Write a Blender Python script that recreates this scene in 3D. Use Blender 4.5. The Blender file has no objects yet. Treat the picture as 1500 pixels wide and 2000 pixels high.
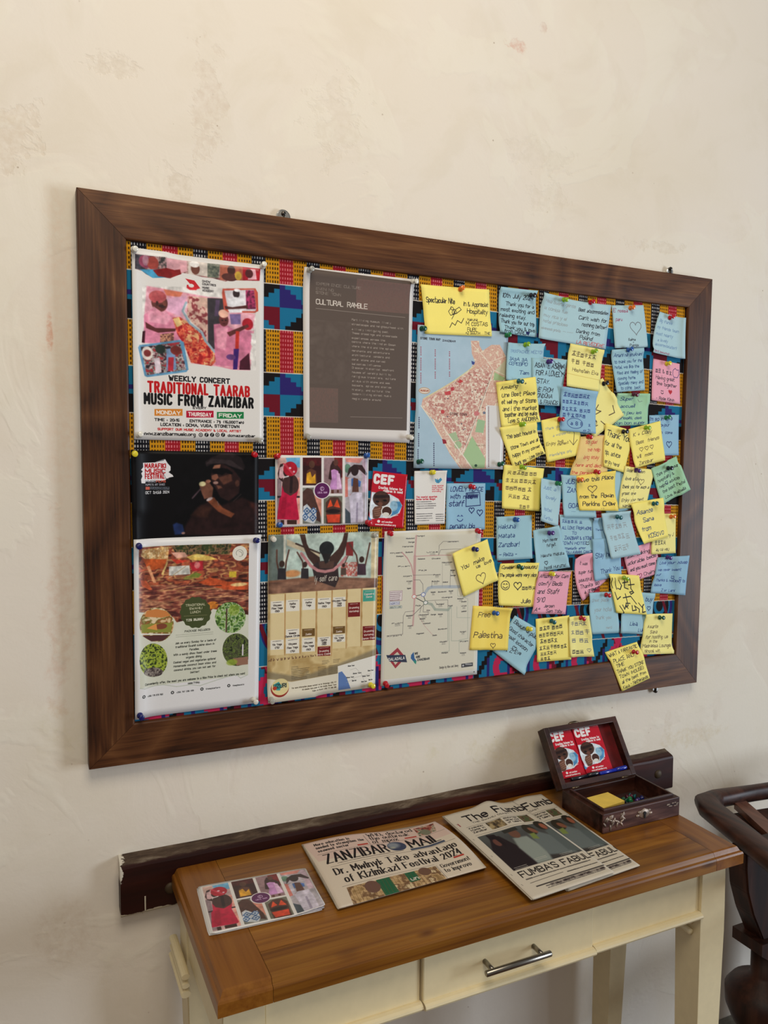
import bpy, bmesh, math, random
import numpy as np
from mathutils import Vector, Matrix
random.seed(7)
rng = np.random.default_rng(11)
SC = bpy.context.scene
COL = SC.collection

# ---------------------------------------------------------------- camera
FOC = 1528.78
CAM = np.array([-0.0854, -1.2924, 1.4521])
RC = np.array([[0.9079969424, 0.4182273587, 0.0250485332],
               [-0.4189542933, 0.9057045458, 0.0646264329],
               [0.0043418720, -0.0691747940, 0.9975951058]])   # columns: right, forward, up
cd = bpy.data.cameras.new('camera')
cd.sensor_fit = 'HORIZONTAL'; cd.sensor_width = 36.0
cd.lens = FOC / 1500.0 * 36.0
cd.clip_start = 0.01; cd.clip_end = 50
cam = bpy.data.objects.new('camera', cd); COL.objects.link(cam)
_m = Matrix([[RC[i][0], RC[i][2], -RC[i][1], CAM[i]] for i in range(3)] + [[0, 0, 0, 1]])
cam.matrix_world = _m
SC.camera = cam

# ---------------------------------------------------------------- world, lights, exposure
W = bpy.data.worlds.new('world'); SC.world = W; W.use_nodes = True
W.node_tree.nodes['Background'].inputs[0].default_value = (0.95, 0.93, 0.90, 1)
W.node_tree.nodes['Background'].inputs[1].default_value = 0.17
def area(name, loc, target, sx, sy, power, col):
    l = bpy.data.lights.new(name, 'AREA'); l.shape = 'RECTANGLE'; l.size = sx; l.size_y = sy
    l.energy = power; l.color = col
    o = bpy.data.objects.new(name, l); COL.objects.link(o); o.location = loc
    d = Vector(target) - Vector(loc)
    o.rotation_euler = d.to_track_quat('-Z', 'Y').to_euler()
    return o
area('doorway_daylight', (4.3, -2.7, 1.1), (0.8, 0, 1.2), 1.1, 1.7, 100, (0.78, 0.88, 1.0))
area('ceiling_lamp_glow', (0.1, -1.6, 3.0), (0.5, 0, 1.4), 1.1, 0.9, 26, (1.0, 0.90, 0.74))
area('room_fill', (-1.0, -2.6, 2.2), (0.6, 0, 1.5), 1.6, 1.2, 9, (1.0, 0.94, 0.84))  # added soft fill from the front left
SC.view_settings.view_transform = 'Standard'
SC.view_settings.look = 'None'
SC.view_settings.exposure = 0.08
SC.view_settings.gamma = 1.0
SC.view_settings.use_curve_mapping = False

# ---------------------------------------------------------------- helpers
YF = -0.017                      # face of the fabric on the board (wall face is y = 0)
def _ray(px, py):
    return RC @ np.array([(px - 750) / FOC, 1.0, -(py - 1000) / FOC])
def atY(px, py, y):
    d = _ray(px, py); t = (y - CAM[1]) / d[1]; return CAM + t * d
def atZ(px, py, z):
    d = _ray(px, py); t = (z - CAM[2]) / d[2]; return CAM + t * d

def mesh(name, verts, faces, mat=None, parent=None, uvs=None, smooth=False, loc=None):
    me = bpy.data.meshes.new(name)
    me.from_pydata([tuple(map(float, v)) for v in verts], [], faces)
    if uvs is not None:
        ul = me.uv_layers.new(name='UVMap')
        for l in me.loops:
            ul.data[l.index].uv = uvs[l.vertex_index]
    if smooth:
        for p in me.polygons: p.use_smooth = True
    o = bpy.data.objects.new(name, me); COL.objects.link(o)
    if mat is not None:
        me.materials.append(mat)
    if parent is not None: o.parent = parent
    return o
def bm_obj(name, bm, mat, parent=None, smooth=False):
    me = bpy.data.meshes.new(name)
    bmesh.ops.recalc_face_normals(bm, faces=bm.faces[:])
    bm.to_mesh(me); bm.free()
    if smooth:
        for p in me.polygons: p.use_smooth = True
    me.materials.append(mat)
    o = bpy.data.objects.new(name, me); COL.objects.link(o)
    if parent is not None: o.parent = parent
    return o
def tag(o, label, cat, group=None, kind=None):
    if label: o['label'] = label
    if cat: o['category'] = cat
    if group: o['group'] = group
    if kind: o['kind'] = kind
    return o
def empty(name, label, cat, group=None):
    o = bpy.data.objects.new(name, None); COL.objects.link(o)
    o.empty_display_size = 0.02
    return tag(o, label, cat, group)
def add_box(bm, x0, x1, y0, y1, z0, z1, bev=0.0, seg=2, M=None):
    t = bmesh.new()
    bmesh.ops.create_cube(t, size=1.0)
    bmesh.ops.scale(t, vec=(x1 - x0, y1 - y0, z1 - z0), verts=t.verts)
    bmesh.ops.translate(t, vec=((x0 + x1) / 2, (y0 + y1) / 2, (z0 + z1) / 2), verts=t.verts)
    if bev > 0:
        bmesh.ops.bevel(t, geom=t.edges[:], offset=bev, segments=seg, affect='EDGES', profile=0.5)
    if M is not None: bmesh.ops.transform(t, matrix=M, verts=t.verts)
    tm = bpy.data.meshes.new('tmp'); t.to_mesh(tm); t.free(); bm.from_mesh(tm); bpy.data.meshes.remove(tm)
def box(name, x0, x1, y0, y1, z0, z1, mat, parent=None, bev=0.0, seg=2, M=None):
    bm = bmesh.new(); add_box(bm, x0, x1, y0, y1, z0, z1, bev, seg, M)
    return bm_obj(name, bm, mat, parent)
def add_prism(bm, poly, d0, d1, axis='x', M=None):
    """poly: 2D outline; extruded along axis from d0 to d1. axis x -> poly is (y,z); y -> (x,z); z -> (x,y)"""
    def P(a, b, d):
        v = {'x': (d, a, b), 'y': (a, d, b), 'z': (a, b, d)}[axis]
        return M @ Vector(v) if M is not None else v
    A = [bm.verts.new(P(a, b, d0)) for a, b in poly]
    B = [bm.verts.new(P(a, b, d1)) for a, b in poly]
    n = len(poly)
    bm.faces.new(A); bm.faces.new(B[::-1])
    for i in range(n):
        bm.faces.new((A[i], B[i], B[(i + 1) % n], A[(i + 1) % n]))
def add_lathe(bm, prof, M, seg=20):
    """prof: (r, h) list; spun about local z, placed by matrix M"""
    rings = []
    for r, h in prof:
        if r < 1e-6: rings.append([bm.verts.new(M @ Vector((0, 0, h)))])
        else: rings.append([bm.verts.new(M @ Vector((r * math.cos(2 * math.pi * k / seg), r * math.sin(2 * math.pi * k / seg), h))) for k in range(seg)])
    for a, b in zip(rings, rings[1:]):
        for k in range(seg):
            k2 = (k + 1) % seg
            if len(a) == 1 and len(b) == 1: continue
            if len(a) == 1: bm.faces.new((a[0], b[k], b[k2]))
            elif len(b) == 1: bm.faces.new((a[k], b[0], a[k2]))
            else: bm.faces.new((a[k], b[k], b[k2], a[k2]))
def add_tube(bm, pts, r, seg=12):
    pts = [Vector(p) for p in pts]
    rings = []
    for i, p in enumerate(pts):
        d = (pts[min(i + 1, len(pts) - 1)] - pts[max(i - 1, 0)]).normalized()
        u = d.orthogonal().normalized() if i == 0 else (u - d * u.dot(d)).normalized()
        v = d.cross(u)
        rr = r[i] if isinstance(r, (list, tuple)) else r
        rings.append([bm.verts.new(p + (u * math.cos(2 * math.pi * k / seg) + v * math.sin(2 * math.pi * k / seg)) * rr) for k in range(seg)])
    for a, b in zip(rings, rings[1:]):
        for k in range(seg): bm.faces.new((a[k], a[(k + 1) % seg], b[(k + 1) % seg], b[k]))
    bm.faces.new(rings[0][::-1]); bm.faces.new(rings[-1])

# ---------------------------------------------------------------- node materials
def lin(c):
    c = [v / 255.0 for v in c[:3]]
    return tuple((v / 12.92 if v <= 0.04045 else ((v + 0.055) / 1.055) ** 2.4) for v in c) + (1.0,)
def newmat(name):
    m = bpy.data.materials.new(name); m.use_nodes = True
    nt = m.node_tree; b = nt.nodes['Principled BSDF']
    return m, nt, b
def N(nt, t, **kw):
    n = nt.nodes.new(t)
    for k, v in kw.items():
        if k in n.inputs: n.inputs[k].default_value = v
        else: setattr(n, k, v)
    return n
def L(nt, a, b): nt.links.new(a, b)
def ramp(nt, fac, stops):
    r = nt.nodes.new('ShaderNodeValToRGB'); e = r.color_ramp.elements
    while len(e) < len(stops): e.new(0.5)
    for el, (p, c) in zip(e, stops):
        el.position = p; el.color = lin(c) if len(c) == 3 else c
    L(nt, fac, r.inputs['Fac']); return r.outputs['Color']
def mixc(nt, fac, a, b, mode='MIX'):
    m = nt.nodes.new('ShaderNodeMix'); m.data_type = 'RGBA'; m.blend_type = mode
    for s, v in ((m.inputs[0], fac), (m.inputs[6], a), (m.inputs[7], b)):
        if hasattr(v, 'links'): L(nt, v, s)
        else: s.default_value = v if not isinstance(v, tuple) or len(v) == 4 else lin(v)
    return m.outputs[2]
def mth(nt, op, a, b=None, c=None, clamp=False):
    m = nt.nodes.new('ShaderNodeMath'); m.operation = op; m.use_clamp = clamp
    for i, v in enumerate((a, b, c)):
        if v is None: continue
        if hasattr(v, 'links'): L(nt, v, m.inputs[i])
        else: m.inputs[i].default_value = v
    return m.outputs[0]
def objcoord(nt, scale=(1, 1, 1), loc=(0, 0, 0), rot=(0, 0, 0)):
    tc = nt.nodes.new('ShaderNodeTexCoord'); mp = nt.nodes.new('ShaderNodeMapping')
    mp.inputs['Scale'].default_value = scale; mp.inputs['Location'].default_value = loc; mp.inputs['Rotation'].default_value = rot
    L(nt, tc.outputs['Object'], mp.inputs['Vector']); return mp.outputs[0]
def noise(nt, vec, scale, detail=4, rough=0.55, dist=0.0):
    n = N(nt, 'ShaderNodeTexNoise'); n.inputs['Scale'].default_value = scale
    n.inputs['Detail'].default_value = detail; n.inputs['Roughness'].default_value = rough
    n.inputs['Distortion'].default_value = dist
    L(nt, vec, n.inputs['Vector']); return n.outputs['Fac']
def bump(nt, b, h, strength=0.3, dist=0.002):
    bp = nt.nodes.new('ShaderNodeBump'); bp.inputs['Strength'].default_value = strength; bp.inputs['Distance'].default_value = dist
    L(nt, h, bp.inputs['Height']); L(nt, bp.outputs[0], b.inputs['Normal'])
def plain(name, c, rough=0.6, metal=0.0, var=0.06, bstr=0.1, coat=0.0):
    m, nt, b = newmat(name)
    v = objcoord(nt)
    n = noise(nt, v, 60, 3)
    dk = tuple(max(0, x * (1 - var * 2)) for x in c); lt = tuple(min(255, x * (1 + var)) for x in c)
    L(nt, ramp(nt, n, [(0.3, dk), (0.7, lt)]), b.inputs['Base Color'])
    b.inputs['Roughness'].default_value = rough; b.inputs['Metallic'].default_value = metal
    b.inputs['Coat Weight'].default_value = coat
    if bstr: bump(nt, b, n, bstr, 0.0005)
    return m
def wood(name, axis, cols, along=2.2, across=34, rough=0.42, loc=(0, 0, 0), knots=None, coat=0.0, ring=1.0, spec=0.35, rw=0.5):
    """cols dark..light; axis = grain direction"""
    m, nt, b = newmat(name)
    sc = [across] * 3; sc['xyz'.index(axis)] = along
    v0 = objcoord(nt, (1, 1, 1), loc)
    sc0 = [5.0] * 3; sc0['xyz'.index(axis)] = 1.6
    vw = objcoord(nt, tuple(sc0), loc)
    big = noise(nt, vw, 1.0, 2, 0.5, 0.6)
    v = objcoord(nt, tuple(sc), loc)
    # cathedral figure: contour lines of a smooth stretched noise
    rings = mth(nt, 'FRACT', mth(nt, 'MULTIPLY', big, 15.0 * ring))
    rings = mth(nt, 'ABSOLUTE', mth(nt, 'SUBTRACT', rings, 0.5))
    fine = noise(nt, v, 1.0, 6, 0.65, 0.4)
    pores = noise(nt, v, 3.2, 3, 0.7)
    f = mth(nt, 'ADD', mth(nt, 'MULTIPLY', rings, rw), mth(nt, 'MULTIPLY', fine, 0.93 - rw / 2))
    f = mth(nt, 'ADD', f, mth(nt, 'MULTIPLY', mth(nt, 'SUBTRACT', pores, 0.5), 0.55))
    k = len(cols)
    c = ramp(nt, f, [(0.22 + 0.56 * i / (k - 1), cols[i]) for i in range(k)])
    if knots:
        for (kx, ky, kz, kr, kc) in knots:
            g = N(nt, 'ShaderNodeVectorMath', operation='SUBTRACT'); tc = nt.nodes.new('ShaderNodeTexCoord')
            L(nt, tc.outputs['Object'], g.inputs[0]); g.inputs[1].default_value = (kx, ky, kz)
            s = N(nt, 'ShaderNodeVectorMath', operation='MULTIPLY'); L(nt, g.outputs[0], s.inputs[0])
            sv = [1.0] * 3; sv['xyz'.index(axis)] = 0.38; s.inputs[1].default_value = sv
            ln = N(nt, 'ShaderNodeVectorMath', operation='LENGTH'); L(nt, s.outputs[0], ln.inputs[0])
            d = mth(nt, 'DIVIDE', ln.outputs['Value'], kr)
            d = mth(nt, 'ADD', d, mth(nt, 'MULTIPLY', mth(nt, 'SUBTRACT', fine, 0.5), 0.8))
            fk = mth(nt, 'SUBTRACT', 1.25, d, clamp=True)
            c = mixc(nt, mth(nt, 'MULTIPLY', fk, 0.85), c, kc)
    L(nt, c, b.inputs['Base Color'])
    b.inputs['Roughness'].default_value = rough; b.inputs['Coat Weight'].default_value = coat
    b.inputs['Coat Roughness'].default_value = 0.3
    b.inputs['Specular IOR Level'].default_value = spec
    bump(nt, b, f, 0.25, 0.0006)
    return m
# ---------------------------------------------------------------- print painter: flat artwork drawn in numpy
G = {
'A':'03 39 63,15 55','B':'03 09 49 58 57 46 06,46 55 54 43 03','C':'58 49 19 08 04 13 43 54','D':'03 09 39 58 54 33 03','E':'59 09 03 53,06 46',
'F':'59 09 03,06 46','G':'58 49 19 08 04 13 43 54 56 36','H':'03 09,53 59,06 56','I':'03 09','J':'39 34 23 13 04','K':'03 09,59 06 53','L':'09 03 43',
'M':'03 09 35 69 63','N':'03 09 53 59','O':'19 08 04 13 43 54 58 49 19','P':'03 09 49 58 57 46 06','Q':'19 08 04 13 43 54 58 49 19,35 62',
'R':'03 09 49 58 57 46 06,36 53','S':'58 49 19 08 07 16 46 55 54 43 13 04','T':'09 69,39 33','U':'09 04 13 43 54 59','V':'09 33 69','W':'09 23 37 53 79',
'X':'03 59,09 53','Y':'09 36 69,36 33','Z':'09 59 03 53',
'a':'17 37 46 43,45 15 04 13 33 44','b':'09 03,06 17 37 46 44 33 13 04','c':'46 37 17 06 04 13 33 44','d':'49 43,46 37 17 06 04 13 33 44','e':'05 45 46 37 17 06 04 13 33 44',
'f':'39 29 18 13,07 37','g':'47 41 30 10,46 37 17 06 04 13 33 44','h':'09 03,06 17 37 46 43','i':'03 07,08 09','j':'27 21 10,28 29','k':'09 03,47 05 43','l':'09 03',
'm':'07 03,06 17 27 36 33,36 47 57 66 63','n':'07 03,06 17 37 46 43','o':'17 06 04 13 33 44 46 37 17','p':'07 00,06 17 37 46 44 33 13 04','q':'47 40,46 37 17 06 04 13 33 44',
'r':'07 03,05 17 37','s':'46 37 17 06 15 35 44 33 13 04','t':'19 14 23 33,07 37','u':'07 04 13 33 44,47 43','v':'07 23 47','w':'07 13 36 53 67','x':'07 43,03 47',
'y':'07 23,47 10','z':'07 47 03 43',
'0':'19 08 04 13 33 44 48 39 19','1':'18 29 23','2':'08 19 39 48 47 03 43','3':'08 19 39 48 47 36 44 33 13 04,36 16','4':'33 39 05 45','5':'49 09 06 36 45 44 33 13 04',
'6':'48 39 19 08 04 13 33 44 45 36 06','7':'09 49 13','8':'19 08 07 16 36 45 44 33 13 04 05 16,36 47 48 39 19','9':'46 16 07 08 19 39 48 44 33 13',
'.':'03 03','\x27':'09 08',',':'04 02','!':'09 05,03 03',':':'04 04,06 06','-':'06 36','+':'05 45,27 23','/':'03 39','(':'29 17 15 23','%':'03 49,09 09,43 43',
')':'09 17 15 03','&':'53 08 19 28 05 13 33 55','@':'45 35 36 46 43 53 57 39 08 04 13','?':'08 19 39 48 36 35,33 33','*':'26 29,07 47','#':'13 29,33 49,05 45,07 47','"':'08 09,18 19','~':'05 16 35 46','_':'03 53','$':'47 18 07 35 43 12,29 22',' ':''}
GL = {}
for _k, _v in G.items():
    GL[_k] = [[(int(t[0]), int(t[1]) - 3) for t in s.split()] for s in _v.split(',') if s.strip()] if _v else []
def _smooth(P):
    n = len(P)
    if n < 3: return [(float(a), float(b)) for a, b in P]
    closed = P[0] == P[-1]
    def turn(a, b, c):
        t = math.atan2(c[1] - b[1], c[0] - b[0]) - math.atan2(b[1] - a[1], b[0] - a[0]); t = abs((t + math.pi) % (2 * math.pi) - math.pi); return t
    out = []
    idx = range(0, n - 1) if closed else range(0, n)
    if not closed: out.append(tuple(map(float, P[0])))
    for i in idx:
        if not closed and (i == 0 or i == n - 1): continue
        a = P[i - 1] if not (closed and i == 0) else P[-2]; b = P[i]; c = P[i + 1]
        if turn(a, b, c) < 1.15 and turn(a, b, c) > .05:
            m0 = ((a[0] + b[0]) / 2, (a[1] + b[1]) / 2); m1 = ((c[0] + b[0]) / 2, (c[1] + b[1]) / 2)
            for t in (0, .5, 1): out.append((m0[0] * (1 - t) ** 2 + b[0] * 2 * t * (1 - t) + m1[0] * t * t, m0[1] * (1 - t) ** 2 + b[1] * 2 * t * (1 - t) + m1[1] * t * t))
        else: out.append(tuple(map(float, b)))
    out.append(out[0] if closed else tuple(map(float, P[-1])))
    return out
GS = {k: [_smooth(s_) if any(p != s_[0] for p in s_) else s_ for s_ in v] for k, v in GL.items()}
def gw(ch):
    g = GL.get(ch)
    if g is None or not g: return 3.0
    return max(p[0] for s in g for p in s) + 0.0
class Cv:
    def __init__(s, W, H, res, bg):
        s.W, s.H, s.r = W, H, res
        s.w, s.h = int(round(W * res)), int(round(H * res))
        s.a = np.empty((s.h, s.w, 3), np.float32); s.a[:] = bg
    def _bb(s, x0, y0, x1, y1, pad):
        i0 = max(0, int((x0 - pad) * s.r) - 1); i1 = min(s.w, int((x1 + pad) * s.r) + 2)
        j0 = max(0, int((y0 - pad) * s.r) - 1); j1 = min(s.h, int((y1 + pad) * s.r) + 2)
        if i1 <= i0 or j1 <= j0: return None
        X = (np.arange(i0, i1) + .5) / s.r; Y = (np.arange(j0, j1) + .5) / s.r
        return slice(j0, j1), slice(i0, i1), X[None, :], Y[:, None]
    def _bl(s, sj, si, al, c):
        al = al[..., None] if al.ndim == 2 else al
        s.a[sj, si] = s.a[sj, si] * (1 - al) + np.asarray(c, np.float32) * al
    def rect(s, x0, y0, x1, y1, c, al=1.0):
        s.poly([(x0, y0), (x1, y0), (x1, y1), (x0, y1)], c, al)
    def cover(s, P, soft=0):
        P = [(float(a), float(b)) for a, b in P]
        xs = [p[0] for p in P]; ys = [p[1] for p in P]
        bb = s._bb(min(xs), min(ys), max(xs), max(ys), soft)
        if bb is None: return None
        sj, si, X, Y = bb
        ins = np.zeros((Y.shape[0], X.shape[1]), bool); d2 = np.full(ins.shape, 1e9)
        n = len(P)
        for k in range(n):
            ax, ay = P[k]; bx, by = P[(k + 1) % n]
            if ay != by:
                c_ = (ay > Y) != (by > Y)
                xi = ax + (Y - ay) * (bx - ax) / (by - ay)
                ins ^= (c_ & (X < xi))
            dx, dy = bx - ax, by - ay; q = dx * dx + dy * dy + 1e-12
            t = np.clip(((X - ax) * dx + (Y - ay) * dy) / q, 0, 1)
            d2 = np.minimum(d2, (X - ax - t * dx) ** 2 + (Y - ay - t * dy) ** 2)
        sd = np.where(ins, 1, -1) * np.sqrt(d2)
        al = np.clip(.5 + sd * s.r / max(1.0, soft * s.r), 0, 1)
        return sj, si, al
    def poly(s, P, c, al=1.0, soft=0):
        r = s.cover(P, soft)
        if r: s._bl(r[0], r[1], r[2] * al, c)
    def ell(s, cx, cy, rx, ry, c, al=1.0, soft=0, rot=0):
        m = max(rx, ry); bb = s._bb(cx - m, cy - m, cx + m, cy + m, soft)
        if bb is None: return
        sj, si, X, Y = bb; co, sn = math.cos(rot), math.sin(rot)
        u = ((X - cx) * co + (Y - cy) * sn) / rx; v = (-(X - cx) * sn + (Y - cy) * co) / ry
        d = (1 - np.sqrt(u * u + v * v)) * min(rx, ry)
        s._bl(sj, si, np.clip(.5 + d * s.r / max(1.0, soft * s.r), 0, 1) * al, c)
    def ring(s, cx, cy, r, w, c, ry=None):
        ry = ry or r
        s.ln([(cx + r * math.cos(t), cy + ry * math.sin(t)) for t in np.linspace(0, 2 * math.pi, 25)], w, c)
    def seg(s, ax, ay, bx, by, w, c, al=1.0):
        bb = s._bb(min(ax, bx), min(ay, by), max(ax, bx), max(ay, by), w / 2)
        if bb is None: return
        sj, si, X, Y = bb; dx, dy = bx - ax, by - ay; q = dx * dx + dy * dy + 1e-12
        t = np.clip(((X - ax) * dx + (Y - ay) * dy) / q, 0, 1)
        d = w / 2 - np.sqrt((X - ax - t * dx) ** 2 + (Y - ay - t * dy) ** 2)
        k = 1.0
        if w * s.r < 1: k = max(.25, w * s.r)
        s._bl(sj, si, np.clip(.5 + d * s.r, 0, 1) * al * k, c)
    def ln(s, P, w, c, al=1.0):
        for (a, b), (x, y) in zip(P, P[1:]): s.seg(a, b, x, y, w, c, al)
    def txt(s, x, y, t, h, c, w=None, st='sans', ang=0, sx=1.0, gap=1.7, x1=None, al=1.0, jit=0.0, slant=0.0, R=None):
        """baseline-left at (x,y); h = capital height; x1 = fit the width up to x1"""
        u = h / 6.0; R = R or random
        if w is None: w = h * {'sans': .13, 'hand': .10, 'bold': .24, 'serif': .2, 'black': .24, 'mono': .1}.get(st, .13)
        gl = sum(4 if st == 'mono' else gw(ch) for ch in t); ng = max(1, len(t) - 1)
        if x1 is not None:
            sx = (x1 - x - w) / max(1e-6, (gl + gap * ng) * u)
            if gap * u * sx < w * 1.2:
                sx = max(.2 * u, (x1 - x - w - ng * w * 1.2)) / max(1e-6, gl * u); gap = w * 1.2 / (u * sx)
        co, sn = math.cos(ang), math.sin(ang); cx = w / 2 if x1 is not None else 0
        def put(px, py): return (x + px * co + py * sn, y + px * sn - py * co)
        for ch in t:
            oy = R.uniform(-1, 1) * jit * u; sc = 1 + R.uniform(-.15, .15) * (jit > 0)
            for stq in GS.get(ch, []):
                Q = [(cx + (px * sc + slant * py) * u * sx + R.uniform(-1, 1) * jit * u * .3, py * u * sc + oy + R.uniform(-1, 1) * jit * u * .3) for px, py in stq]
                if len(Q) == 2 and Q[0] == Q[1] or (len(stq) == 2 and stq[0] == stq[1]):
                    p = put(*Q[0]); s.ell(p[0], p[1], w * .62, w * .62, c, al); continue
                for (ax, ay), (bx, by) in zip(Q, Q[1:]):
                    ww = w
                    if st in ('serif', 'black'):
                        th = math.atan2(by - ay, bx - ax)
                        ww = w * ((.46 + .54 * abs(math.sin(th)) ** 1.5) if st == 'serif' else (.3 + .9 * abs(math.sin(th - .78))))
                    p = put(ax, ay); q = put(bx, by); s.seg(p[0], p[1], q[0], q[1], ww, c, al)
                if st == 'serif':
                    for (ex, ey), (fx, fy), (gx, gy) in ((Q[0], Q[1], stq[0]), (Q[-1], Q[-2], stq[-1])):
                        if gy in (0, 6, 4) and ch not in 'OCQGS' and abs(fy - ey) > abs(fx - ex) * .8:
                            p = put(ex - u * .95 * sx, ey); q = put(ex + u * .95 * sx, ey); s.seg(p[0], p[1], q[0], q[1], w * .35, c, al)
            cx += ((4 if st == 'mono' else gw(ch)) + gap) * u * sx
    def ctxt(s, cx, y, t, h, c, w=None, st='sans', width=None, **k):
        u = h / 6; g = k.get('gap', 1.7)
        tot = (sum((4 if st == 'mono' else gw(ch)) + g for ch in t) - g) * u
        if width is None: width = tot
        s.txt(cx - width / 2, y, t, h, c, w, st, x1=cx + width / 2, **k)
    def vnoise(s, sj, si, scale, seed, oct_=3, ax=1.0):
        r = np.random.default_rng(seed); h = sj.stop - sj.start; w = si.stop - si.start
        out = np.zeros((h, w)); amp = 1; tot = 0
        for o in range(oct_):
            cell = max(1.0, scale * s.r / 2 ** o)
            gh, gw_ = int(h / cell) + 3, int(w / (cell * ax)) + 3
            g = r.random((gh, gw_)); yy = np.arange(h) / cell; xx = np.arange(w) / (cell * ax)
            y0 = yy.astype(int); x0 = xx.astype(int); fy = (yy - y0)[:, None]; fx = (xx - x0)[None, :]
            fy = fy * fy * (3 - 2 * fy); fx = fx * fx * (3 - 2 * fx)
            v = (g[y0][:, x0] * (1 - fy) * (1 - fx) + g[y0 + 1][:, x0] * fy * (1 - fx) + g[y0][:, x0 + 1] * (1 - fy) * fx + g[y0 + 1][:, x0 + 1] * fy * fx)
            out += v * amp; tot += amp; amp *= .55
        return out / tot
    def tex(s, P, pal, scale, seed, al=1.0, soft=0, oct_=3, ax=1.0, con=1.6):
        """fill polygon with smooth noise run through a palette"""
        r = s.cover(P, soft)
        if not r: return
        sj, si, a = r
        n = np.clip((s.vnoise(sj, si, scale, seed, oct_, ax) - .5) * con + .5, 0, .9999) * (len(pal) - 1)
        pal = np.asarray(pal, np.float32); k = n.astype(int); f = (n - k)[..., None]
        s._bl(sj, si, a * al, pal[k] * (1 - f) + pal[k + 1] * f)
    def mod(s, P, scale, amp, seed, soft=0):
        r = s.cover(P, soft)
        if not r: return
        sj, si, a = r
        n = (s.vnoise(sj, si, scale, seed, 3) - .5) * 2 * amp
        s.a[sj, si] *= (1 + n * a)[..., None]
    def grad(s, P, c0, c1, vert=True, al=1.0, soft=0):
        r = s.cover(P, soft)
        if not r: return
        sj, si, a = r; n = np.linspace(0, 1, a.shape[0] if vert else a.shape[1])
        n = n[:, None, None] if vert else n[None, :, None]
        s._bl(sj, si, a * al, np.asarray(c0, np.float32) * (1 - n) + np.asarray(c1, np.float32) * n)
    def lines(s, x0, x1, y0, y1, step, th, c, seed=1, al=.8, rag=.3):
        """rows of tiny unreadable small print"""
        R = random.Random(seed); y = y0
        while y < y1:
            x = x0; xe = x1 - (x1 - x0) * rag * R.random()
            while x < xe:
                l = R.uniform(1.2, 5) * th * 1.2
                s.seg(x, y + R.uniform(-.1, .1) * th, min(x + l, xe), y, th * R.uniform(.7, 1.1), c, al); x += l + th * .9
            y += step
    def heart(s, cx, cy, r, w, c, rot=0, fill=False):
        P = []
        for t in np.linspace(0, 2 * math.pi, 22):
            a = 16 * math.sin(t) ** 3 / 17; b = -(13 * math.cos(t) - 5 * math.cos(2 * t) - 2 * math.cos(3 * t) - math.cos(4 * t)) / 17
            P.append((cx + r * (a * math.cos(rot) - b * math.sin(rot)), cy + r * (a * math.sin(rot) + b * math.cos(rot))))
        if fill: s.poly(P[:-1], c)
        else: s.ln(P, w, c)
    def blur(s, k=1):
        for _ in range(k):
            a = s.a; b = a.copy(); b[1:] += a[:-1]; b[:-1] += a[1:]; b[:, 1:] += a[:, :-1]; b[:, :-1] += a[:, 1:]
            n = np.full(a.shape[:2], 5.0); n[0] -= 1; n[-1] -= 1; n[:, 0] -= 1; n[:, -1] -= 1; s.a = b / n[..., None]
    def blurp(s, P, k):
        r = s.cover(P)
        if not r: return
        sj, si, al = r; b = s.a[sj, si].copy()
        for _ in range(k):
            p = np.pad(b, ((1, 1), (1, 1), (0, 0)), mode='edge'); b = (p[1:-1, 1:-1] * 2 + p[:-2, 1:-1] + p[2:, 1:-1] + p[1:-1, :-2] + p[1:-1, 2:]) / 6
        s.a[sj, si] = s.a[sj, si] * (1 - al[..., None]) + b * al[..., None]
    def img(s, name):
        im = bpy.data.images.new(name, s.w, s.h, alpha=False)
        px = np.ones((s.h, s.w, 4), np.float32); px[..., :3] = np.clip(s.a[::-1] / 255.0, 0, 1)
        im.pixels.foreach_set(px.ravel()); im.update(); im.pack()
        return im
def printmat(name, cv, rough=0.5, spec=0.35, coat=0.0, trans=0.0):
    m, nt, b = newmat(name)
    t = nt.nodes.new('ShaderNodeTexImage'); t.image = cv.img(name); t.interpolation = 'Linear'; t.extension = 'EXTEND'
    fib = noise(nt, objcoord(nt), 900, 2)
    c = mixc(nt, 0.06, t.outputs['Color'], ramp(nt, fib, [(0.3, (150, 150, 150)), (0.7, (255, 255, 255))]), 'MULTIPLY')
    L(nt, c, b.inputs['Base Color'])
    b.inputs['Roughness'].default_value = rough; b.inputs['Specular IOR Level'].default_value = spec
    b.inputs['Coat Weight'].default_value = coat; b.inputs['Coat Roughness'].default_value = .2
    bump(nt, b, fib, .08, .0002)
    return m
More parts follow.
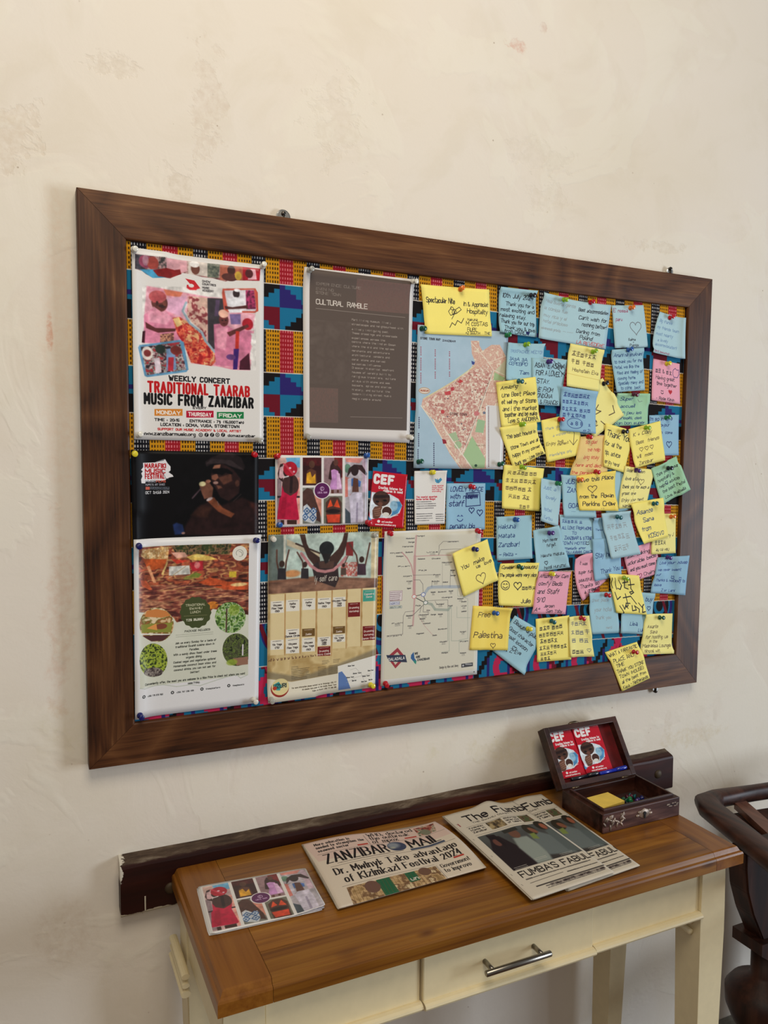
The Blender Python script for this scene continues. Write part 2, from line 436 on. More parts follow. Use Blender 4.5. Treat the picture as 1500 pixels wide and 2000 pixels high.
# ---------------------------------------------------------------- artwork of the printed sheets
def homog(src, dst):
    A = []; b = []
    for (x, y), (u, v) in zip(src, dst):
        A.append([x, y, 1, 0, 0, 0, -u * x, -u * y]); b.append(u)
        A.append([0, 0, 0, x, y, 1, -v * x, -v * y]); b.append(v)
    return np.append(np.linalg.solve(np.array(A, float), np.array(b, float)), 1).reshape(3, 3)
class Art:
    """paints a Cv of W x H units; drawing coordinates are those of a flat sketch whose sheet corners are the quad q"""
    def __init__(s, q, W, H, res, bg):
        s.cv = Cv(W, H, res, bg); s.H = homog(q, [(0, 0), (W, 0), (W, H), (0, H)])
        s.kx = W / math.dist(q[0], q[1]); s.ky = H / math.dist(q[0], q[3]); s.k = (s.kx + s.ky) / 2
    def m(s, x, y):
        p = s.H @ np.array([x, y, 1.0]); return p[0] / p[2], p[1] / p[2]
    def M(s, P): return [s.m(*p) for p in P]
    def poly(s, P, c, al=1, soft=0): s.cv.poly(s.M(P), c, al, soft * s.k)
    def tex(s, P, pal, sc, seed, **k):
        if 'soft' in k: k['soft'] *= s.k
        s.cv.tex(s.M(P), pal, sc * s.k, seed, **k)
    def box(s, x0, y0, x1, y1, c, al=1, soft=0): s.poly([(x0, y0), (x1, y0), (x1, y1), (x0, y1)], c, al, soft)
    def ell(s, x, y, rx, ry, c, al=1, soft=0, rot=0):
        u, v = s.m(x, y); s.cv.ell(u, v, rx * s.kx, ry * s.ky, c, al, soft * s.k, rot)
    def ln(s, P, w, c, al=1): s.cv.ln(s.M(P), w * s.k, c, al)
    def T(s, x0, x1, y, h, t, c, w=None, st='sans', **k):
        v = s.m((x0 + x1) / 2, y)[1]; u0 = s.m(x0, y)[0]; u1 = s.m(x1, y)[0]
        s.cv.txt(u0, v, t, h * s.ky, c, None if w is None else w * s.k, st, x1=u1, **k)
    def lines(s, x0, x1, y0, y1, step, th, c, seed=1, **k):
        u0, v0 = s.m(x0, y0); u1, v1 = s.m(x1, y1); s.cv.lines(u0, u1, v0, v1, step * s.ky, th * s.ky, c, seed, **k)
    def blurp(s, P, k): s.cv.blurp(s.M(P), k)
    def mod(s, P, sc, amp, seed): s.cv.mod(s.M(P), sc * s.k, amp, seed)
    def circ(s, x, y, r, n=24, a0=0, a1=2 * math.pi, ry=None):
        return [(x + r * math.cos(t), y + (ry or r) * math.sin(t)) for t in np.linspace(a0, a1, n, endpoint=abs(a1 - a0) < 6.2)]
BLK = (22, 20, 22); WHT = (232, 228, 224); SKIN = (92, 52, 40); SKIN2 = (60, 34, 28)

def art_concert():
    a = Art([(440, 500), (1405, 630), (1403, 1920), (458, 1901)], 210, 297, 2.6, (226, 222, 218))
    R = random.Random(3)
    # top strip of photographs with torn lower edge
    strip = [(465, 545), (1380, 655), (1375, 745), (1230, 740), (1190, 728), (1130, 748), (1040, 722), (960, 712), (880, 690), (820, 682), (730, 722), (660, 712), (600, 718), (550, 690), (520, 668), (466, 655)]
    a.tex(strip, [(60, 40, 45), (150, 90, 90), (200, 170, 165), (120, 60, 60)], 40, 4)
    a.tex([(466, 548), (560, 556), (540, 660), (466, 655)], [(50, 50, 60), (90, 80, 85)], 20, 5)
    a.ell(545, 600, 48, 45, (150, 70, 95)); a.ell(600, 612, 40, 46, (160, 70, 62)); a.ell(545, 590, 22, 38, (190, 160, 170), .6)
    a.poly([(500, 655), (640, 655), (700, 715), (600, 718)], (70, 150, 190))
    a.tex([(645, 565), (700, 570), (700, 680), (640, 650)], [(60, 60, 60), (190, 150, 150)], 14, 6, con=3)
    a.poly([(700, 575), (850, 592), (850, 670), (820, 680), (700, 680)], (216, 160, 168))
    a.poly([(600, 660), (700, 645), (760, 660), (800, 655), (810, 690), (730, 718), (640, 705)], (130, 28, 30))
    a.poly([(860, 595), (1060, 615), (1060, 720), (860, 688)], (208, 196, 186)); a.ell(912, 650, 32, 44, (110, 62, 50)); a.ell(905, 618, 36, 24, (235, 230, 225))
    a.tex([(1000, 610), (1090, 620), (1080, 720), (1000, 715)], [(60, 70, 65), (140, 140, 120)], 14, 7)
    a.poly([(1090, 622), (1260, 640), (1260, 740), (1090, 735)], (176, 96, 74)); a.ell(1172, 665, 30, 36, (70, 36, 32)); a.ell(1160, 715, 60, 30, (84, 44, 40)); a.ell(1222, 705, 26, 34, (200, 160, 60))
    a.poly([(1255, 640), (1380, 655), (1375, 742), (1255, 738)], (170, 22, 38)); a.poly([(1310, 655), (1345, 660), (1355, 735), (1290, 735)], (226, 170, 180)); a.ell(1300, 690, 30, 34, (80, 30, 34))
    # academy mark
    a.poly([(838, 722), (905, 738), (948, 795), (925, 800), (918, 808), (870, 806), (848, 790), (850, 768), (880, 770), (868, 756)], (196, 30, 42))
    a.ell(882, 775, 20, 14, (226, 222, 218))
    for i, t in enumerate(('DHOW', 'COUNTRIES', 'MUSIC', 'ACADEMY')): a.T(962, [1022, 1062, 1015, 1045][i], 752 + i * 23, 14, t, (60, 56, 58), 3.2)
    # big montage
    a.tex([(555, 775), (700, 800), (1000, 858), (1130, 872), (1140, 960), (1345, 985), (1330, 1060), (1335, 1120), (1300, 1180), (1325, 1230), (1290, 1290), (1318, 1330), (1305, 1398), (1180, 1392), (1060, 1365), (880, 1345), (830, 1200), (530, 1195), (548, 1080), (535, 1020), (545, 900)],
          [(214, 150, 168), (236, 176, 190), (222, 140, 160), (240, 190, 196)], 90, 8, soft=8)
    a.poly([(680, 800), (820, 825), (800, 860), (700, 845)], (216, 120, 92), soft=6); a.poly([(690, 870), (850, 850), (800, 1000), (700, 960)], (232, 176, 206), soft=14)
    a.tex([(860, 850), (1000, 865), (1002, 1110), (990, 1290), (900, 1180), (850, 1000)], [(140, 60, 66), (224, 186, 170), (214, 176, 160)], 26, 9, con=3.4)
    a.poly([(1000, 865), (1118, 872), (1150, 960), (1100, 1060), (1060, 1230), (1040, 1250), (1004, 1200)], (58, 52, 58))
    a.poly([(1060, 880), (1090, 880), (1080, 1000), (1050, 1000)], (84, 66, 92))
    # seated man in pink with stringed instrument
    a.poly([(535, 990), (600, 940), (680, 950), (770, 1010), (800, 1120), (800, 1200), (535, 1195)], (216, 132, 160), soft=4)
    a.poly([(560, 960), (690, 960), (740, 1010), (700, 1060), (570, 1040)], (232, 160, 182), soft=6)
    a.ell(650, 900, 58, 66, (104, 54, 50), rot=-.1); a.poly([(690, 880), (708, 905), (704, 930), (680, 952), (650, 950)], (88, 44, 42)); a.ell(636, 856, 62, 46, (196, 92, 96), rot=-.1); a.poly([(590, 850), (690, 842), (698, 868), (600, 900)], (184, 80, 86)); a.ell(668, 925, 26, 12, (52, 28, 28)); a.ell(632, 905, 10, 18, (70, 36, 34)); a.poly([(605, 925), (640, 950), (690, 985), (600, 1000)], (226, 150, 172))
    a.ell(688, 905, 14, 20, (120, 66, 56)); a.poly([(545, 1040), (620, 1085), (770, 1090), (765, 1110), (640, 1120), (550, 1085)], (88, 40, 40))
    a.tex([(745, 1010), (800, 1005), (900, 1070), (985, 1180), (1050, 1260), (1060, 1330), (1030, 1366), (880, 1340), (830, 1210), (780, 1130)], [(160, 30, 36), (210, 70, 56), (224, 130, 86), (170, 26, 34), (228, 170, 120)], 34, 10, con=2.6)
    a.poly([(748, 1020), (790, 1005), (820, 1060), (780, 1080)], (232, 196, 130))
    a.ln([(845, 900), (820, 960), (870, 1050), (960, 1120), (985, 1180), (1050, 1260)], 18, (150, 170, 184)); a.ln([(850, 910), (830, 960), (880, 1045), (960, 1110)], 7, (214, 216, 216))
    a.tex([(655, 1130), (755, 1120), (755, 1190), (655, 1190)], [(90, 50, 50), (210, 150, 120)], 12, 12, con=3)
    # woman with violin
    a.poly([(1045, 1060), (1120, 1050), (1190, 1100), (1320, 1110), (1300, 1380), (1060, 1360), (1050, 1200)], (206, 120, 150), soft=4)
    a.poly([(1060, 1090), (1150, 1080), (1130, 1250), (1070, 1230)], (226, 150, 172), soft=8)
    a.ell(1118, 1028, 36, 50, (104, 50, 50)); a.ell(1116, 982, 38, 32, (230, 178, 158)); a.ell(1108, 1030, 8, 5, (40, 20, 22)); a.ell(1132, 1030, 8, 5, (40, 20, 22)); a.ell(1120, 1056, 12, 4, (70, 24, 30)); a.ell(1290, 1060, 42, 46, (170, 30, 44))
    a.poly([(1140, 1120), (1290, 1060), (1300, 1080), (1160, 1150)], (96, 46, 46))
    a.poly([(1160, 985), (1240, 985), (1240, 1060), (1170, 1060)], (120, 100, 150)); a.poly([(1205, 1110), (1230, 1110), (1225, 1250), (1200, 1250)], (190, 50, 40))
    a.poly([(1190, 1240), (1228, 1240), (1215, 1390), (1185, 1390)], (60, 30, 110)); a.ell(1170, 1300, 36, 22, (100, 60, 120)); a.poly([(1235, 1330), (1300, 1270), (1310, 1395), (1230, 1392)], (70, 24, 40))
    for i in range(9):
        y = 1090 + i * 34; a.poly([(1318 - 8 * (i % 2), y), (1345, y + 10), (1318, y + 20)], (226, 222, 218))
    a.poly([(525, 1110), (545, 1105), (540, 1195), (518, 1192)], (60, 20, 30))
    # inset top right
    a.poly([(1110, 798), (1345, 798), (1362, 830), (1366, 965), (1340, 978), (1150, 972), (1118, 950), (1105, 830)], (200, 86, 70), soft=3)
    a.poly([(1122, 812), (1335, 808), (1352, 950), (1345, 965), (1150, 962)], (220, 214, 220))
    a.tex([(1275, 812), (1335, 812), (1350, 950), (1280, 950)], [(90, 30, 60), (190, 60, 110)], 14, 14, con=3); a.ell(1208, 835, 26, 34, (50, 36, 40)); a.poly([(1150, 880), (1200, 860), (1260, 870), (1275, 940), (1150, 940)], (236, 234, 240))
    a.poly([(1125, 925), (1180, 935), (1290, 920), (1290, 945), (1130, 950)], (80, 40, 40)); a.ell(1215, 812, 26, 12, (236, 234, 240)); a.poly([(1155, 956), (1250, 956), (1250, 975), (1155, 975)], (236, 234, 240))
    # inset bottom left, tilted, light blue edge
    a.poly([(500, 1212), (800, 1172), (828, 1190), (862, 1390), (845, 1408), (560, 1446), (538, 1435), (490, 1230)], (92, 146, 184), soft=3)
    a.tex([(510, 1226), (798, 1188), (845, 1392), (555, 1430)], [(40, 36, 44), (120, 60, 66), (210, 200, 200), (70, 90, 80), (170, 50, 60)], 26, 15, con=3)
    a.ell(560, 1270, 40, 50, (226, 214, 206)); a.ell(560, 1270, 26, 26, (130, 50, 50)); a.poly([(700, 1240), (760, 1230), (775, 1390), (700, 1400)], (120, 150, 190)); a.poly([(715, 1300), (755, 1300), (750, 1400), (710, 1400)], (180, 44, 60))
    a.ell(770, 1250, 40, 34, (120, 44, 40)); a.ell(655, 1240, 36, 34, (36, 50, 44)); a.poly([(610, 1310), (650, 1300), (665, 1410), (620, 1420)], (216, 200, 210))
    for sc, am, sd in ((60, .16, 1), (26, .16, 2)): a.mod([(520, 775), (1350, 800), (1350, 1400), (1060, 1366), (870, 1340), (850, 1410), (540, 1446), (488, 1200), (530, 1190)], sc, am, sd); a.mod(strip, sc, am, sd + 5)
    a.blurp([(520, 770), (1350, 795), (1350, 1400), (1060, 1370), (870, 1345), (850, 1412), (540, 1450), (488, 1200), (530, 1190)], 7); a.blurp(strip, 5)
    # lettering (sketch coordinates of the lower part)
    b = Art([(90, -783), (1380, -608), (1372, 1118), (112, 1090)], 210, 297, .1, WHT); b.cv = a.cv
    K = (26, 24, 26)
    b.T(456, 1055, 530, 46, 'WEEKLY CONCERT', K, 13, 'bold'); b.T(248, 1244, 648, 98, 'TRADITIONAL TAARAB', (190, 22, 26), 22, 'bold')
    b.T(212, 1280, 760, 96, 'MUSIC FROM ZANZIBAR', (14, 12, 14), 23, 'bold'); b.T(692, 824, 795, 23, 'EVERY', K, 6, 'bold')
    for x0, x1, y, c, t in ((318, 592, 828, (212, 128, 40), 'MONDAY'), (628, 893, 846, (180, 14, 50), 'THURSDAY'), (925, 1184, 858, (26, 122, 66), 'FRIDAY')):
        b.box(x0, y - 34, x1, y + 32, c); b.T(x0 + 18, x1 - 18, y + 18, 34, t, (238, 228, 220), 9, 'bold')
    b.T(316, 562, 912, 24, 'TIME : 20:15', K, 6.5, 'bold'); b.T(660, 1186, 930, 24, 'ENTRANCE : 7$ (15,000Tsh)', K, 6.5, 'bold')
    b.T(376, 1142, 968, 27, 'LOCATION : DCMA, VUGA, STONETOWN', K, 7, 'bold'); b.T(348, 1160, 1010, 21, 'SUPPORT OUR MUSIC ACADEMY & LOCAL ARTIST', (190, 30, 30), 5.5, 'bold')
    b.T(190, 718, 1050, 30, 'www.zanzibarmusic.org', K, 7, 'bold'); b.T(1028, 1294, 1066, 24, 'dcmazanzibar', K, 6, 'bold')
    for i, x in enumerate((768, 824, 878, 930, 984)):
        if i in (0, 3): b.ell(x, 1046, 21, 21, K); b.ell(x, 1046, 14, 14, (226, 222, 218)); b.ell(x, 1046, 7, 7, K)
        else: b.ell(x, 1046, 21, 21, K); b.ln([(x - 4, 1058), (x, 1036), (x + 8, 1036)], 5, (226, 222, 218))
    return a.cv

def art_ramble():
    a = Art([(405, 262), (1318, 375), (1285, 1735), (400, 1700)], 210, 297, 2.4, (222, 216, 212))
    B = (90, 76, 68)
    a.poly([(490, 282), (1278, 388), (1290, 405), (1262, 1634), (450, 1610), (460, 305)], B)
    a.tex([(845, 360), (1288, 415), (1282, 660), (845, 620)], [(100, 84, 76), (116, 88, 80), (104, 80, 74)], 14, 3, ax=.25)
    a.tex([(456, 1275), (690, 1285), (688, 1570), (452, 1562)], [(98, 84, 76), (116, 88, 80)], 14, 4, ax=.25)
    a.tex([(460, 700), (800, 730), (790, 1260), (456, 1240)], [(98, 84, 76), (90, 76, 68), (100, 86, 78)], 90, 5)
    for x in range(850, 1285, 12): a.ln([(x, 390 + (x - 850) * .12), (x - 3, 650)], 1.5, (90, 74, 68), .5)
    c = (158, 146, 136)
    a.T(512, 880, 428, 20, 'EXPERIENCE CULTURE', c, 3, 'mono', al=.55); a.T(512, 655, 458, 20, 'EVENING', c, 3, 'mono', al=.5); a.T(510, 715, 494, 20, 'STONE TOWN', c, 3, 'mono', al=.55)
    a.T(510, 935, 592, 40, 'CULTURAL RAMBLE', (214, 204, 194), 6, 'mono')
    a.ln([(510, 608), (1250, 690)], 3, (160, 148, 138))
    T = ['Part living museum, lively', 'streetscape and neighbourhood with', 'a lively intriguing past.', 'These crossings and crossroads', 'experiences across the', 'centre where the Indian Ocean', 'where the old and the spices', 'merchants and adventurers', 'architectural wonders and', 'coral stone and carved', 'balconies influence', 'Discover historical seafront', 'houses of worship built by', 'religious travellers, sultans', 'alleys with stone and see', 'bazaars, spice and stories', 'history, and cultural the', 'modern living street music', 'magic ramble around.']
    for i, t in enumerate(T):
        a.T(806, 806 + len(t) * 12.6, 722 + i * 36 + (12 if i else 6), 15, t, c, 3, 'mono', al=.75)
    for i in range(4): a.lines(790, 1220, 1462 + i * 18, 1464 + i * 18, 20, 3, c, i, al=.6, rag=.05 + .4 * (i == 2))
    a.ln([(790, 1520), (1225, 1530)], 2.5, c)
    return a.cv

def art_festival():
    a = Art([(75, 100), (1322, 125), (1322, 930), (95, 1060)], 247, 168, 2.4, (11, 9, 11))
    # singer: shirt, arm, head, hat
    a.poly([(640, 850), (760, 660), (880, 600), (1000, 640), (1180, 560), (1290, 620), (1320, 760), (1320, 930), (640, 930)], (38, 22, 22), soft=26)
    a.poly([(700, 740), (800, 640), (900, 660), (860, 760)], (58, 34, 28), soft=30); a.poly([(1230, 600), (1318, 620), (1318, 760)], (60, 30, 26), soft=30)
    a.poly([(905, 300), (920, 245), (1010, 235), (1100, 290), (1165, 380), (1150, 520), (1060, 600), (980, 560), (935, 470), (905, 420), (890, 350)], (40, 24, 24), soft=10)
    a.poly([(905, 290), (925, 250), (985, 240), (975, 285)], (150, 100, 78), soft=6); a.poly([(900, 350), (950, 330), (965, 370), (935, 400), (900, 385)], (122, 76, 60), soft=7)
    a.ell(938, 420, 26, 16, (170, 130, 120), soft=4); a.poly([(940, 440), (985, 450), (1000, 470), (960, 480)], (96, 60, 48), soft=8); a.poly([(960, 370), (1080, 330), (1090, 400), (1010, 440)], (86, 52, 42), soft=14)
    a.ell(1135, 425, 22, 38, (78, 48, 40), soft=6)
    a.poly([(905, 285), (1000, 275), (1050, 285), (1095, 322), (1090, 340), (1030, 322), (1000, 345), (950, 335), (905, 325)], (10, 8, 10), soft=2)
    a.poly([(838, 215), (900, 172), (1000, 130), (1090, 128), (1170, 175), (1205, 260), (1190, 300), (1120, 280), (1020, 236), (920, 232), (850, 262)], (34, 26, 28), soft=4)
    a.poly([(845, 235), (900, 185), (1080, 200), (1190, 290), (1110, 270), (1020, 232), (900, 235)], (52, 42, 44), soft=7)
    a.poly([(780, 440), (820, 405), (880, 420), (915, 470), (905, 560), (830, 580), (805, 520)], (104, 66, 52), soft=5); a.ell(812, 432, 34, 26, (206, 196, 150), soft=4); a.ell(868, 405, 26, 18, (150, 100, 80), soft=4)
    a.poly([(850, 590), (920, 560), (1000, 660), (1110, 720), (1080, 760), (960, 700)], (120, 66, 44), soft=8); a.ell(880, 580, 34, 16, (176, 160, 160), soft=3, rot=-.4)
    a.ln([(715, 572), (795, 480)], 16, (70, 54, 60)); a.ln([(955, 600), (965, 640)], 5, (120, 110, 110)); a.ln([(1100, 600), (1170, 530)], 5, (90, 70, 70), .7)
    a.poly([(520, 830), (560, 810), (620, 830), (640, 920), (540, 930)], (30, 44, 84), soft=12); a.ell(625, 912, 18, 12, (160, 120, 110), soft=4)
    for sc, am, sd in ((90, .3, 1), (40, .2, 2)): a.mod([(640, 130), (1320, 130), (1320, 925), (520, 930)], sc, am, sd)
    a.blurp([(540, 110), (1322, 110), (1322, 930), (500, 935)], 9)
    # festival mark
    a.poly([(340, 218), (440, 188), (458, 220)], (120, 122, 128))
    a.poly([(212, 226), (340, 222), (430, 205), (445, 190), (470, 230), (500, 262), (500, 300), (480, 318), (520, 345), (530, 362), (490, 370), (460, 384), (440, 400), (240, 412), (235, 430), (195, 428), (190, 390), (205, 360), (192, 330), (210, 310), (190, 296), (214, 270)], (226, 222, 224))
    r = (178, 34, 40); a.T(230, 455, 275, 40, 'MARAFIKI', r, 10, 'bold'); a.T(232, 450, 328, 40, 'MUSIC', r, 10, 'bold'); a.T(232, 440, 380, 44, 'FESTIVAL', r, 10, 'bold')
    a.ln([(415, 300), (450, 380), (480, 384)], 5, (90, 90, 100))
    a.T(240, 350, 418, 20, 'MUSIC', (150, 150, 160), 5, 'bold'); a.T(352, 452, 418, 20, 'FILMS', (200, 90, 76), 5, 'bold'); a.T(240, 445, 450, 18, 'PUPPETS ART DANCE', (160, 160, 170), 3.4)
    a.box(240, 462, 285, 492, (196, 96, 80)); a.box(290, 462, 488, 490, (92, 96, 106)); a.T(296, 482, 484, 16, 'ZANZIBAR', (40, 42, 48), 4)
    a.T(238, 488, 528, 24, 'OCT 3,4,5,6 2024', (222, 222, 226), 4.4, 'bold')
    a.lines(1290, 1318, 780, 910, 12, 3, (90, 90, 90), 4)
    return a.cv

def art_dresses():
    a = Art([(150, 118), (868, 130), (862, 640), (154, 668)], 280, 200, 1.9, (228, 224, 220))
    # four columns of photographs
    a.tex([(168, 140), (346, 138), (342, 645), (166, 650)], [(190, 160, 160), (214, 180, 178), (176, 150, 150)], 60, 3)
    a.poly([(235, 140), (346, 138), (346, 215), (250, 205)], (110, 176, 214), soft=4)
    a.poly([(168, 140), (235, 140), (225, 200), (168, 215)], (206, 170, 160)); a.box(166, 300, 200, 640, (150, 128, 134)); a.box(325, 290, 345, 640, (230, 160, 146))
    a.box(168, 430, 345, 445, (50, 36, 40))
    a.poly([(170, 260), (190, 190), (215, 182), (205, 230), (215, 330), (180, 300)], (58, 36, 36)); a.poly([(185, 215), (215, 200), (240, 270), (200, 300), (180, 290)], (216, 176, 180))
    a.ell(272, 350, 62, 88, (70, 44, 42)); a.ln([(280, 280), (275, 400)], 22, (40, 24, 26)); a.ell(250, 250, 34, 40, (48, 30, 30))
    a.ell(270, 225, 52, 56, (176, 22, 44)); a.poly([(208, 180), (235, 185), (300, 265), (292, 276)], (206, 60, 80)); a.ell(268, 218, 9, 8, (226, 190, 200)); a.ell(298, 246, 8, 8, (226, 190, 200)); a.poly([(215, 285), (260, 275), (258, 285), (216, 295)], (230, 224, 224))
    a.poly([(205, 350), (222, 400), (272, 430), (320, 400), (332, 380), (318, 450), (338, 600), (330, 612), (166, 606), (185, 450), (200, 430)], (186, 24, 62)); a.poly([(210, 440), (240, 440), (230, 600), (180, 600)], (160, 16, 50), soft=10)
    a.box(196, 612, 222, 648, SKIN2); a.box(245, 612, 320, 645, SKIN2)
    # column 2 top: yellow top in dark room
    a.box(366, 138, 512, 350, (52, 20, 22)); a.tex([(366, 138), (512, 138), (512, 200), (366, 200)], [(60, 16, 20), (90, 28, 30)], 20, 5); a.ell(438, 190, 22, 30, (92, 58, 44)); a.poly([(385, 340), (400, 240), (430, 220), (470, 240), (480, 340)], (88, 52, 40)); a.poly([(398, 260), (425, 245), (440, 290), (465, 260), (468, 335), (395, 335)], (214, 156, 40))
    # column 3 top: lilac dress
    a.box(530, 138, 672, 412, (150, 120, 124)); a.box(610, 138, 672, 290, (120, 34, 36)); a.poly([(565, 300), (580, 200), (600, 160), (630, 190), (668, 240), (660, 310), (640, 330)], (58, 34, 34)); a.ell(622, 175, 18, 26, (90, 54, 46))
    a.poly([(585, 235), (610, 225), (640, 240), (650, 300), (670, 378), (570, 382), (590, 300)], (196, 140, 196)); a.poly([(630, 250), (652, 260), (668, 372), (630, 380)], (222, 180, 216)); a.box(588, 384, 606, 412, SKIN); a.box(630, 384, 645, 405, SKIN)
    # column 2 bottom: patterned top
    a.box(366, 366, 512, 640, (128, 128, 120)); a.poly([(455, 420), (512, 440), (512, 600), (480, 500)], (214, 140, 120)); a.poly([(366, 400), (400, 370), (440, 380), (460, 440), (500, 560), (505, 630), (366, 560)], (78, 50, 44)); a.poly([(372, 510), (400, 490), (435, 530), (470, 520), (474, 600), (455, 640), (380, 620), (366, 580)], (206, 210, 216))
    for x, y in ((400, 545), (445, 595), (385, 590), (450, 545)):
        a.poly([(x - 30, y), (x, y - 30), (x + 30, y), (x, y + 30)], (58, 92, 140)); a.poly([(x - 19, y), (x, y - 19), (x + 19, y), (x, y + 19)], (214, 218, 222)); a.poly([(x - 10, y), (x, y - 10), (x + 10, y), (x, y + 10)], (58, 92, 140))
    # column 3 bottom: orange bikini
    a.box(528, 430, 672, 638, (112, 110, 96)); a.poly([(548, 640), (545, 480), (580, 440), (640, 440), (665, 480), (660, 640)], (84, 52, 44)); a.poly([(556, 520), (580, 455), (600, 505)], (224, 78, 42)); a.poly([(605, 510), (632, 455), (655, 520)], (224, 78, 42)); a.poly([(550, 572), (655, 568), (650, 630), (560, 632)], (214, 70, 42)); a.ell(600, 545, 56, 18, (40, 26, 26))
    # column 4: blue top and white trousers
    a.box(692, 140, 858, 636, (176, 168, 176)); a.poly([(692, 140), (830, 140), (800, 180), (700, 170)], (216, 140, 130)); a.poly([(692, 280), (735, 300), (735, 430), (692, 440)], (206, 120, 110)); a.ell(710, 220, 26, 36, (96, 130, 110)); a.box(820, 150, 858, 400, (196, 170, 186))
    a.poly([(705, 290), (720, 220), (760, 190), (820, 195), (858, 260), (850, 275), (800, 230), (740, 240)], (56, 36, 38)); a.ell(765, 235, 30, 44, (44, 30, 32)); a.poly([(738, 300), (765, 290), (812, 320), (806, 360), (740, 355)], (70, 110, 180)); a.poly([(755, 290), (790, 300), (795, 400), (745, 400)], (98, 60, 50))
    a.poly([(712, 300), (740, 290), (738, 410), (715, 440)], (206, 200, 214)); a.poly([(722, 430), (760, 400), (820, 405), (830, 500), (826, 630), (735, 632), (730, 520)], (206, 198, 216)); a.poly([(778, 480), (790, 480), (788, 630), (772, 630)], (160, 150, 172)); a.poly([(692, 520), (730, 560), (735, 636), (692, 636)], (70, 80, 90))
    for sc, am, sd in ((60, .16, 1), (24, .14, 2)): a.mod([(166, 138), (858, 140), (858, 640), (166, 650)], sc, am, sd)
    a.blurp([(166, 138), (858, 140), (858, 640), (166, 650)], 5)
    for x0, x1 in ((346, 366), (512, 529), (673, 691)): a.poly([(x0, 125), (x1, 125), (x1, 655), (x0, 655)], (228, 224, 220))
    a.poly([(360, 352), (520, 350), (520, 366), (360, 368)], (228, 224, 220)); a.poly([(520, 412), (680, 412), (680, 428), (520, 430)], (228, 224, 220))
    a.ell(517, 390, 66, 66, (228, 224, 220)); a.ell(517, 390, 58, 60, (92, 30, 86)); a.T(482, 556, 410, 12, 'LOCAL SWIM', (196, 160, 196), 2.6); a.ln(a.circ(517, 375, 14), 4, (206, 176, 206)); a.ln([(517, 362), (512, 392)], 4, (206, 176, 206))
    return a.cv

def art_cef():
    a = Art([(905, 235), (1170, 265), (1137, 680), (862, 665)], 99, 152, 3.0, (192, 22, 42))
    w = (238, 232, 230)
    a.T(905, 1073, 330, 60, 'CEF', w, 21, 'bold'); a.T(948, 1136, 378, 18, 'Creating futures for', w, 4.4); a.T(985, 1136, 402, 18, 'children in need', w, 4.4)
    a.poly([(894, 395), (960, 405), (1040, 412), (1105, 450), (1132, 500), (1110, 560), (1040, 600), (960, 598), (880, 610), (874, 520)], (214, 222, 230))
    a.poly([(1050, 470), (1115, 470), (1130, 505), (1100, 560), (1040, 585)], (86, 150, 200)); a.ell(1068, 505, 30, 42, (150, 190, 214))
    a.ell(972, 448, 66, 60, (74, 48, 40)); a.poly([(915, 420), (1035, 420), (1040, 440), (915, 445)], (46, 30, 28)); a.ell(940, 470, 14, 8, (28, 20, 20)); a.ell(1000, 462, 16, 8, (28, 20, 20)); a.ell(965, 487, 18, 14, (104, 66, 54))
    a.poly([(905, 600), (900, 540), (920, 510), (975, 500), (985, 540), (960, 590), (940, 606)], (112, 74, 60))
    for i in range(4): a.ln([(915 + i * 3, 535 + i * 15), (962, 524 + i * 17)], 9, (150, 106, 88))
    a.mod([(880, 400), (1130, 400), (1130, 610), (870, 610)], 26, .2, 2)
    a.blurp([(880, 400), (1130, 400), (1130, 610), (870, 610)], 4)
    a.ell(1012, 548, 42, 42, (228, 222, 216), rot=.5); a.ell(1014, 546, 36, 36, (72, 44, 38)); a.ell(1008, 568, 24, 14, (226, 220, 212))
    a.ln([(1005, 600), (1098, 575)], 4, w); a.ell(950, 625, 11, 11, w); a.T(972, 1058, 636, 12, 'cef.zanzibar', w, 3); a.T(922, 1080, 658, 12, 'www.cefzanzibar.org', w, 3)
    a.poly([(862, 560), (880, 600), (895, 612), (872, 625), (862, 610)], (86, 150, 200), soft=2)
    return a.cv

def art_card():
    a = Art([(1222, 238), (1475, 232), (1455, 645), (1225, 652)], 85, 138, 2.6, (230, 226, 220))
    a.poly([(1385, 300), (1410, 312), (1430, 292), (1440, 310), (1420, 335), (1400, 338), (1388, 325)], (70, 150, 190)); a.ln([(1405, 300), (1412, 338)], 3, (40, 60, 80))
    for i in range(4): a.T(1362, [1450, 1442, 1446, 1430][i], 362 + i * 15, 9, ['turtle aquarium', 'Nungwi beach', 'boat trips and', 'snorkelling'][i], (206, 90, 96), 2.2)
    a.T(1238, 1400, 452, 12, 'The coastal aquarium', (196, 46, 60), 3.2); a.T(1238, 1386, 470, 12, 'Marine turtles Nungwi', (196, 46, 60), 3.2)
    for i in range(4): a.lines(1240, 1400, 486 + i * 16, 488 + i * 16, 20, 6, (70, 64, 66), i + 2, rag=.3)
    for i in range(4): a.lines(1240, 1380 - 30 * (i == 3), 576 + i * 16, 578 + i * 16, 20, 6, (80, 76, 78), i + 9, rag=.3); a.lines(1388, 1452, 578 + i * 15, 580 + i * 15, 20, 6, (80, 76, 78), i + 20, rag=.1)
    return a.cv

